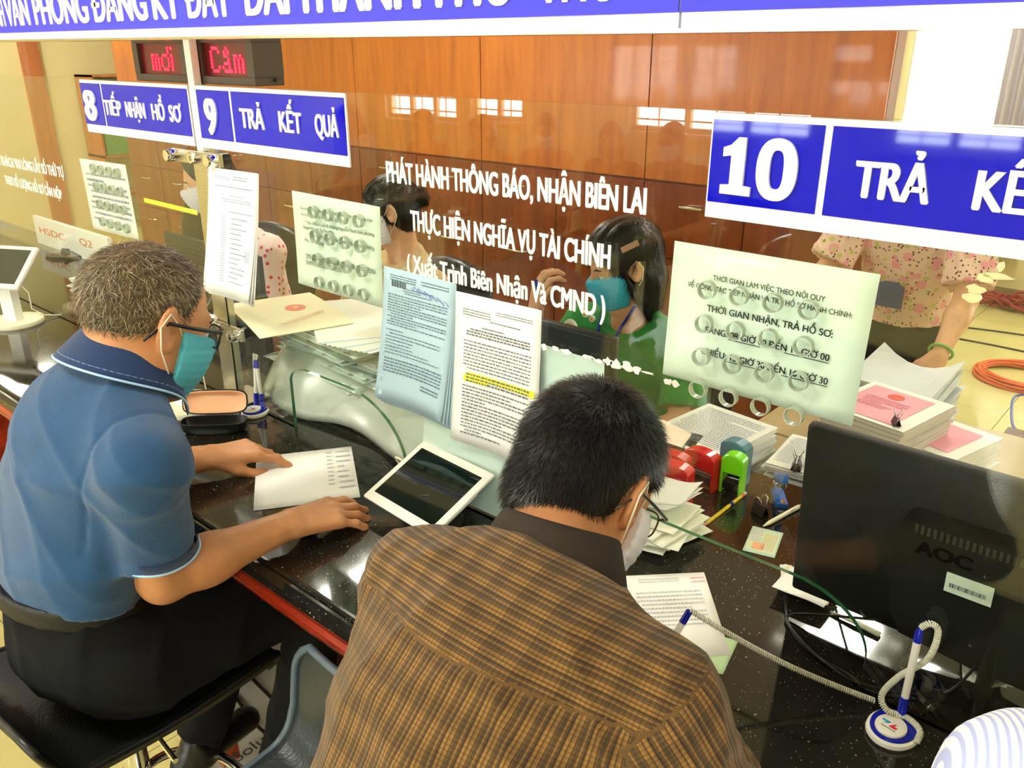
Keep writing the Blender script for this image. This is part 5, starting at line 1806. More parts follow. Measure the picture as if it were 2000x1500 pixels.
# papers on the counter
INK_FAINT = mat('ink_faint', '#b9bccb', 0.8)
def desk_paper(label, corners, m, z=CZ, th=.0004, lift=0.0, name='paper_sheet', prints=(), group=None, cat='paper'):
    """corners: far left, far right, near left (photo points), lying on plane z"""
    a_, b2, c_ = [onT(*p, z + .001) for p in corners]
    rt = root(name, (a_ + b2 + c_) / 3, label, cat, group)
    def fn(u, v):
        p = a_ + (b2 - a_) * u + (c_ - a_) * v
        return p + V((0, 0, th + lift * (u - .5) ** 2 * 4 * (1 - v)))
    mb = MB(); mb.grid(fn, 8, 8, th, (0, 0, 1)); mb.build('sheet', m, rt, smooth='all')
    ux, uy = (b2 - a_), (c_ - a_)
    for (u0, v0, wu, hv, ln, sd_, ink) in prints:
        mb = MB()
        fine_print(mb, a_ + ux * u0 + uy * v0 + V((0, 0, th + .0012)), ux.normalized(), -uy.normalized(), ux.length * wu, uy.length * hv, ln, sd_, .85, .3)
        mb.build('printed_text', ink, rt)
    return rt, a_, b2, c_
rt, a_, b2, c_ = desk_paper('white form under the hands of the man in the blue polo shirt', [(501, 893), (686, 872), (495, 998)], PAPER, prints=[(.72, .05, .06, .7, 9, 3, INK_FAINT), (.82, .04, .15, .8, 8, 4, INK_FAINT)])
desk_paper('white form that the man in brown is writing on, with a pink stamp mark', [(1200, 1126), (1375, 1118), (1225, 1290)], PAPER, prints=[(.25, .05, .45, .07, 2, 5, INK_FAINT), (.82, .05, .16, .10, 2, 6, mat('stamp_pink', '#f08aa8', .8)), (.2, .22, .7, .5, 10, 7, INK_FAINT)])
desk_paper('small pale green card half under the white form', [(1385, 1236), (1442, 1252), (1352, 1300)], mat('card_green', '#c9eab4', .6), z=CZ - .0006)

# tablet on its stand beside the man in brown
tb = root('tablet', (-1.09, -.09, CZ), 'white tablet with a dark screen propped on a small stand on the counter', 'tablet')
A_, B_, C_ = onT(708, 967, .985), onT(842, 1048, .985), onT(852, 876, 1.052)
ux = (B_ - A_); uy = (C_ - A_)
W_, H_ = ux.length, uy.length
ux.normalize(); uy = (uy - ux * uy.dot(ux)).normalized(); uz = ux.cross(uy)
M = frame_xf(A_, ux, uy, uz)
MB(M).box((0, 0, -.008), (W_, H_, 0), .004).build('case', WHITE_PL, tb, smooth=True)
MB(M).box((.016, .020, -.0005), (W_ - .016, H_ - .020, .0006)).build('screen', mat('tablet_glass', '#0b1712', .04, coat=.5), tb)
mb = MB(M); mb.lathe([(.003, 0), (.003, .0008), (0, .0008)], (W_ * .5, .010, 0), 12)
mb.build('home_button', CREAM_PL, tb)
base_c = A_ + ux * (W_ * .55) + uy * (H_ * .45)
mb = MB(); mb.lathe([(0, CZ), (.060, CZ), (.062, CZ + .010), (.058, CZ + .022), (.03, CZ + .030), (0, CZ + .032)], (base_c.x + .01, base_c.y + .0, 0), 32)
mb.build('stand_base', DARK_PL, tb, smooth=True)
mb = MB(); mb.tube([(base_c.x + .01, base_c.y, CZ + .03), base_c - uz * .008], [.018, .022], 16)
mb.build('stand_neck', BLACK_PL, tb, smooth=True)
MB(M).box((W_ * .18, H_ * .1, -.022), (W_ * .95, H_ * .75, -.008), .003).build('stand_clamp', WHITE_PL, tb)
p0 = A_ + uy * (H_ * .62)
mb = MB(); mb.tube(smooth_path([p0 + ux * .002, p0 - ux * .012 + uz * .001, p0 - ux * .022 - uz * .006, p0 - ux * .018 - uz * .035, V((p0.x + .01, p0.y + .02, CZ + .003)), V((p0.x + .08, p0.y + .055, CZ + .003))]), .0022, 8)
mb.build('charging_cable', CREAM_PL, tb, smooth='all')
# ------------------------------------------------------------------ behind the glass: monitors, papers, desk tools
def back_monitor(name, label, xl, xr, z0, z1, y, tilt, m, foot_x=None, zf=CZ, bulge=True, group='computer monitors seen from the back'):
    rt = root(name, ((xl + xr) / 2, y, zf), label, 'monitor', group)
    cx_ = (xl + xr) / 2
    M = Matrix.Translation(V((cx_, y, z0))) @ Matrix.Rotation(tilt, 4, 'X')
    W_, H_ = xr - xl, z1 - z0
    MB(M).box((-W_ / 2, 0, 0), (W_ / 2, .022, H_), .006).build('screen_back', m, rt, smooth=True)
    MB(M).box((-W_ / 2 + .012, .0215, .018), (W_ / 2 - .012, .0235, H_ - .012)).build('screen', mat('screen_off', '#20241f', .1), rt)
    if bulge:
        MB(M).box((-W_ * .28, -.026, H_ * .12), (W_ * .28, .002, H_ * .68), .010).build('rear_housing', m, rt, smooth=True)
    fx = cx_ if foot_x is None else foot_x
    mb = MB()
    mb.tube([(fx, y - .030, zf + .012), (fx, y - .024, z0 + .10)], [.020, .017], 16, flat=.6)
    mb.build('stand_neck', BLACK_PL, rt, smooth=True)
    mb = MB(); mb.lathe([(0, zf), (.098, zf), (.100, zf + .005), (.096, zf + .011), (.03, zf + .016), (0, zf + .018)], (fx, y - .01, 0), 40)
    mb.build('stand_foot', mat('gloss_black', '#0a0c0b', .06), rt, smooth=True)
    return rt, M, W_, H_
rt, M, W_, H_ = back_monitor('computer_monitor', 'large black computer monitor seen from behind at the right, with a barcode label', -.428, .095, .985, 1.297, .118, .10, DARK_PL, -.125, bulge=False)
# rear housing of the large monitor with vents, raised letters, label
hx0, hx1, hz1 = .315 - W_ / 2 + .0, W_ / 2 - .04, .232
hz0 = .018
hx0 = -.100
mb = MB(M)
mb.prism([(hx0, .07), (hx0 + .02, .03), (hx0 + .12, hz0), (hx1 - .12, hz0), (hx1, .05), (hx1, hz1 - .02), (hx1 - .01, hz1), (hx0 + .01, hz1), (hx0, hz1 - .012)], (0, 0, 0), (1, 0, 0), (0, 0, 1), .034)
hs = mb.build('rear_housing', DARK_PL, rt)
mb = MB(M)
for k in range(34):
    x = hx0 + .018 + k * .0082
    if x > hx1 - .02: break
    mb.box((x, -.0352, hz1 - .020), (x + .0042, -.0336, hz1 - .006))
mb.build('vent_slots', mat('vent_grey', '#3c4230', .6), hs)
mb = MB(M); put_text(mb, 'AOC', (hx0 + .022, -.0340, hz1 - .052), (1, 0, 0), (0, 0, 1), .075, .020, .05, .0012); mb.build('raised_letters', mat('letter_black', '#050606', .25), hs)
MB(M).box((hx0 + .068, -.0350, hz1 - .098), (hx0 + .128, -.0338, hz1 - .066)).build('label_sticker', PAPER_GREEN, hs)
mb = MB(M)
for k in range(26):
    mb.box((hx0 + .074 + k * .0018, -.0354, hz1 - .089), (hx0 + .074 + k * .0018 + random.choice([.0006, .0011]), -.0349, hz1 - .082))
mb.build('barcode', INK, hs)
for (sx_, sz_) in [(hx0 + .115, hz1 - .052), (hx0 + .115, hz1 - .175)]:
    mb = MB(M @ Matrix.Translation(V((sx_, -.034, sz_))) @ Matrix.Rotation(PI / 2, 4, 'X')); mb.lathe([(.003, 0), (.003, .001), (0, .0014)], seg=10); mb.build('screw', CHROME, hs, smooth=True)
mb = MB()
mb.tube(smooth_path([(-.30, .10, 1.0), onT(1590, 1075), onT(1540, 1125, CZ + .02), onT(1535, 1180, CZ + .004), onT(1545, 1230, CZ + .004), onT(1600, 1285, CZ + .004), onT(1660, 1320, CZ + .004), onT(1700, 1350, CZ + .004), (-.20, .03, CZ + .004)]), .0026, 8)
mb.tube(smooth_path([(-.28, .11, 1.0), onT(1545, 1200, CZ + .008), onT(1560, 1245, CZ + .008), onT(1620, 1300, CZ + .008), onT(1690, 1338, CZ + .008), (-.17, .06, CZ + .01), (-.13, .09, 1.03)]), .0022, 8)
mb.build('monitor_cable', BLACK_PL, rt, smooth='all')

# monitors of the other desks
def px_monitor(label, tl, tr, y, h_, m, **k):
    a_, b2 = onG(*tl, y), onG(*tr, y)
    return back_monitor('computer_monitor', label, a_.x, b2.x, a_.z - h_, a_.z, y, .0, m, **k)
rt, M, W_, H_ = px_monitor('small black computer monitor in front of the woman in green', (985, 606), (1201, 668), .44, .20, BLACK_PL)
MB(M).box((-W_ / 2 + .008, -.004, .01), (W_ / 2 - .008, .0, H_ - .008), .002).build('back_inset', DARK_PL, rt)
rt, M, W_, H_ = px_monitor('dark ribbed computer monitor in front of the woman in the heart blouse', (318, 452), (500, 480), .46, .27, DARK_PL)
mb = MB(M)
for k in range(12): mb.box((-W_ / 2 + .02, -.003, .05 + k * .017), (W_ / 2 - .02, .001, .057 + k * .017))
mb.build('ribs', BLACK_PL, rt)
rt, M, W_, H_ = px_monitor('pale computer monitor with red handwriting on its back, far left behind the glass', (62, 420), (205, 447), .44, .20, WHITE_PL, bulge=False)
mb = MB(M); put_text(mb, 'HSDC', (-W_ * .42, -.001, H_ * .62), (1, 0, 0), (0, 0, 1), W_ * .36, .030, 0, .0004); put_text(mb, 'Q2', (W_ * .14, -.001, H_ * .66), (1, 0, 0), (0, 0, 1), W_ * .16, .030, 0, .0004)
mb.build('marker_writing', mat('marker_red', '#e0603c', .7), rt)
MB(M).box((-W_ / 2 + .004, -.0015, .004), (-W_ * .22, .0, .034)).build('blue_sticker', BLUE_PL, rt)

# stacks of papers
def stack(label, x, y, z0, w_, d_, h_, rz, m, jitter=.006, n=14, top=None, group='paper stacks behind the counter', name='paper_stack', prints=True, bow=0.0, seed=1):
    r_ = random.Random(seed)
    rt = root(name, (x, y, z0), label, 'papers', group)
    per = max(1, n // 4)
    lay = []
    for k in range(n):
        dz = h_ / n
        lay.append((r_.gauss(0, jitter), r_.gauss(0, jitter), r_.gauss(0, jitter * 3), k * dz, dz))
    for q in range(0, n, per):
        mb = MB()
        for (dx, dy, a_, zz, dz) in lay[q:q + per]:
            M = xform((x + dx, y + dy, z0 + zz), rz=rz + a_)
            mb.xf = M
            mb.grid(lambda u, v: (-w_ / 2 + u * w_, -d_ / 2 + v * d_, dz * .93 + bow * (zz + dz) / h_ * (2 * u - 1) ** 2 * (v)), 6, 4, dz * .86, (0, 0, 1))
        mb.build('bundle', m, rt)
    M = xform((x, y, z0 + h_ + .001), rz=rz)
    if top is not None:
        mb = MB(M); mb.grid(lambda u, v: (-w_ / 2 + u * w_, -d_ / 2 + v * d_, .0008 + bow * (2 * u - 1) ** 2 * v), 6, 4, .0006, (0, 0, 1))
        mb.build('top_sheet', top, rt)
    if prints:
        mb = MB(M); fine_print(mb, (-w_ * .42, d_ * .42, .0020 + bow * .1), (1, 0, 0), (0, 1, 0), w_ * .84, d_ * .8, 22, seed + 3, .8, .35)
        if bow == 0: mb.build('printed_text', INK_PALE, rt)
    return rt, M
# heap of folders in plastic wallets left of centre
FOLDER = [mat('folder_a', '#d9e8da', .5), mat('folder_b', '#eef2e6', .5), mat('folder_c', '#c3dcd2', .45), mat('folder_d', '#e8eddc', .5)]
r_ = random.Random(11)
zz = CZ
for k in range(13):
    h_ = r_.uniform(.012, .019)
    x, y = -1.70 + r_.uniform(-.05, .03) - (.02 if k > 8 else 0), .255 + r_.uniform(-.012, .025)
    rz = r_.uniform(-.10, .10)
    w_, d_ = .40, .30
    M = xform((x, y, zz), rz=rz)
    rt = root('document_wallet', (x, y, zz), 'full translucent document wallet behind the glass, %s in the heap' % ('lowest' if k == 0 else 'topmost' if k == 12 else '%s from the bottom' % ['', 'second', 'third', 'fourth', 'fifth', 'sixth', 'seventh', 'eighth', 'ninth', 'tenth', 'eleventh', 'twelfth'][k]), 'folder', 'document wallets in the heap')
    mb = MB(M); mb.grid(lambda u, v: (-w_ / 2 + .02 + u * (w_ - .04), -d_ / 2 + .015 + v * (d_ - .03), h_ * .8 - .004 * (2 * u - 1) ** 4), 8, 6, h_ * .6, (0, 0, 1))
    mb.build('papers', PAPER if k % 2 else PAPER_GREEN, rt)
    def wl(u, v): 
        b_ = h_ * (1 - abs(2 * u - 1) ** 5) * (1 - abs(2 * v - 1) ** 5)
        return (-w_ / 2 + u * w_, -d_ / 2 + v * d_, h_ * .45 + b_ * .52 + .0015 * math.sin(u * 30 + v * 20 + k))
    mb = MB(M); mb.grid(wl, 14, 10, .0008, (0, 0, 1)); mb.build('plastic_cover', clear_mat('wallet_film', (.96, .99, .97), .05, .2, .55, (.80, .93, .85)), rt, smooth='all')
    zz += h_
ZP = zz
ST_TOP = ZP
# cream certificate cover and fanned forms on top
_e = onT(577, 601, ZP + .024) - Matrix.Rotation(-.30, 4, 'Z') @ V((-.02, .03, 0))
M = xform((_e.x, _e.y, ZP + .018), rz=-.30)
cv = root('certificate_cover', (-1.80, .30, ZP), 'cream certificate cover with a red and gold emblem lying on the heap of wallets', 'certificate')
mb = MB(M); mb.grid(lambda u, v: (-.17 + u * .34, -.12 + v * .24, .006 * math.sin(u * 3)), 8, 6, .002, (0, 0, 1)); mb.build('cover', mat('cream_card', '#efe8c4', .6), cv)
mb = MB(M); mb.lathe([(0, .0068), (.030, .0068), (.030, .0062)], (-.02, .03, 0), 28, sy=.9); em = mb.build('emblem_disc', mat('emblem_red2', '#d8401c', .5), cv)
mb = MB(M)
star = [(.013 * (1 if q % 2 == 0 else .42) * math.sin(q * PI / 5) - .02, .013 * (1 if q % 2 == 0 else .42) * math.cos(q * PI / 5) + .03) for q in range(10)]
mb.prism(star, (0, 0, .0070), (1, 0, 0), (0, 1, 0), .0006); mb.build('emblem_star', mat('gold', '#f0b030', .4), cv)
mb = MB(M); fine_print(mb, (.06, .09, .0085), V((.4, -.9, 0)), V((.9, .4, 0)), .15, .02, 2, 8); mb.build('printed_text', mat('ink_rose', '#d89a84', .8), cv)
for k in range(11):
    a_ = -.55 + k * .045
    x, y = -1.70 + k * .008, .235 - k * .002
    M = xform((x, y, ZP + .001 + (10 - k) * .0013), rz=a_)
    mb = MB(M); mb.grid(lambda u, v: (-.19 + u * .36, -.11 + v * .21, .0008 + .012 * u * u * (k / 11)), 8, 4, .0008, (0, 0, 1))
    col_ = [PAPER, PAPER_BLUE, PAPER, PAPER_GREEN][k % 4]
    mb.build('loose_form', col_, None, label='loose form fanned out under the cream cover, %s' % ('lowest of the fan' if k == 10 else 'topmost of the fan' if k == 0 else '%s from the top of the fan' % ['', 'second', 'third', 'fourth', 'fifth', 'sixth', 'seventh', 'eighth', 'ninth', 'tenth'][k]), cat='paper', group='fanned forms on the heap of wallets')
# sheet of clear plastic slumping over the front of the heap
PLBAG = clear_mat('plastic_bag', (.97, .99, .96), .05, .22, .42, (.80, .88, .78))
def bag(u, v):
    x = -1.88 + u * .72
    y = .045 + .30 * v - .02 * math.sin(u * 9)
    top = ZP - .022 - .10 * max(0, u - .45) * 1.6
    z = CZ + .012 + (top - CZ) * (1 - (1 - v) ** 3) * (1 - .75 * max(0, u - .5) * 1.3) + .004 * math.sin(u * 17 + v * 6) + .003 * math.sin(v * 13 - u * 9)
    return (x, y, z)
mb = MB(); mb.grid(bag, 40, 24, .0008, (0, 1, .4))
mb.build('plastic_bag', PLBAG, None, smooth='all', label='large clear plastic bag slumped over the heap of wallets', cat='bag')

# ledgers and bundles right of the crouched man's head, on the lower desk
sd2 = root('side_desk', (-.63, 1.4, 0), 'low side desk under the pink certificate stacks', 'desk')
MB().box((-1.00, 1.17, DZ - .03), (-.25, 1.62, DZ), .003).build('desk_top', DESK, sd2)
for xx in (-.97, -.28): MB().box((xx - .015, 1.20, 0), (xx + .015, 1.58, DZ - .03)).build('leg', DESK, sd2)
stack('thick stack of white forms covered with handwriting, behind the stamps', -.905, .735, DZ, .215, .26, .165, -.12, PAPER, .004, 20, PAPER, seed=2)
stack('low stack of grey-edged slips with black clips, left of the large monitor', -.690, .80, DZ, .12, .20, .14, .1, mat('paper_grey', '#c9ccd2', .8), .010, 16, PAPER, seed=3)
rt, M = stack('stack of white bordered pink certificates with a red emblem, behind the notice', -.610, 1.14, DZ, .23, .27, .185, -.18, mat('paper_warm', '#d8cfc6', .8), .004, 16, PAPER, prints=False, seed=4)
PINK = mat('pink_certificate', '#f4a9ba', .7)
MB(M).box((-.095, -.118, .0015), (.075, .105, .0028)).build('pink_panel', PINK, rt)
mb = MB(M); mb.lathe([(0, .0036), (.022, .0036), (.022, .0028)], (-.01, .060, 0), 24); mb.build('emblem_disc', mat('emblem_red2', '#d8401c'), rt)
mb = MB(M); fine_print(mb, (-.07, .03, .0036), (1, 0, 0), (0, 1, 0), .12, .08, 6, 4); mb.build('printed_text', mat('ink_rose2', '#d87a90', .8), rt)
rt, M = stack('low stack of pink certificates right of the taller pink stack', -.470, 1.23, DZ, .17, .24, .10, -.25, PAPER, .006, 10, PAPER, prints=False, seed=5)
MB(M).box((-.065, -.09, .0015), (.05, .085, .0028)).build('pink_panel', PINK, rt)
stack('curling pile of grey-white forms behind the pink certificates', -.655, 1.44, DZ, .24, .24, .17, -.05, mat('paper_cool', '#dde3e8', .8), .006, 14, None, prints=False, bow=.05, seed=6)
desk_paper('pale pink folder lying behind the crouched man\'s head', [(1275, 812), (1350, 850), (1200, 900)], mat('pink_pale', '#f4dccb', .7), z=.93, th=.004, name='paper_folder', cat='folder')
stack('small stack of white slips between the pink folder and the stamps', -.99, .61, DZ, .20, .11, .165, .2, PAPER, .004, 10, PAPER, seed=8)
# black foldback clips
CLIPM = mat('clip_black', '#0c0c0d', .3)
def clip(x, y, z, rz, label, s=1.0, tip=0.0):
    rt = root('binder_clip', (x, y, z), label, 'clip', 'black binder clips')
    M = xform((x, y, z), rz=rz, rx=tip)
    mb = MB(M); mb.prism([(-.010 * s, 0), (.010 * s, 0), (.0022 * s, .020 * s), (.0012 * s, .020 * s), (.0085 * s, .0016 * s), (-.0085 * s, .0016 * s), (-.0012 * s, .020 * s), (-.0022 * s, .020 * s)], (0, -.016 * s, 0), (1, 0, 0), (0, 0, 1), -.032 * s)
    mb.build('clip_body', CLIPM, rt)
    for q in (-1, 1):
        mb = MB(M); mb.tube([(q * .003 * s, -.010 * s, .019 * s), (q * .010 * s, -.007 * s, .036 * s), (q * .011 * s, 0, .040 * s), (q * .010 * s, .007 * s, .036 * s), (q * .003 * s, .010 * s, .019 * s)], .0009 * s, 6)
        mb.build('clip_handle', CHROME, rt, smooth='all')
clip(-.603, .372, CZ + .002, 1.2, 'black binder clip lying on the granite beside the stapler', 1.0)
clip(-.668, .706, DZ + .148, .3, 'black binder clip on the grey-edged slips, nearer the counter edge', 1.2)
clip(-.640, .74, DZ + .148, -.3, 'black binder clip on the grey-edged slips, nearer the monitor', 1.2)
clip(-.55, 1.02, DZ + .19, .5, 'black binder clip on the front edge of the pink certificate stack', 1.0)

# self-inking stamps
def stamp(x, y, rz, c, label, W_=.062, D_=.030, H_=.080, solid=True):
    rt = root('rubber_stamp', (x, y, CZ), label, 'stamp', 'self-inking rubber stamps')
    m = mat('stamp_' + c.strip('#'), c, .22)
    M = xform((x, y, CZ), rz=rz)
    mb = MB(M)
    n = 10
    pr = [(-W_ / 2, H_ * .52), (W_ / 2, H_ * .52), (W_ / 2, H_ * .84)] + [(W_ / 2 * math.cos(a_) , H_ * .84 + H_ * .16 * math.sin(a_)) for a_ in np.linspace(.25, PI - .25, n)] + [(-W_ / 2, H_ * .84)]
    mb.prism(pr, (0, D_ / 2, 0), (1, 0, 0), (0, 0, 1), D_)
    cap_ = mb.build('handle_cap', m, rt)
    bv = cap_.modifiers.new('b', 'BEVEL'); bv.width = .003; bv.segments = 2; bv.limit_method = 'ANGLE'
    for q in (-1, 1):
        MB(M).box((q * W_ / 2 - (.006 if q > 0 else 0), -D_ / 2 + .002, .0), (q * W_ / 2 + (0 if q > 0 else .006), D_ / 2 - .002, H_ * .54), .001).build('side_frame', m, rt)
    MB(M).box((-W_ / 2 + .006, -D_ / 2 + .004, .010), (W_ / 2 - .006, D_ / 2 - .004, H_ * .30), .002).build('ink_block', BLACK_PL, rt)
    mb = MB(M); mb.tube([(-W_ / 2 + .004, 0, H_ * .36), (W_ / 2 - .004, 0, H_ * .36)], .002, 8); mb.build('hinge_pin', CHROME, rt)
stamp(-.765, .300, .10, '#d8101c', 'large red self-inking stamp nearest the crouched man\'s ear', .080, .036, .090)
stamp(-.80, .350, .10, '#c8141c', 'red self-inking stamp standing directly behind the large red one', .080, .034, .085)
stamp(-.755, .400, -.10, '#d2141a', 'red self-inking stamp touching the bright green one', .078, .032, .086)
stamp(-.690, .418, .10, '#7ee018', 'bright green self-inking stamp', .048, .032, .092)
stamp(-.712, .468, -.10, '#5c8aa0', 'grey-blue self-inking stamp behind the bright green one', .062, .034, .098)

# stapler
BLUE_ST = mat('stapler_blue', '#2a62b8', .25)
sp = root('stapler', (-.600, .455, CZ), 'small blue stapler with its jaw open, on the granite left of the monitor', 'stapler')
M = xform((-.600, .455, CZ), rz=2.15)
mb = MB(M); mb.prism([(-.034, -.012), (.030, -.012), (.036, -.006), (.036, .006), (.030, .012), (-.034, .012)], (0, 0, 0), (1, 0, 0), (0, 1, 0), .008); mb.build('base', BLUE_ST, sp)
mb = MB(M @ Matrix.Translation(V((.034, 0, .012))) @ Matrix.Rotation(.42, 4, 'Y'))
mb.box((-.072, -.009, .010), (.0, .009, .030), .004); mb.build('top_arm', BLUE_ST, sp, smooth=True)
mb = MB(M @ Matrix.Translation(V((.034, 0, .012))) @ Matrix.Rotation(.40, 4, 'Y'))
mb.box((-.066, -.006, .002), (.0, .006, .011), .001); mb.build('magazine', CHROME, sp)
mb = MB(M); mb.box((-.032, -.007, .008), (-.018, .007, .010)); mb.build('anvil', CHROME, sp)
mb = MB(M); mb.box((.022, -.010, .006), (.036, .010, .026), .002); mb.build('hinge_block', CHROME, sp)

# pencil, pen, card, mouse
def bar_between(a_, b2, r_):
    return V(a_), V(b2)
a_, b2 = onT(1372, 1028, CZ + .004), onT(1456, 963, CZ + .004)
d = (b2 - a_).normalized(); L = (b2 - a_).length
pc = root('pencil', (a_ + b2) / 2 - V((0, 0, .004)), 'yellow pencil with a blue band lying on the granite', 'pencil')
mb = MB(); mb.tube([a_, a_ + d * .004], [.0004, .0012], 6); mb.build('pencil_lead', INK, pc)
mb = MB(); mb.tube([a_ + d * .004, a_ + d * .018], [.0012, .0038], 6); mb.build('pencil_wood', mat('bare_wood', '#d9a877', .7), pc)
PENC = mat('pencil_yellow', '#e8c818', .35, var=.3, vscale=120)
mb = MB(); mb.tube([a_ + d * .018, a_ + d * (L * .62)], .0038, 6); mb.build('pencil_shaft', PENC, pc)
mb = MB(); mb.tube([a_ + d * (L * .62), a_ + d * (L * .68)], .0040, 6); mb.build('pencil_band', BLUE_PL, pc)
mb = MB(); mb.tube([a_ + d * (L * .68), b2 - d * .02], .0038, 6); mb.build('pencil_shaft', PENC, pc)
mb = MB(); mb.tube([b2 - d * .02, b2 - d * .006], .0038, 6); mb.build('pencil_band', mat('pencil_orange', '#e07018', .35), pc)
mb = MB(); mb.tube([b2 - d * .006, b2], .0036, 8); mb.build('eraser', mat('eraser', '#e8d8d0', .8), pc)
a_, b2 = onT(1490, 1028, CZ + .005), onT(1565, 987, CZ + .005)
d = (b2 - a_).normalized(); L = (b2 - a_).length
pc = root('ballpoint_pen', (a_ + b2) / 2 - V((0, 0, .005)), 'cream ballpoint pen lying on the granite between the clip and the monitor', 'pen')
mb = MB(); mb.tube([a_, a_ + d * .006, a_ + d * .022, b2 - d * .012, b2], [.0006, .002, .0045, .0046, .0030], 12); mb.build('pen_barrel', CREAM_PL, pc, smooth=True)
sd_ = V((d.y, -d.x, 0))
mb = MB(); mb.tube([b2 - d * .010 + V((0, 0, .004)), b2 - d * .010 + V((0, 0, .006)) + sd_ * .004, b2 - d * .045 + V((0, 0, .005)) + sd_ * .005], .0010, 6); mb.build('pen_clip', CHROME, pc, smooth=True)
rt, a_, b2, c_ = desk_paper('laminated identity card in a clear sleeve on the granite', [(1470, 1028), (1530, 1042), (1450, 1075)], mat('card_base', '#cfe6cf', .3), th=.0012, name='identity_card', cat='card')
ux, uy = b2 - a_, c_ - a_
def card_rect(name, u0, v0, u1, v1, m, z=.0016):
    o_ = V((0, 0, z))
    mb = MB(); P_ = [a_ + ux * u0 + uy * v1 + o_, a_ + ux * u1 + uy * v1 + o_, a_ + ux * u1 + uy * v0 + o_, a_ + ux * u0 + uy * v0 + o_]
    mb.add(P_ + [p + V((0, 0, .0003)) for p in P_], [(4, 5, 6, 7), (0, 1, 5, 4), (1, 2, 6, 5), (2, 3, 7, 6), (3, 0, 4, 7)])
    mb.build(name, m, rt)
card_rect('card_face', .06, .08, .94, .92, mat('card_teal', '#b8dcc4', .3, c2='#e8d9a0', vscale=40), .0014)
card_rect('photo_box', .08, .10, .42, .32, mat('card_white', '#c6c8c0', .3), .0018)
card_rect('photo_box', .08, .36, .42, .56, mat('card_white', '#c6c8c0', .3), .0018)
card_rect('orange_patch', .22, .60, .58, .86, mat('card_orange', '#e8a070', .4), .0018)
for k in range(6): card_rect('text_line', .50 + k * .07, .20, .53 + k * .07, .84, mat('card_line', '#d8b87c', .5), .0018)
ms = root('computer_mouse', (-.500, .405, CZ), 'black computer mouse half hidden by the left edge of the large monitor', 'mouse')
M = xform((-.500, .405, CZ), rz=.3)
mb = MB(M)
mb.lathe([(.030, .0), (.032, .008), (.029, .020), (.020, .030), (.010, .034), (0, .035)], seg=28, sy=1.7); mb.build('shell', mat('mouse_black', '#15181a', .2), ms, smooth=True)
mb = MB(M); mb.tube([(-.003, .030, .030), (.003, .030, .030)], .006, 12); mb.build('scroll_wheel', BLACK_PL, ms)
mb = MB(M); mb.tube(smooth_path([(0, .05, .008), (.0, .09, .003), (.06, .11, .003), (.12, .08, .003)]), .0018, 6); mb.build('mouse_cable', BLACK_PL, ms, smooth='all')

# crumpled slips in the service gap
SLIP = mat('slip_paper', '#ecefdc', .85)
def crumple(mb, x, y, z, w_, d_, rz, amp, seed, lift=0.0, th=.0006):
    r2 = random.Random(seed); ph = [r2.uniform(0, 6) for _ in range(6)]
    mb.xf = xform((x, y, z), rz=rz)
    mb.grid(lambda u, v: (-w_ / 2 + u * w_, -d_ / 2 + v * d_, amp * (1 + .5 * math.sin(u * 7 + ph[0] + v * 3) + .5 * math.sin(v * 8 + ph[1] - u * 4)) + lift * (u * u + .3 * v)), 12, 10, th, (0, 0, 1))
rt = root('receipt_bundle', (-.70, .19, CZ), 'crumpled bundle of thin paper slips in the gap under the glass', 'papers')
r_ = random.Random(21)
for k in range(14):
    mb = MB(); crumple(mb, -.700 + r_.uniform(-.015, .015), .175 + r_.uniform(-.02, .02), CZ + .001 + k * .0036, r_.uniform(.06, .085), r_.uniform(.12, .155), r_.uniform(-.5, .5), .0012, k, 0)
    mb.build('slip', SLIP, rt, smooth='all')
for k in range(3):
    mb = MB(); crumple(mb, -.720, .205 + k * .006, CZ + .056 + k * .004, .085, .10, -.2 + k * .15, .002, 40 + k, .016)
    mb.build('slip', PAPER, rt, smooth='all')
rt = root('paper_scraps', (-.44, .18, CZ), 'folded white papers sticking out under the left edge of the large monitor', 'papers')
for k in range(5):
    mb = MB(); crumple(mb, -.435 + k * .004, .215 - k * .012, CZ + .001 + k * .005, .09, .08, .5 - k * .12, .0015, 60 + k)
    mb.build('slip', PAPER if k != 3 else mat('slip_cream', '#ece0b0', .8), rt, smooth='all')
rt = root('tissue_packet', (-.150, .10, CZ), 'crumpled tissue packet beside the foot of the large monitor', 'tissue')
for k in range(4):
    mb = MB(); crumple(mb, -.135 + .004 * k, .13 - .004 * k, CZ + .020 + .007 * k, .055, .06, .3 + k * .2, .004, 80 + k, .006, .002)
    mb.build('tissue_fold', PAPER if k < 3 else mat('tissue_grey', '#8d8a80', .8), rt, smooth='all')
mb = MB(); mb.tube([onT(1622, 1195, CZ + .004), onT(1670, 1215, CZ + .006), onT(1718, 1240, CZ + .004)], [.003, .006, .007], 8, flat=.5)
mb.build('paper_twist', mat('twist', '#c8ccb4', .6), None, smooth='all', label='thin twist of crumpled foil on the granite under the large monitor', cat='scrap')

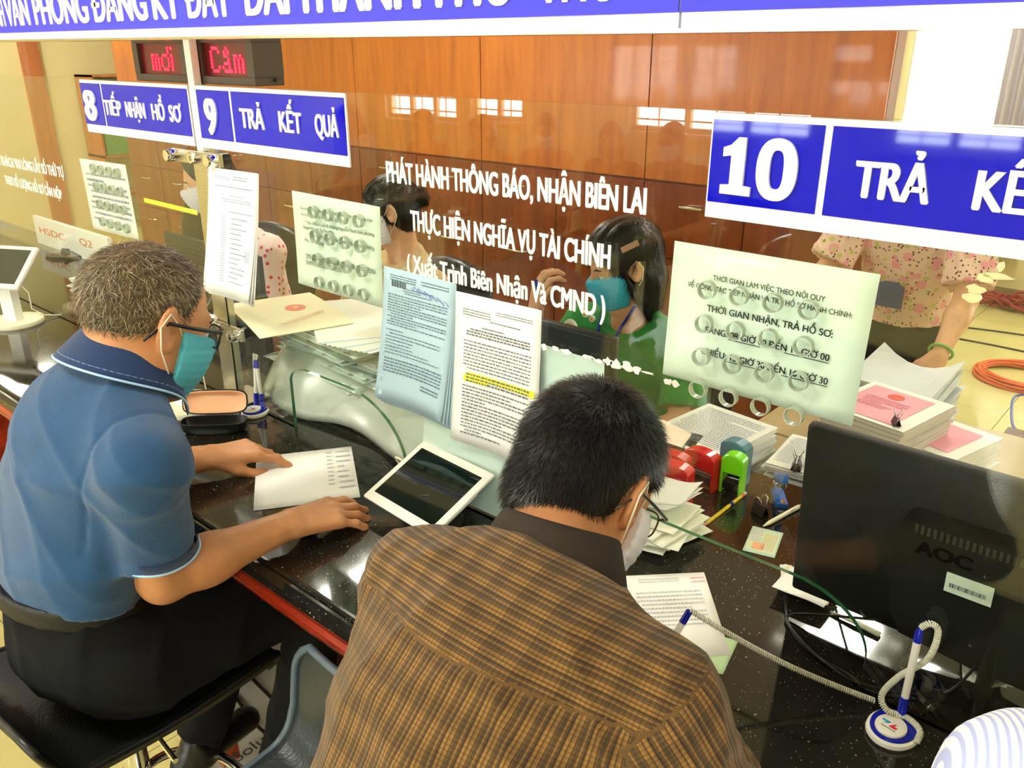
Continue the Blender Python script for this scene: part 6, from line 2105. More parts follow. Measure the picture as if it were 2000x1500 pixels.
# clutter on the left: cables, red and pink things, folders, shelf
mb = MB(); 
for k in range(5):
    p0 = V((-2.75 + .03 * k, .20 + .03 * k, CZ + .01))
    mb.tube(smooth_path([p0 + V((-.3, .1, 0)), p0 + V((-.15, -.05 * k, .05)), p0, p0 + V((.05, .1, .08 + .02 * k)), p0 + V((-.05, .2, .02)), p0 + V((-.25, .22, 0))]), .0028, 6)
mb.build('cable_tangle', mat('cable_grey', '#707a78', .5), None, smooth='all', label='tangle of grey cables on the granite behind the left glass', cat='cables')
stack('low stack of white forms on the granite behind the far left terminal', -3.25, .30, CZ, .30, .21, .05, .2, PAPER, .006, 8, PAPER, seed=12)
mb = MB(); mb.lathe([(0, 0), (.035, 0), (.040, .02), (.025, .05), (0, .055)], (-3.16, .32, CZ + .0525), 16); mb.build('ink_pad', mat('pad_red', '#c81428', .4), None, smooth=True, label='round red ink pot on the stack of forms at the far left', cat='ink pot')
stack('light blue bundle of forms behind the left glass', -3.0, .18, CZ, .16, .11, .04, -.2, mat('bundle_blue', '#86b8cc', .7), .004, 6, None, prints=False, seed=13)
mb = MB(); crumple(mb, -2.88, .12, CZ + .001, .09, .05, .2, .004, 5, .01, .003); mb.build('pink_cloth', mat('pink', '#ec86b0', .8), None, smooth='all', label='small crumpled pink cloth behind the left glass', cat='cloth')
cr2 = root('desk_caddy', (-2.52, .40, CZ), 'dark desk caddy on the granite left of the blue-shirted man\'s head', 'caddy')
MB().box((-2.60, .36, CZ), (-2.44, .45, CZ + .10), .004).build('caddy_box', DARK_PL, cr2)
for k in range(4):
    mb = MB(); mb.tube([(-2.57 + k * .035, .405, CZ + .10), (-2.58 + k * .04, .40, CZ + .155)], .004, 8); mb.build('pen', [BLUE_PL, BLACK_PL, CREAM_PL, BLACK_PL][k], cr2)
# shelf rack with folders against the left wall
sh = root('shelf_rack', (-9.3, 3.5, 0), 'open rack with green and blue folders against the left wall', 'shelf')
for z in (.35, .75, 1.15, 1.55): MB().box((-9.58, 2.9, z), (-9.2, 4.2, z + .02)).build('shelf_board', WOOD_CAB, sh)
for yy in (2.9, 4.18): MB().box((-9.58, yy, 0), (-9.2, yy + .02, 1.57)).build('upright', WOOD_CAB, sh)
FC = [mat('file_green', '#5f9a4c', .6), mat('file_teal', '#4f9aa0', .6), mat('file_blue', '#4a78b0', .6), mat('file_cream', '#e6e0c0', .6)]
r_ = random.Random(3)
for z, zn in ((.77, 'middle'), (1.17, 'upper')):
    yy = 2.95; q_ = 0
    while q_ < 4:
        t_ = .27; c_ = (q_ + (zn == 'upper')) % 4; q_ += 1
        MB().box((-9.5, yy, z), (-9.22, yy + t_ - .004, z + r_.uniform(.27, .32)), .002).build('box_file', FC[c_], None, label='wide %s box file on the %s shelf of the rack at the left wall' % (['green', 'teal', 'blue', 'cream'][c_], zn), cat='file', group='files on the rack')
        yy += t_
# picture on the left wall
pf = root('picture_frame', (-9.57, 2.0, 1.5), 'small framed certificate on the left wall', 'picture')
MB().box((-9.6, 1.75, 1.42), (-9.58, 2.15, 1.78), .002).build('frame', GRILLE, pf)
MB().box((-9.582, 1.79, 1.46), (-9.577, 2.11, 1.74)).build('print', PAPER_BLUE, pf)

# floor clutter at the right, behind the desks
OR = mat('orange_cable', '#e0602c', .5)
mb = MB()
for k in range(16):
    rr = .235 + .012 * math.sin(k * 1.7) - .008 * (k // 5); zz = .008 + .010 * (k // 4)
    cx_, cy_ = -.79 + .018 * math.sin(k * 2.1), 4.40 + .03 * math.cos(k * 1.7)
    mb.tube([(cx_ + rr * 1.05 * math.cos(t_), cy_ + rr * .95 * math.sin(t_), zz + .004 * math.sin(t_ * 3 + k)) for t_ in np.linspace(0, 2 * PI, 37)[:-1]], .0065, 6, closed=True)
mb.build('cable_coil', OR, None, smooth='all', label='coil of orange cable on the tiled floor at the far right', cat='cable')
mb = MB()
r_ = random.Random(8)
for k in range(40):
    x = -1.55 + r_.uniform(0, .75); y = 5.95 + r_.uniform(-.08, .08)
    mb.tube(smooth_path([(x, y, .02), (x + .08, y + r_.uniform(-.06, .06), .03 + r_.uniform(0, .10)), (x + .17, y + r_.uniform(-.06, .06), .02 + r_.uniform(0, .08)), (x + .25, y, .02)], 5), .010, 5)
mb.build('red_cable_heap', mat('red_cable', '#9a1c30', .6), None, smooth='all', label='heap of dark red cable along the far wall', cat='cable')
mb = MB(); mb.tube(smooth_path([(-2.2, 4.6, .006), (-1.6, 5.1, .006), (-1.1, 5.3, .006), (-.2, 5.4, .006)]), .006, 6); mb.tube(smooth_path([(-2.2, 4.4, .006), (-1.6, 4.85, .006), (-1.15, 4.95, .006), (-.2, 4.9, .006)]), .006, 6)
mb.build('floor_cable', BLACK_PL, None, smooth='all', label='pair of thin black cables trailing over the office floor', cat='cable')
mb = MB(); mb.tube(smooth_path([onT(2010, 770, .40), onT(1982, 775, .40), onT(1976, 800, .38), onT(1978, 830, .36), onT(1990, 842, .35), onT(2015, 844, .35)]), .006, 8)
mb.build('blue_cable', mat('cable_blue', '#2a3c8c', .4), None, smooth='all', label='hanging loop of blue cable at the right edge', cat='cable')
fb = root('floor_box', (-.30, 2.2, 0), 'brown cardboard box on the floor at the right edge', 'box')
MB().box((-.52, 2.0, 0), (-.1, 2.45, .45), .003).build('carton', mat('cardboard_brown', '#6a4636', .7), fb)
MB().box((-.52, 2.19, .4495), (-.1, 2.25, .4515)).build('packing_tape', mat('packing_tape', '#a88858', .3), fb)

# ------------------------------------------------------------------ office chairs
def office_chair(x, y, rz, label, top=1.02, w_=.25):
    rt = root('office_chair', (x, y, 0), label, 'chair', 'black office chairs')
    M = xform((x, y, 0), rz=rz)
    F = Field((x - .4, y - .4, .38), (x + .4, y + .4, top + .1), .012)
    Mi = np.array(M.to_3x3())
    f = Mi @ np.array([0, 1, 0]); r = Mi @ np.array([1, 0, 0]); u = np.array([0, 0, 1.0]); b0 = np.array([x, y, 0])
    F.ell(b0 + u * .44, (.25, .24, .055), [r, f, u], 0)
    F.build('seat_cushion', LEATHER, rt)
    F = Field((x - .45, y - .45, .42), (x + .45, y + .45, top + .1), .012)
    hh = (top - .50) / 2
    F.ell(b0 + u * (.50 + hh) - f * .27, (w_, .050, hh), [r, f, u], 0)
    F.ell(b0 + u * (.56) - f * .255, (w_ * .9, .055, .12), [r, f, u], .05)
    F.ell(b0 + u * (top - .10) - f * .275, (w_ * .8, .055, .10), [r, f, u], .05)
    F.build('backrest', LEATHER, rt)
    for q in (-1, 1):
        mb = MB(M); mb.tube(smooth_path([(q * .22, -.16, .44), (q * .29, -.16, .52), (q * .29, -.14, .64), (q * .285, .10, .65), (q * .26, .14, .62)]), .018, 10); mb.build('armrest', BLACK_PL, rt, smooth='all')
    mb = MB(M); mb.tube([(0, 0, .08), (0, 0, .42)], .028, 14); mb.build('gas_column', BLACK_PL, rt, smooth=True)
    for k in range(5):
        a_ = 2 * PI * k / 5
        mb = MB(M); mb.tube([(0, 0, .10), (.28 * math.cos(a_), .28 * math.sin(a_), .07)], [.028, .016], 8); lg = mb.build('leg', BLACK_PL, rt, smooth=True)
        mb = MB(M @ Matrix.Translation(V((.28 * math.cos(a_), .28 * math.sin(a_), .027))) @ Matrix.Rotation(PI / 2, 4, 'X')); mb.lathe([(0, -.018), (.026, -.018), (.027, 0), (.026, .018), (0, .018)], seg=14); mb.build('castor', BLACK_PL, lg, smooth=True)
    return rt

# ------------------------------------------------------------------ staff
def plain(name, c): return clothes_mat(name, c)
def heart_cloth():
    m = mat('heart_blouse', '#f3d8d4', .85)
    n, l, p = nodes_of(m)
    tc = n.new('ShaderNodeTexCoord'); v = n.new('ShaderNodeTexVoronoi'); v.inputs['Scale'].default_value = 34; v.inputs['Randomness'].default_value = .45
    l.new(tc.outputs['Object'], v.inputs['Vector'])
    c = n.new('ShaderNodeMath'); c.operation = 'LESS_THAN'; c.inputs[1].default_value = .27; l.new(v.outputs['Distance'], c.inputs[0])
    mx = n.new('ShaderNodeMix'); mx.data_type = 'RGBA'; mx.inputs[6].default_value = lin('#f6dcd8'); mx.inputs[7].default_value = lin('#d81c3c')
    l.new(c.outputs[0], mx.inputs[0]); l.new(mx.outputs[2], p.inputs['Base Color'])
    return m
def floral_cloth():
    m = mat('floral_blouse', '#eec4b4', .85)
    n, l, p = nodes_of(m)
    tc = n.new('ShaderNodeTexCoord')
    src = None
    base = n.new('ShaderNodeRGB'); base.outputs[0].default_value = lin('#f0cbb8'); src = base.outputs[0]
    for sc__, th_, cc in ((22, .42, '#f0a0aa'), (30, .30, '#c9c47a'), (75, .30, '#6b5048')):
        v = n.new('ShaderNodeTexVoronoi'); v.inputs['Scale'].default_value = sc__; l.new(tc.outputs['Object'], v.inputs['Vector'])
        c = n.new('ShaderNodeMath'); c.operation = 'LESS_THAN'; c.inputs[1].default_value = th_; l.new(v.outputs['Distance'], c.inputs[0])
        s3 = n.new('ShaderNodeSeparateColor'); l.new(v.outputs['Color'], s3.inputs[0])
        g = n.new('ShaderNodeMath'); g.operation = 'GREATER_THAN'; g.inputs[1].default_value = .45; l.new(s3.outputs[0], g.inputs[0])
        q = n.new('ShaderNodeMath'); q.operation = 'MULTIPLY'; l.new(c.outputs[0], q.inputs[0]); l.new(g.outputs[0], q.inputs[1])
        mx = n.new('ShaderNodeMix'); mx.data_type = 'RGBA'; l.new(q.outputs[0], mx.inputs[0]); l.new(src, mx.inputs[6]); mx.inputs[7].default_value = lin(cc)
        src = mx.outputs[2]
    l.new(src, p.inputs['Base Color'])
    return m
GREEN = clothes_mat('green_blouse', '#1f8a34')
CREAMB = clothes_mat('cream_blouse', '#d9b988')
LANY = mat('lanyard_blue', '#1c3cb0', .5)

# woman in green: turned to her right, looking down, pen raised
J = seat_pose(-1.30, 1.07, PI, seat=.47, lean=.25, hyaw=-.62, hpitch=.30, s=1.02, wide=.36, arms='desk', desk=.77, reach=.34, feet=(0, -.05, 0))
rg = J['tr']
J['head'] = np.array([-1.305, .885, 1.255]); J['neck'] = np.array([-1.285, .925, 1.095])
J['elR'] = np.array([-1.52, .80, .89]); J['wrR'] = np.array([-1.475, .700, 1.105]); J['hdR'] = nv([.25, .0, 1]); J['pnR'] = nv([-.5, -1, .2])
J['elL'] = np.array([-1.07, .86, .83])
gw, hd = figure(J, 'seated woman in a green blouse with black bobbed hair and a blue mask', SKIN_PALE, GREEN, h=.0055, hair='bob', mask=MASK_SKY, sleeve=.75, fold=.003, sleeve_r=.010, hand={'R': dict(curl=.9, thumb_in=.8)}, seed=4, vneck=.6)
c, r, f, u, P = hd
HS1, HS2 = mat('strand_black', '#0a0807', .3), mat('strand_soft', '#1d1610', .35)
hair_strands(gw, P, r, f, u, .005, [HS1, HS2], [8000, 2500], .045, 90, lift=.05, width=.0018, s=1.02, jit=.12, droop=.06)
_sh = [q for q in gw.children if q.name.startswith('shirt')][0]
_bd = [q for q in gw.children if q.name.startswith('body')][0]
def _front(px_, py_):
    p = onG(px_, py_, .80)
    ys = [p.y]
    for o_ in (_sh, _bd):
        a_ = np.empty(len(o_.data.vertices) * 3, dtype=np.float32); o_.data.vertices.foreach_get('co', a_); a_ = a_.reshape(-1, 3) + np.array(wloc(o_), dtype=np.float32)
        for _ in range(2):
            m_ = (np.abs(a_[:, 0] - p.x) < .010) & (np.abs(a_[:, 2] - p.z) < .010)
            if m_.any():
                y_ = float(a_[m_, 1].min()); ys.append(y_)
                p = onG(px_, py_, y_ - .004)
    y_ = min(ys[1:]) if len(ys) > 1 else ys[0]
    return onG(px_, py_, y_ - .004)
for pts_ in ([(1182, 588), (1176, 615), (1168, 645), (1160, 690)], [(1240, 598), (1225, 622), (1208, 648), (1190, 690)]):
    mb = MB(); mb.tube(smooth_path([_front(*q) for q in pts_], 6), .0055, 6, flat=.4); mb.build('lanyard', LANY, gw, smooth='all')
for k, (fx, fy, s_) in enumerate([(1113, 640, .024), (1143, 613, .010), (1156, 623, .010), (1177, 668, .010)]):
    q_ = _front(fx, fy)
    mb = MB(Matrix.Translation(q_) @ Matrix.Rotation(PI / 2, 4, 'X')); mb.lathe([(0, -.006), (s_, -.006), (s_ * .95, .002), (0, .003)], seg=14); fo = mb.build('flower_patch', PAPER, gw, smooth=True, label='white flower patch with a yellow heart')
    mb = MB(Matrix.Translation(q_) @ Matrix.Rotation(PI / 2, 4, 'X')); mb.lathe([(s_ * .6, .003), (0, .0042)], seg=12); mb.build('flower_centre', mat('flower_yellow', '#f0c020', .6), fo, smooth=True)
hc = P(.05, -.05, .095)
mb = MB(frame_xf(P(-.075, -.045, .055), -r, f, u)); mb.cbox((.0, 0, 0), (.008, .050, .012), .002)
mb.build('hair_clip', mat('tortoise', '#5a3c1e', .3), gw, label='brown hair clip')
w0 = J['wrR']
pp = root('blue_pen', (float(w0[0]) + .03, float(w0[1]) - .02, float(w0[2]) + .05), 'blue pen held up by the seated woman in green', 'pen')
mb = MB(); mb.tube([w0 + np.array([.045, -.020, -.01]), w0 + np.array([.022, -.022, .120])], .0045, 8); mb.build('pen_barrel', BLUE_PL, pp, smooth=True)
office_chair(-1.38, 1.10, PI + .05, 'black office chair of the woman in green', .93, .23)

J = seat_pose(-2.34, 1.04, PI, seat=.47, lean=.22, hyaw=-.75, hpitch=.25, arms='desk', desk=.77, reach=.36, feet=(0, -.05, 0))
J['head'] = np.array([-2.37, .945, 1.275]); J['neck'] = np.array([-2.34, .985, 1.115])
cw, hd = figure(J, 'seated woman in a cream blouse with hair tied back and a white mask', SKIN_PALE, CREAMB, h=.0062, hair='bun', mask=MASK_WHITE, sleeve=.8, fold=.003, sleeve_r=.006, seed=6, vneck=.5)
c, r, f, u, P = hd
hair_strands(cw, P, r, f, u, .005, [HS1, HS2], [5000, 1500], .040, 95, lift=.03, width=.0018, jit=.10, droop=.0)
mb = MB()
nk = J['neck']
mb.tube([nk + np.array([.075 * math.cos(a_), -.030 + .065 * math.sin(a_) , -.028 - .030 * max(0, -math.sin(a_))]) for a_ in np.linspace(PI, 2 * PI, 15)], .008, 6)
mb.build('lace_trim', mat('lace', '#e6dfc0', .8, bump=1, bscale=300), cw, smooth='all')
office_chair(-2.42, 1.03, PI, 'black office chair of the woman in the cream blouse')

J = seat_pose(-3.32, 1.00, PI, seat=.47, lean=.2, hyaw=-.45, hpitch=.20, arms='desk', desk=.77, reach=.34, feet=(0, -.05, 0))
J['head'] = np.array([-3.36, .79, 1.30]); J['neck'] = np.array([-3.34, .84, 1.13])
figure(J, 'seated woman in a pink heart-print blouse and white mask, behind the post', SKIN_PALE, heart_cloth(), h=.0062, hair='long', mask=MASK_WHITE, sleeve=1.5, fold=.004, seed=8, sleeve_r=.01)
office_chair(-3.52, .99, PI + .5, 'black office chair of the woman in the heart-print blouse')
office_chair(-4.6, 1.3, PI + .4, 'black office chair at the far left desk, empty')

# standing woman in the floral blouse
J = {}
bx, by = -.90, 2.20
z = np.array([0, 0, 1.0]); fw = nv([.10, -1, 0]); rr_ = nv(np.cross(fw, z))
J['tr'] = rr_; J['tf'] = nv(fw * .96 - z * .26); J['tu'] = nv(z * .96 + fw * .26)
J['pelvis'] = np.array([bx, by, .88]); J['waist'] = J['pelvis'] + J['tu'] * .17; J['chest'] = J['pelvis'] + J['tu'] * .33; J['neck'] = J['pelvis'] + J['tu'] * .49
J['hf'] = nv(fw * .75 - z * .66); J['hu'] = nv(z * .75 + fw * .66); J['head'] = J['neck'] + z * .085 + fw * .11
J['shL'] = J['neck'] - J['tu'] * .055 - rr_ * .18; J['shR'] = J['neck'] - J['tu'] * .055 + rr_ * .18
J['elR'] = np.array([-1.135, 1.96, 1.06]); J['wrR'] = np.array([-1.13, 1.80, .93]); J['hdR'] = nv([.1, -.5, -.8]); J['pnR'] = nv([-1, 0, .1])
J['elL'] = np.array([-.655, 1.97, 1.04]); J['wrL'] = np.array([-.655, 1.76, .895]); J['hdL'] = nv([-.25, -.55, -.75]); J['pnL'] = nv([.5, -.6, .6])
for k, q in (('L', -1), ('R', 1)):
    J['hip' + k] = J['pelvis'] + rr_ * q * .085 - z * .03; J['kn' + k] = np.array([bx, by, .47]) + rr_ * q * .09 + fw * .03; J['an' + k] = np.array([bx, by, .10]) + rr_ * q * .09
    J['toe' + k] = J['an' + k] + fw * .14 - z * .055
fl_, hd = figure(J, 'standing woman in a pink floral blouse and black trousers, leaning over the pink certificates', SKIN_PALE, floral_cloth(), h=.0062, hair='long', mask=MASK_WHITE, sleeve=.85, fold=.005, seed=12, sleeve_r=.018, off=.022, hem=-.03, hand={'L': dict(curl=.45, spread=.3), 'R': dict(curl=.4)})
mb = MB()
w1 = J['wrL']; ax_ = nv(J['wrL'] - J['elL']); s1 = nv(np.cross(ax_, z)); s2 = np.cross(ax_, s1)
mb.tube([w1 - ax_ * .02 + s1 * .036 * math.cos(a_) + s2 * .036 * math.sin(a_) for a_ in np.linspace(0, 2 * PI, 25)[:-1]], .005, 8, closed=True)
mb.build('bangle', mat('jade', '#6aa84a', .15), fl_, smooth='all', label='green jade bangle')
mb = MB()
w1 = J['wrR']; ax_ = nv(J['wrR'] - J['elR']); s1 = nv(np.cross(ax_, z)); s2 = np.cross(ax_, s1)
mb.tube([w1 - ax_ * .02 + s1 * .033 * math.cos(a_) + s2 * .033 * math.sin(a_) for a_ in np.linspace(0, 2 * PI, 25)[:-1]], .003, 8, closed=True)
mb.build('bracelet', mat('gold_metal', '#e0b040', .2, 1.0), fl_, smooth='all', label='thin gold bracelet')
M = Matrix.Translation(V(J['pelvis']) + V((-.01, -.205, .125)))
bd = root('badge_holder', J['pelvis'] + np.array([-.01, -.16, .1]), 'dark blue badge wallet hanging on the front of the floral blouse', 'badge')
mb = MB(M); mb.prism([(-.05, -.045), (.05, -.045), (.05, .035), (.02, .048), (-.02, .048), (-.05, .035)], (0, 0, 0), (1, 0, 0), (0, 0, 1), .005); mb.build('wallet', mat('wallet_navy', '#1c2c70', .5), bd)
pf_ = root('folded_paper', (-.70, 1.66, .84), 'small folded white paper in the hand of the standing woman', 'paper')
mb = MB(frame_xf((-.705, 1.665, .825), nv([-1, -.1, .25]), nv([0, .3, -1.0]), nv([.1, -1, -.2]))); mb.grid(lambda u, v: (u * .09, v * .04, .004 * math.sin(v * 3)), 4, 4, .002, (0, 0, 1)); mb.build('fold', PAPER, pf_)
# ------------------------------------------------------------------ the two customers in front
def glasses(rt, P, m, lensm, s=1.0, w_=.066, tilt=0.0, name='spectacles'):
    g = bpy.data.objects.new(name, None); COL.objects.link(g); g.parent = rt; g.location = V(P(0, .1, 0)) - rt.location
    def lens(q):
        cx_ = q * .033
        return [P(cx_ + .026 * math.copysign(abs(math.cos(a_)) ** .6, math.cos(a_)), .101 - abs(cx_ + .026 * math.cos(a_)) ** 2 * 2.2, -.006 + .018 * math.copysign(abs(math.sin(a_)) ** .7, math.sin(a_))) for a_ in np.linspace(0, 2 * PI, 25)[:-1]]
    mb = MB()
    for q in (-1, 1): mb.tube(lens(q), .0016 * s, 6, closed=True)
    mb.tube([P(-.008, .101, .0), P(0, .106, .002), P(.008, .101, .0)], .0014 * s, 6)
    mb.build('rim', m, g, smooth='all')
    for q in (-1, 1):
        pts = lens(q); mb = MB(); mb.add(pts, [tuple(range(len(pts)))]); mb.build('lens', lensm, g)
        mb = MB(); mb.tube([P(q * .060, .093, .004), P(q * .074, .084, .006), P(q * .088, .02, .008), P(q * .090, -.012, .010), P(q * .088, -.032, -.008), P(q * .084, -.042, -.022)], [.0022 * s, .0030 * s, .0028 * s, .0024 * s, .0020 * s, .0016 * s], 8)
        mb.build('temple_arm', m, g, smooth='all')
LENS = clear_mat('lens', (.97, .98, .97), .06, 0.0)

# --- man in the blue polo shirt
POLO = mat('polo_blue', '#164a78', .9, var=.10, vscale=25, bump=.5, bscale=700, sheen=.3)
POLO_DK = mat('polo_collar', '#0e2f5c', .9, bump=.4, bscale=500, sheen=.2)
STRIPE_W = mat('polo_stripe', '#a8cdf0', .8)
J = {}
z = np.array([0, 0, 1.0])
J['tr'] = np.array([1.0, 0, 0]); J['tu'] = nv([0, .26, .965]); J['tf'] = nv([0, .965, -.26])
J['pelvis'] = np.array([-1.40, -.625, .835]); J['waist'] = np.array([-1.402, -.645, 1.00]); J['chest'] = np.array([-1.392, -.590, 1.15]); J['neck'] = np.array([-1.382, -.508, 1.305])
J['hf'] = nv([.03, .93, -.37]); J['hu'] = nv([0, .37, .93]); J['head'] = np.array([-1.368, -.455, 1.390])
J['shR'] = np.array([-1.205, -.572, 1.215]); J['elR'] = np.array([-1.238, -.560, .985]); J['wrR'] = np.array([-1.215, -.320, .992]); J['hdR'] = nv([.12, 1, -.16]); J['pnR'] = nv([.2, .1, 1])
J['shL'] = np.array([-1.565, -.535, 1.205]); J['elL'] = np.array([-1.665, -.485, .995]); J['wrL'] = np.array([-1.585, -.272, .990]); J['hdL'] = nv([.32, .93, -.10]); J['pnL'] = nv([.1, .1, 1])
J['hipR'] = np.array([-1.31, -.60, .805]); J['knR'] = np.array([-1.29, -.205, .765]); J['anR'] = np.array([-1.31, -.36, .345]); J['toeR'] = np.array([-1.30, -.22, .315])
J['hipL'] = np.array([-1.49, -.60, .805]); J['knL'] = np.array([-1.53, -.205, .765]); J['anL'] = np.array([-1.52, -.44, .345]); J['toeL'] = np.array([-1.53, -.31, .315])
m1, hd = figure(J, 'seated man in a blue polo shirt, glasses and a teal mask, at the left', SKIN, None, BLACK_CLOTH, h=.0042, s=1.08, g=1.12, hair=None, mask=MASK_BLUE, arm_r=1.08, seed=21,
                hand={'R': dict(curl=.38, spread=.16, thumb_in=.2), 'L': dict(curl=[.45, .8, .9, .9], spread=.14, thumb_in=.5)}, jaw=1.12)
c, r, f, u, P = hd
# shirt
F = Field(*bounds([J['head'], J['pelvis'], J['shL'], J['shR'], J['elL'], J['elR']], .16), .0048)
torso(F, J, .010, 1.04)
for k in 'LR':
    S, E_ = J['sh' + k], J['el' + k]
    d = nv(E_ - S); end = lerp(S, E_, .74)
    F.cap(S, end + d * .03, .064, .062, .020, cut=(end, d))
base_f = folds(.0042, 33, .75)
sR = J['shR']
def polo_folds(x, y, z_):
    a_ = base_f(x, y, z_)
    # drapery lines running from the shoulder blade to the waist
    t = (x + 1.40) * 9 + (y + .6) * 16 + .9 * np.sin(z_ * 9)
    a_ = a_ - .0070 * np.sin(t + 1.0) * (1 + .4 * np.sin(1.9 * t)) * np.clip((1.27 - z_) * 4, 0.15, 1)
    # sleeve seam
    dd = np.sqrt((x - sR[0] + .030) ** 2 * 30 + 0 * y) 
    return a_
F.warp(polo_folds)
sx_ = J['shR'][0] - .034
F.warp(lambda x, y, z_: .0035 * np.exp(-((x - sx_ - .10 * (z_ - 1.215)) / .0035) ** 2) * (z_ > 1.08))
nk = J['neck']; nn = nv([0, .62, .78])
F.plane(nk + np.array([0, 0, .020]), nn, .005, near=(nk + nn * .07, .118))
F.plane(J['pelvis'] + J['tu'] * .105, -J['tu'], .003)
F.build('polo_shirt', POLO, m1)
# belt
F = Field(*bounds([J['pelvis'], J['waist']], .22), .005)
torso(F, J, .014, 1.04)
F.plane(J['pelvis'] + J['tu'] * .118, J['tu'], .002); F.plane(J['pelvis'] + J['tu'] * .080, -J['tu'], .002)
F.build('belt', mat('belt_leather', '#0c0d0f', .5, bump=.2, bscale=200), m1)
fn = ring_collar('collar', POLO_DK, m1, nk + np.array([.0, .012, .018]), [0, .42, .91], [0, 1, 0], r0=.0665, h=.040, out=.030, gap=.55, tip=.022, drop=.004)
mb = MB(); mb.tube([V(fn(a_, 1.0)) for a_ in np.linspace(0.01, .99, 60)], .0022, 6); mb.build('collar_stripe', STRIPE_W, m1, smooth='all')
mb = MB(); mb.tube([V(fn(a_, .94)) for a_ in np.linspace(0.01, .99, 60)], .0012, 6); mb.build('collar_stripe', STRIPE_W, m1, smooth='all')
for k in 'LR':
    S, E_ = J['sh' + k], J['el' + k]; d = nv(E_ - S); end = lerp(S, E_, .74)
    a1 = nv(np.cross(d, [0, 1, 0])); a2 = np.cross(d, a1)
    def ring(off_, rad): return [end - d * off_ + a1 * rad * math.cos(q) + a2 * rad * math.sin(q) for q in np.linspace(0, 2 * PI, 41)[:-1]]
    mb = MB()
    n_ = 40
    R0, R1 = ring(.022, .0635), ring(-.001, .0640)
    R2 = ring(-.001, .0560)
    mb.add(R0 + R1 + R2, [(i, (i + 1) % n_, n_ + (i + 1) % n_, n_ + i) for i in range(n_)] + [(n_ + i, n_ + (i + 1) % n_, 2 * n_ + (i + 1) % n_, 2 * n_ + i) for i in range(n_)])
    mb.build('sleeve_band', POLO_DK, m1, smooth='all')
    mb = MB(); mb.tube(ring(.002, .0645), .0022, 6, closed=True); mb.build('sleeve_stripe', STRIPE_W, m1, smooth='all')
# hair: thinning, brown grey
F = Field(*bounds([c], .17), .0045)
R = [r, f, u]; s = 1.08
F.ell(P(0, -.014, .032), np.array([.0785, .099, .089]) * s, R, 0)
F.plane(P(0, .050, .070), nv(f * .80 - u * .35), .01)
F.plane(P(0, -.02, -.048), nv(-u * .95 + f * .42), .01)
F.plane(P(0, .050, .0), nv(f), .01, near=(P(0, .10, -.03), .08))
for q in (-1, 1): F.ell(P(q * .086, .0, -.006), np.array([.024, .024, .037]) * s, R, .006, 'sub')
F.build('hair', mat('scalp_brown', '#7a6340', .8, c2='#4a3b24', vscale=45), m1)
hm1, hm2, hm3 = mat('hair_brown', '#33271a', .5), mat('hair_grey', '#a8987a', .45), mat('hair_mid', '#6b5738', .5)
hair_strands(m1, P, r, f, u, .0042, [hm1, hm3, hm2], [3800, 5200, 3600], .019, 50, s=1.08, keep=lambda x, y, z_: ~((np.hypot(x + .005, y + .035) < .034) & (z_ > .08) & (np.random.default_rng(1).random(len(x)) < .72)), lift=.30, width=.0013, jit=.6)
glasses(m1, lambda x, y, z_: P(x, y, z_ + .002), mat('frame_black', '#0a0a0b', .3), LENS, 1.25)

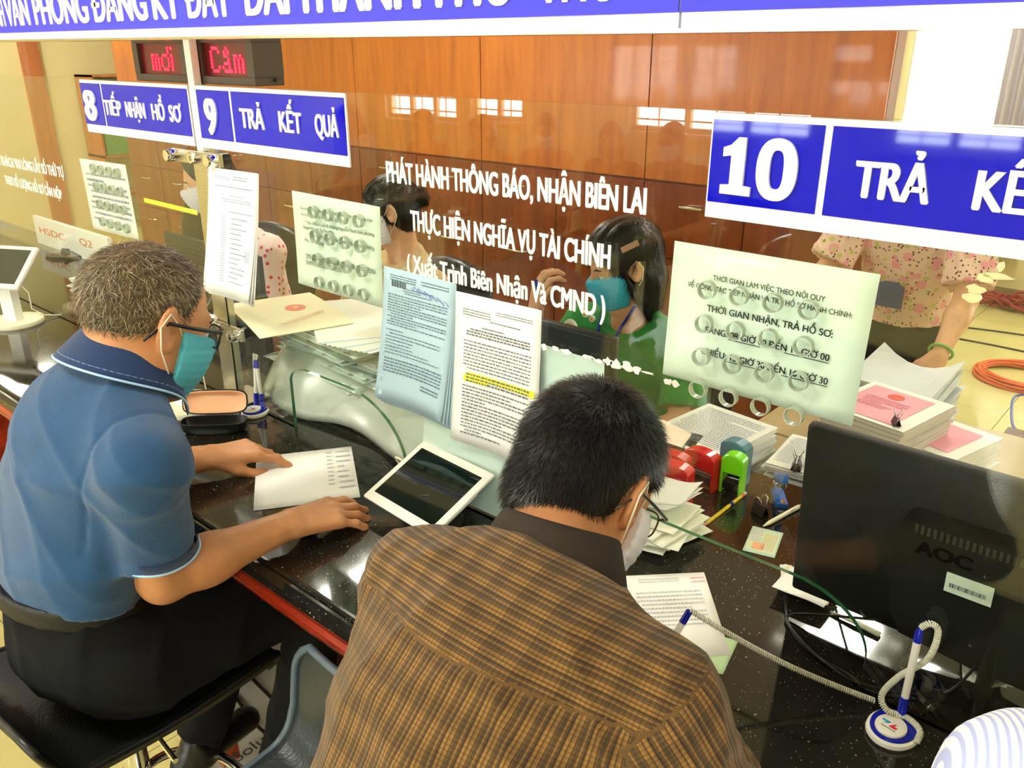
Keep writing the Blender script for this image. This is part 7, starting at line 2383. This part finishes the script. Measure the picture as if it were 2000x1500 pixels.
# --- man in the brown checked shirt, bent over the counter
def check_cloth():
    m = mat('brown_check', '#7d5524', .9, sheen=.15)
    n, l, p = nodes_of(m)
    at = n.new('ShaderNodeAttribute'); at.attribute_name = 'cloth'
    sp_ = n.new('ShaderNodeSeparateXYZ'); l.new(at.outputs['Vector'], sp_.inputs[0])
    def frac(src, period, off=0.0):
        a_ = n.new('ShaderNodeMath'); a_.operation = 'MULTIPLY_ADD'; a_.inputs[1].default_value = 1 / period; a_.inputs[2].default_value = off
        l.new(src, a_.inputs[0])
        b3 = n.new('ShaderNodeMath'); b3.operation = 'FRACT'; l.new(a_.outputs[0], b3.inputs[0]); return b3
    fx = frac(sp_.outputs[0], .0185, 50)
    cr = n.new('ShaderNodeValToRGB'); cr.color_ramp.interpolation = 'LINEAR'
    e = cr.color_ramp.elements
    e[0].position = 0; e[0].color = lin('#4c3414'); e[1].position = 1; e[1].color = lin('#4c3414')
    for pos, cc in ((.06, '#2c1d0b'), (.10, '#846029'), (.20, '#9a7032'), (.27, '#3a270f'), (.31, '#7e5b28'), (.46, '#946c30'), (.50, '#33220e'), (.54, '#6a4d20'), (.66, '#4f391a'), (.78, '#57401c'), (.84, '#9a7038'), (.88, '#6a4d20')):
        q = e.new(pos); q.color = lin(cc)
    l.new(fx.outputs[0], cr.inputs[0])
    fy = frac(sp_.outputs[1], .0052, 50)
    c2_ = n.new('ShaderNodeValToRGB'); c2_.color_ramp.elements[0].position = .0; c2_.color_ramp.elements[0].color = (.42, .42, .42, 1); c2_.color_ramp.elements[1].position = .4; c2_.color_ramp.elements[1].color = (1, 1, 1, 1)
    l.new(fy.outputs[0], c2_.inputs[0])
    fy2 = frac(sp_.outputs[1], .041, 50)
    c3_ = n.new('ShaderNodeValToRGB'); c3_.color_ramp.elements[0].position = .35; c3_.color_ramp.elements[0].color = (.72, .72, .66, 1); c3_.color_ramp.elements[1].position = .6; c3_.color_ramp.elements[1].color = (1, 1, 1, 1)
    l.new(fy2.outputs[0], c3_.inputs[0])
    mx = n.new('ShaderNodeMix'); mx.data_type = 'RGBA'; mx.blend_type = 'MULTIPLY'; mx.inputs[0].default_value = .8
    l.new(cr.outputs[0], mx.inputs[6]); l.new(c2_.outputs[0], mx.inputs[7])
    m3 = n.new('ShaderNodeMix'); m3.data_type = 'RGBA'; m3.blend_type = 'MULTIPLY'; m3.inputs[0].default_value = 1
    l.new(mx.outputs[2], m3.inputs[6]); l.new(c3_.outputs[0], m3.inputs[7])
    l.new(m3.outputs[2], p.inputs['Base Color'])
    nb = n.new('ShaderNodeTexNoise'); nb.inputs['Scale'].default_value = 900
    bp = n.new('ShaderNodeBump'); bp.inputs['Strength'].default_value = .35; bp.inputs['Distance'].default_value = .002
    l.new(nb.outputs['Fac'], bp.inputs['Height']); l.new(bp.outputs[0], p.inputs['Normal'])
    return m
J = {}
J['tr'] = nv([1, .03, -.02]); J['tu'] = nv([0, .62, .785]); J['tf'] = nv([0, .785, -.62])
J['pelvis'] = np.array([-.50, -.765, .835]); J['waist'] = np.array([-.505, -.690, .965]); J['chest'] = np.array([-.510, -.560, 1.105]); J['neck'] = np.array([-.520, -.415, 1.245])
J['hf'] = nv([.10, .74, -.66]); J['hu'] = nv([.0, .66, .75]); J['head'] = np.array([-.572, -.275, 1.290])
J['shL'] = np.array([-.672, -.475, 1.190]); J['elL'] = np.array([-.745, -.500, .985]); J['wrL'] = np.array([-.690, -.260, .985]); J['hdL'] = nv([.7, .7, -.1]); J['pnL'] = z
J['shR'] = np.array([-.345, -.462, 1.185]); J['elR'] = np.array([-.222, -.420, 1.000]); J['wrR'] = np.array([-.395, -.245, 1.000]); J['hdR'] = nv([-.80, .50, -.12]); J['pnR'] = nv([.25, -.25, .9])
J['hipR'] = np.array([-.41, -.76, .805]); J['knR'] = np.array([-.37, -.36, .775]); J['anR'] = np.array([-.39, -.46, .345]); J['toeR'] = np.array([-.38, -.33, .315])
J['hipL'] = np.array([-.59, -.76, .805]); J['knL'] = np.array([-.62, -.36, .775]); J['anL'] = np.array([-.61, -.46, .345]); J['toeL'] = np.array([-.62, -.33, .315])
m2, hd = figure(J, 'man in a brown checked shirt bent over the counter with his back to the camera', SKIN, None, BLACK_CLOTH, h=.0042, s=1.06, g=1.1, hair=None, mask=MASK_WHITE, arm_r=1.05, seed=31,
                hand={'R': dict(curl=[.8, .85, 1.0, 1.1], spread=.02, thumb_in=.9), 'L': dict(curl=.3)}, jaw=1.1)
c, r, f, u, P = hd
s = 1.06
F = Field(*bounds([J['head'], J['pelvis'], J['shL'], J['shR'], J['elL'], J['elR'], J['wrL'], J['wrR']], .16), .0046)
torso(F, J, .018, 1.16, low=True)
tu, tf_, tr_ = J['tu'], J['tf'], J['tr']
F.ell((J['chest'] + J['neck']) / 2 - tf_ * .035, (.150, .07, .12), [tr_, tf_, tu], .06)
for k in 'LR':
    S, E_, W_ = J['sh' + k], J['el' + k], J['wr' + k]
    F.cap(S, E_, .064, .056, .05)
    end = lerp(E_, W_, .80); d = nv(W_ - E_)
    F.cap(E_, end, .055, .042, .02)
    F.plane(end, d, .003, near=(end + d * .055, .07))
fa = folds(.0038, 71, .8)
def shirt_folds(x, y, z_):
    a_ = fa(x, y, z_)
    v = (x - J['neck'][0]) * tu[0] + (y - J['neck'][1]) * tu[1] + (z_ - J['neck'][2]) * tu[2]
    l_ = x - J['neck'][0]
    # yoke pleats near the neck and long soft vertical folds below
    a_ = a_ - .0040 * np.sin(46 * v + 14 * l_ + 1.2 * np.sin(20 * l_)) * np.exp(-((v + .045) / .045) ** 2)
    a_ = a_ - .0022 * np.sin(62 * l_ + 6 * v + np.sin(22 * v)) * np.clip((-v - .10) * 8, 0, 1)
    a_ = a_ + .0022 * np.exp(-((v + .112 - .10 * np.abs(l_)) / .003) ** 2)
    return a_
F.warp(shirt_folds)
eL = J['elL']; sL = J['shL']; dL = nv(eL - sL)
F.warp(lambda x, y, z_: .006 * np.exp(-(((x - eL[0]) * dL[0] + (y - eL[1]) * dL[1] + (z_ - eL[2]) * dL[2] + .055) / .006) ** 2) * (x < sL[0] + .08))
nn = nv([-.08, .80, .60])
nk = J['neck']
F.plane(nk + np.array([0, .0, .022]), nn, .005, near=(nk + nn * .06, .108))
F.plane(J['pelvis'] - tu * .05, -tu, .003)
def cloth_uv(vs):
    pts = []
    out = np.zeros((len(vs), 3))
    rel = vs - nk
    lx = rel @ tr_; lv = rel @ tu
    out[:, 0] = lx * 1.0; out[:, 1] = lv
    yoke = lv > -.112 + .10 * np.abs(lx)
    out[yoke, 0] = (lv + .10 * np.abs(lx) * 0)[yoke]; out[yoke, 1] = lx[yoke]
    for k, sg in (('L', -1), ('R', 1)):
        S, E_, W_ = J['sh' + k], J['el' + k], J['wr' + k]
        for (A, B, q0) in ((S, E_, 0), (E_, W_, 1)):
            d = B - A; L = np.linalg.norm(d); d = d / L
            t = (vs - A) @ d
            e_ = vs - A - t[:, None] * d
            near = (np.linalg.norm(e_, axis=1) < .085) & (t > (-.02 if q0 == 0 else -.01)) & (t < L + .08) & ((sg * lx > .165 + .02 * (lv < -.15)) if q0 == 0 else True)
            a1 = nv(np.cross(d, [0.3, 1, 0])); a2 = np.cross(d, a1)
            an = np.arctan2(e_ @ a2, e_ @ a1)
            out[near, 0] = (an * .056)[near]; out[near, 1] = t[near] + q0 * .3
    return out
F.build('checked_shirt', check_cloth(), m2, uvfn=cloth_uv)
COLLAR_B = mat('collar_brown', '#2a1d10', .8, bump=.3, bscale=500)
fn = ring_collar('collar', COLLAR_B, m2, nk + np.array([-.008, .022, .014]), nv([-.10, .50, .86]), [0, 1, 0], r0=.060, h=.036, out=.022, gap=.5, tip=.02, drop=.010, lab='plain dark brown collar')
F = Field(*bounds([c], .17), .0042)
R = [r, f, u]
F.ell(P(0, -.014, .034), np.array([.083, .103, .093]) * s, R, 0)
F.ell(P(0, -.045, -.035), np.array([.066, .060, .050]) * s, R, .03)
F.plane(P(0, .052, .060), nv(f * .85 - u * .45), .01)
F.plane(P(0, -.02, -.062), nv(-u * .95 + f * .42), .01)
F.plane(P(0, .045, .0), nv(f), .01, near=(P(0, .10, -.03), .085))
for q in (-1, 1): F.ell(P(q * .088, .006, -.010), np.array([.030, .032, .046]) * s, R, .006, 'sub')
F.build('hair', mat('scalp_dark', '#1b150f', .8, c2='#0f0b08', vscale=40), m2)
hair_strands(m2, P, r, f, u, .0042, [mat('hair_jet', '#0b0907', .38), mat('hair_dark_brown', '#1e1610', .4)], [15000, 5000], .019, 80, s=s, lift=.42, width=.00125, keep=lambda x, y, z_: ~((np.hypot(x - .012, y + .060) < .010) & (z_ > .07)) & ~((np.abs(x) > .058) & (z_ < .030) & (y > -.030)))
glasses(m2, P, mat('frame_bronze', '#3a3222', .3), LENS, .8)

# --- third customer, only a shoulder in the frame
def stripe_cloth():
    m = mat('striped_shirt', '#eef0fa', .8)
    n, l, p = nodes_of(m)
    at = n.new('ShaderNodeAttribute'); at.attribute_name = 'cloth'
    sp_ = n.new('ShaderNodeSeparateXYZ'); l.new(at.outputs['Vector'], sp_.inputs[0])
    a_ = n.new('ShaderNodeMath'); a_.operation = 'MULTIPLY_ADD'; a_.inputs[1].default_value = 1 / .0050; a_.inputs[2].default_value = 50; l.new(sp_.outputs[0], a_.inputs[0])
    b3 = n.new('ShaderNodeMath'); b3.operation = 'FRACT'; l.new(a_.outputs[0], b3.inputs[0])
    cr = n.new('ShaderNodeValToRGB'); e = cr.color_ramp.elements; e[0].position = .30; e[0].color = lin('#b9c2ee'); e[1].position = .5; e[1].color = lin('#f6f7ff')
    l.new(b3.outputs[0], cr.inputs[0]); l.new(cr.outputs[0], p.inputs['Base Color'])
    return m
J = {}
dx = np.array([.545, -.015, .005])
J['tr'] = nv([1, 0, 0]); J['tu'] = nv([0, .55, .835]); J['tf'] = nv([0, .835, -.55])
J['pelvis'] = np.array([.16, -.72, .835]); J['waist'] = np.array([.16, -.650, .975]); J['chest'] = np.array([.14, -.540, 1.15]); J['neck'] = np.array([.150, -.400, 1.335])
J['hf'] = nv([0, .8, -.6]); J['hu'] = nv([0, .6, .8]); J['head'] = np.array([.145, -.285, 1.41])
J['shL'] = np.array([-.016, -.432, 1.268]); J['elL'] = np.array([-.06, -.470, 1.00]); J['wrL'] = np.array([.05, -.27, .99]); J['hdL'] = nv([.5, .85, -.1]); J['pnL'] = z
J['shR'] = np.array([.315, -.430, 1.255]); J['elR'] = np.array([.42, -.46, 1.0]); J['wrR'] = np.array([.32, -.26, .99]); J['hdR'] = nv([-.4, .85, -.1]); J['pnR'] = z
for k, q in (('L', -1), ('R', 1)):
    J['hip' + k] = np.array([.16 + q * .09, -.70, .805]); J['kn' + k] = np.array([.16 + q * .12, -.32, .775]); J['an' + k] = np.array([.16 + q * .11, -.45, .345]); J['toe' + k] = np.array([.16 + q * .12, -.32, .315])
def uv3(vs):
    out = np.zeros((len(vs), 3)); rel = vs - J['neck']; out[:, 0] = rel @ nv([.9, .35, -.2]); out[:, 1] = rel @ J['tu']; return out
figure(J, 'person in a white and pale blue striped shirt at the lower right corner', SKIN, stripe_cloth(), BLACK_CLOTH, h=.0055, hair='short', mask=MASK_WHITE, sleeve=1.85, fold=.003, seed=41, uvfn=uv3, g=1.05)
stool(.16, -.72, 0.0, .715, 'black leather bar stool under the person in the striped shirt', .05)

# ------------------------------------------------------------------ waiting hall behind the camera, seen in the glass
CH2 = mat('perforated_steel', '#b8b4a8', .25, 1.0)
def hall_bench(x, y, n, label):
    rt = root('waiting_bench', (x, y, 0), label, 'bench', 'steel waiting benches in the hall')
    w_ = .56
    M = xform((x, y, 0))
    for k in range(n):
        xx = (k - (n - 1) / 2) * w_
        mb = MB(M); mb.grid(lambda u, v: (xx - .24 + u * .48, .22 - v * .42, .44 - .03 * math.sin(v * PI)), 4, 8, .008, (0, 0, 1)); mb.build('seat', CH2, rt, smooth='all')
        mb = MB(M); mb.grid(lambda u, v: (xx - .24 + u * .48, -.21 - v * .10, .48 + v * .42 - .02 * (2 * u - 1) ** 4 * v), 6, 8, .008, (0, 1, 0)); mb.build('backrest', CH2, rt, smooth='all')
    for k in range(n + 1):
        xx = (k - n / 2) * w_
        mb = MB(M); mb.tube(smooth_path([(xx, -.22, .40), (xx, -.24, .62), (xx, -.10, .66), (xx, .18, .64), (xx, .22, .56), (xx, .20, .42)]), .014, 8); mb.build('armrest', CHROME, rt, smooth='all')
    mb = MB(M); mb.tube([(-n * w_ / 2, 0, .38), (n * w_ / 2, 0, .38)], .03, 10); mb.build('beam', CHROME, rt, smooth=True)
    for q in (-1, 1):
        mb = MB(M); mb.tube([(q * n * w_ * .32, .28, .02), (q * n * w_ * .32, 0, .36), (q * n * w_ * .32, -.28, .02)], .02, 8); mb.build('leg', CHROME, rt, smooth='all')
hall_bench(-5.6, -4.18, 5, 'steel waiting bench in the hall, left one, seen as a reflection in the glass')
hall_bench(-3.15, -4.18, 3, 'steel waiting bench in the hall, right one, seen as a reflection in the glass')
HP = [(-6.50, -4.14, .15, 'long', clothes_mat('hall_white', '#ded6c4'), .5, 'hall visitor in a white top, leftmost of the reflected figures'),
      (-5.50, -4.14, -.1, 'bob', clothes_mat('hall_red', '#a83c2c'), .2, 'hall visitor in a red top with bobbed hair'),
      (-4.75, -4.14, .2, 'bob', clothes_mat('hall_yellow', '#c08a1c'), .5, 'hall visitor in a mustard top, reflected above the lettering'),
      (-4.20, -4.14, -.6, 'short', clothes_mat('hall_pink', '#b05a50'), .6, 'hall visitor in a dull pink shirt with short hair'),
      (-3.56, -4.14, -.3, 'bob', clothes_mat('hall_brown', '#5a3424'), .3, 'hall visitor in a brown top turned sideways, reflected left of sign 10'),
      (-3.02, -4.14, .1, 'short', clothes_mat('hall_dark', '#33302e'), .3, 'hall visitor in a dark shirt, reflected beside sign 10')]
for i, (x, y, hy, hr, cm, hp_, lab) in enumerate(HP):
    J = seat_pose(x, y + .02, 0, seat=.455, lean=.05 + .06 * (i % 3), hyaw=hy, hpitch=hp_ * .7, arms='lap', s=1.0 if hr != 'short' else 1.05, wide=.34)
    figure(J, lab + ', on the bench', SKIN, cm, BLACK_CLOTH, h=.010, hair=hr, mask=MASK_WHITE if i in (3, 5) else None, sleeve=.7, fold=.003, seed=60 + i, group='people waiting in the hall', hands=True)
print('SCRIPT TIME', round(time.time() - T0, 1), 'objects', len(bpy.data.objects), 'tris', sum(len(m.polygons) for m in bpy.data.meshes))
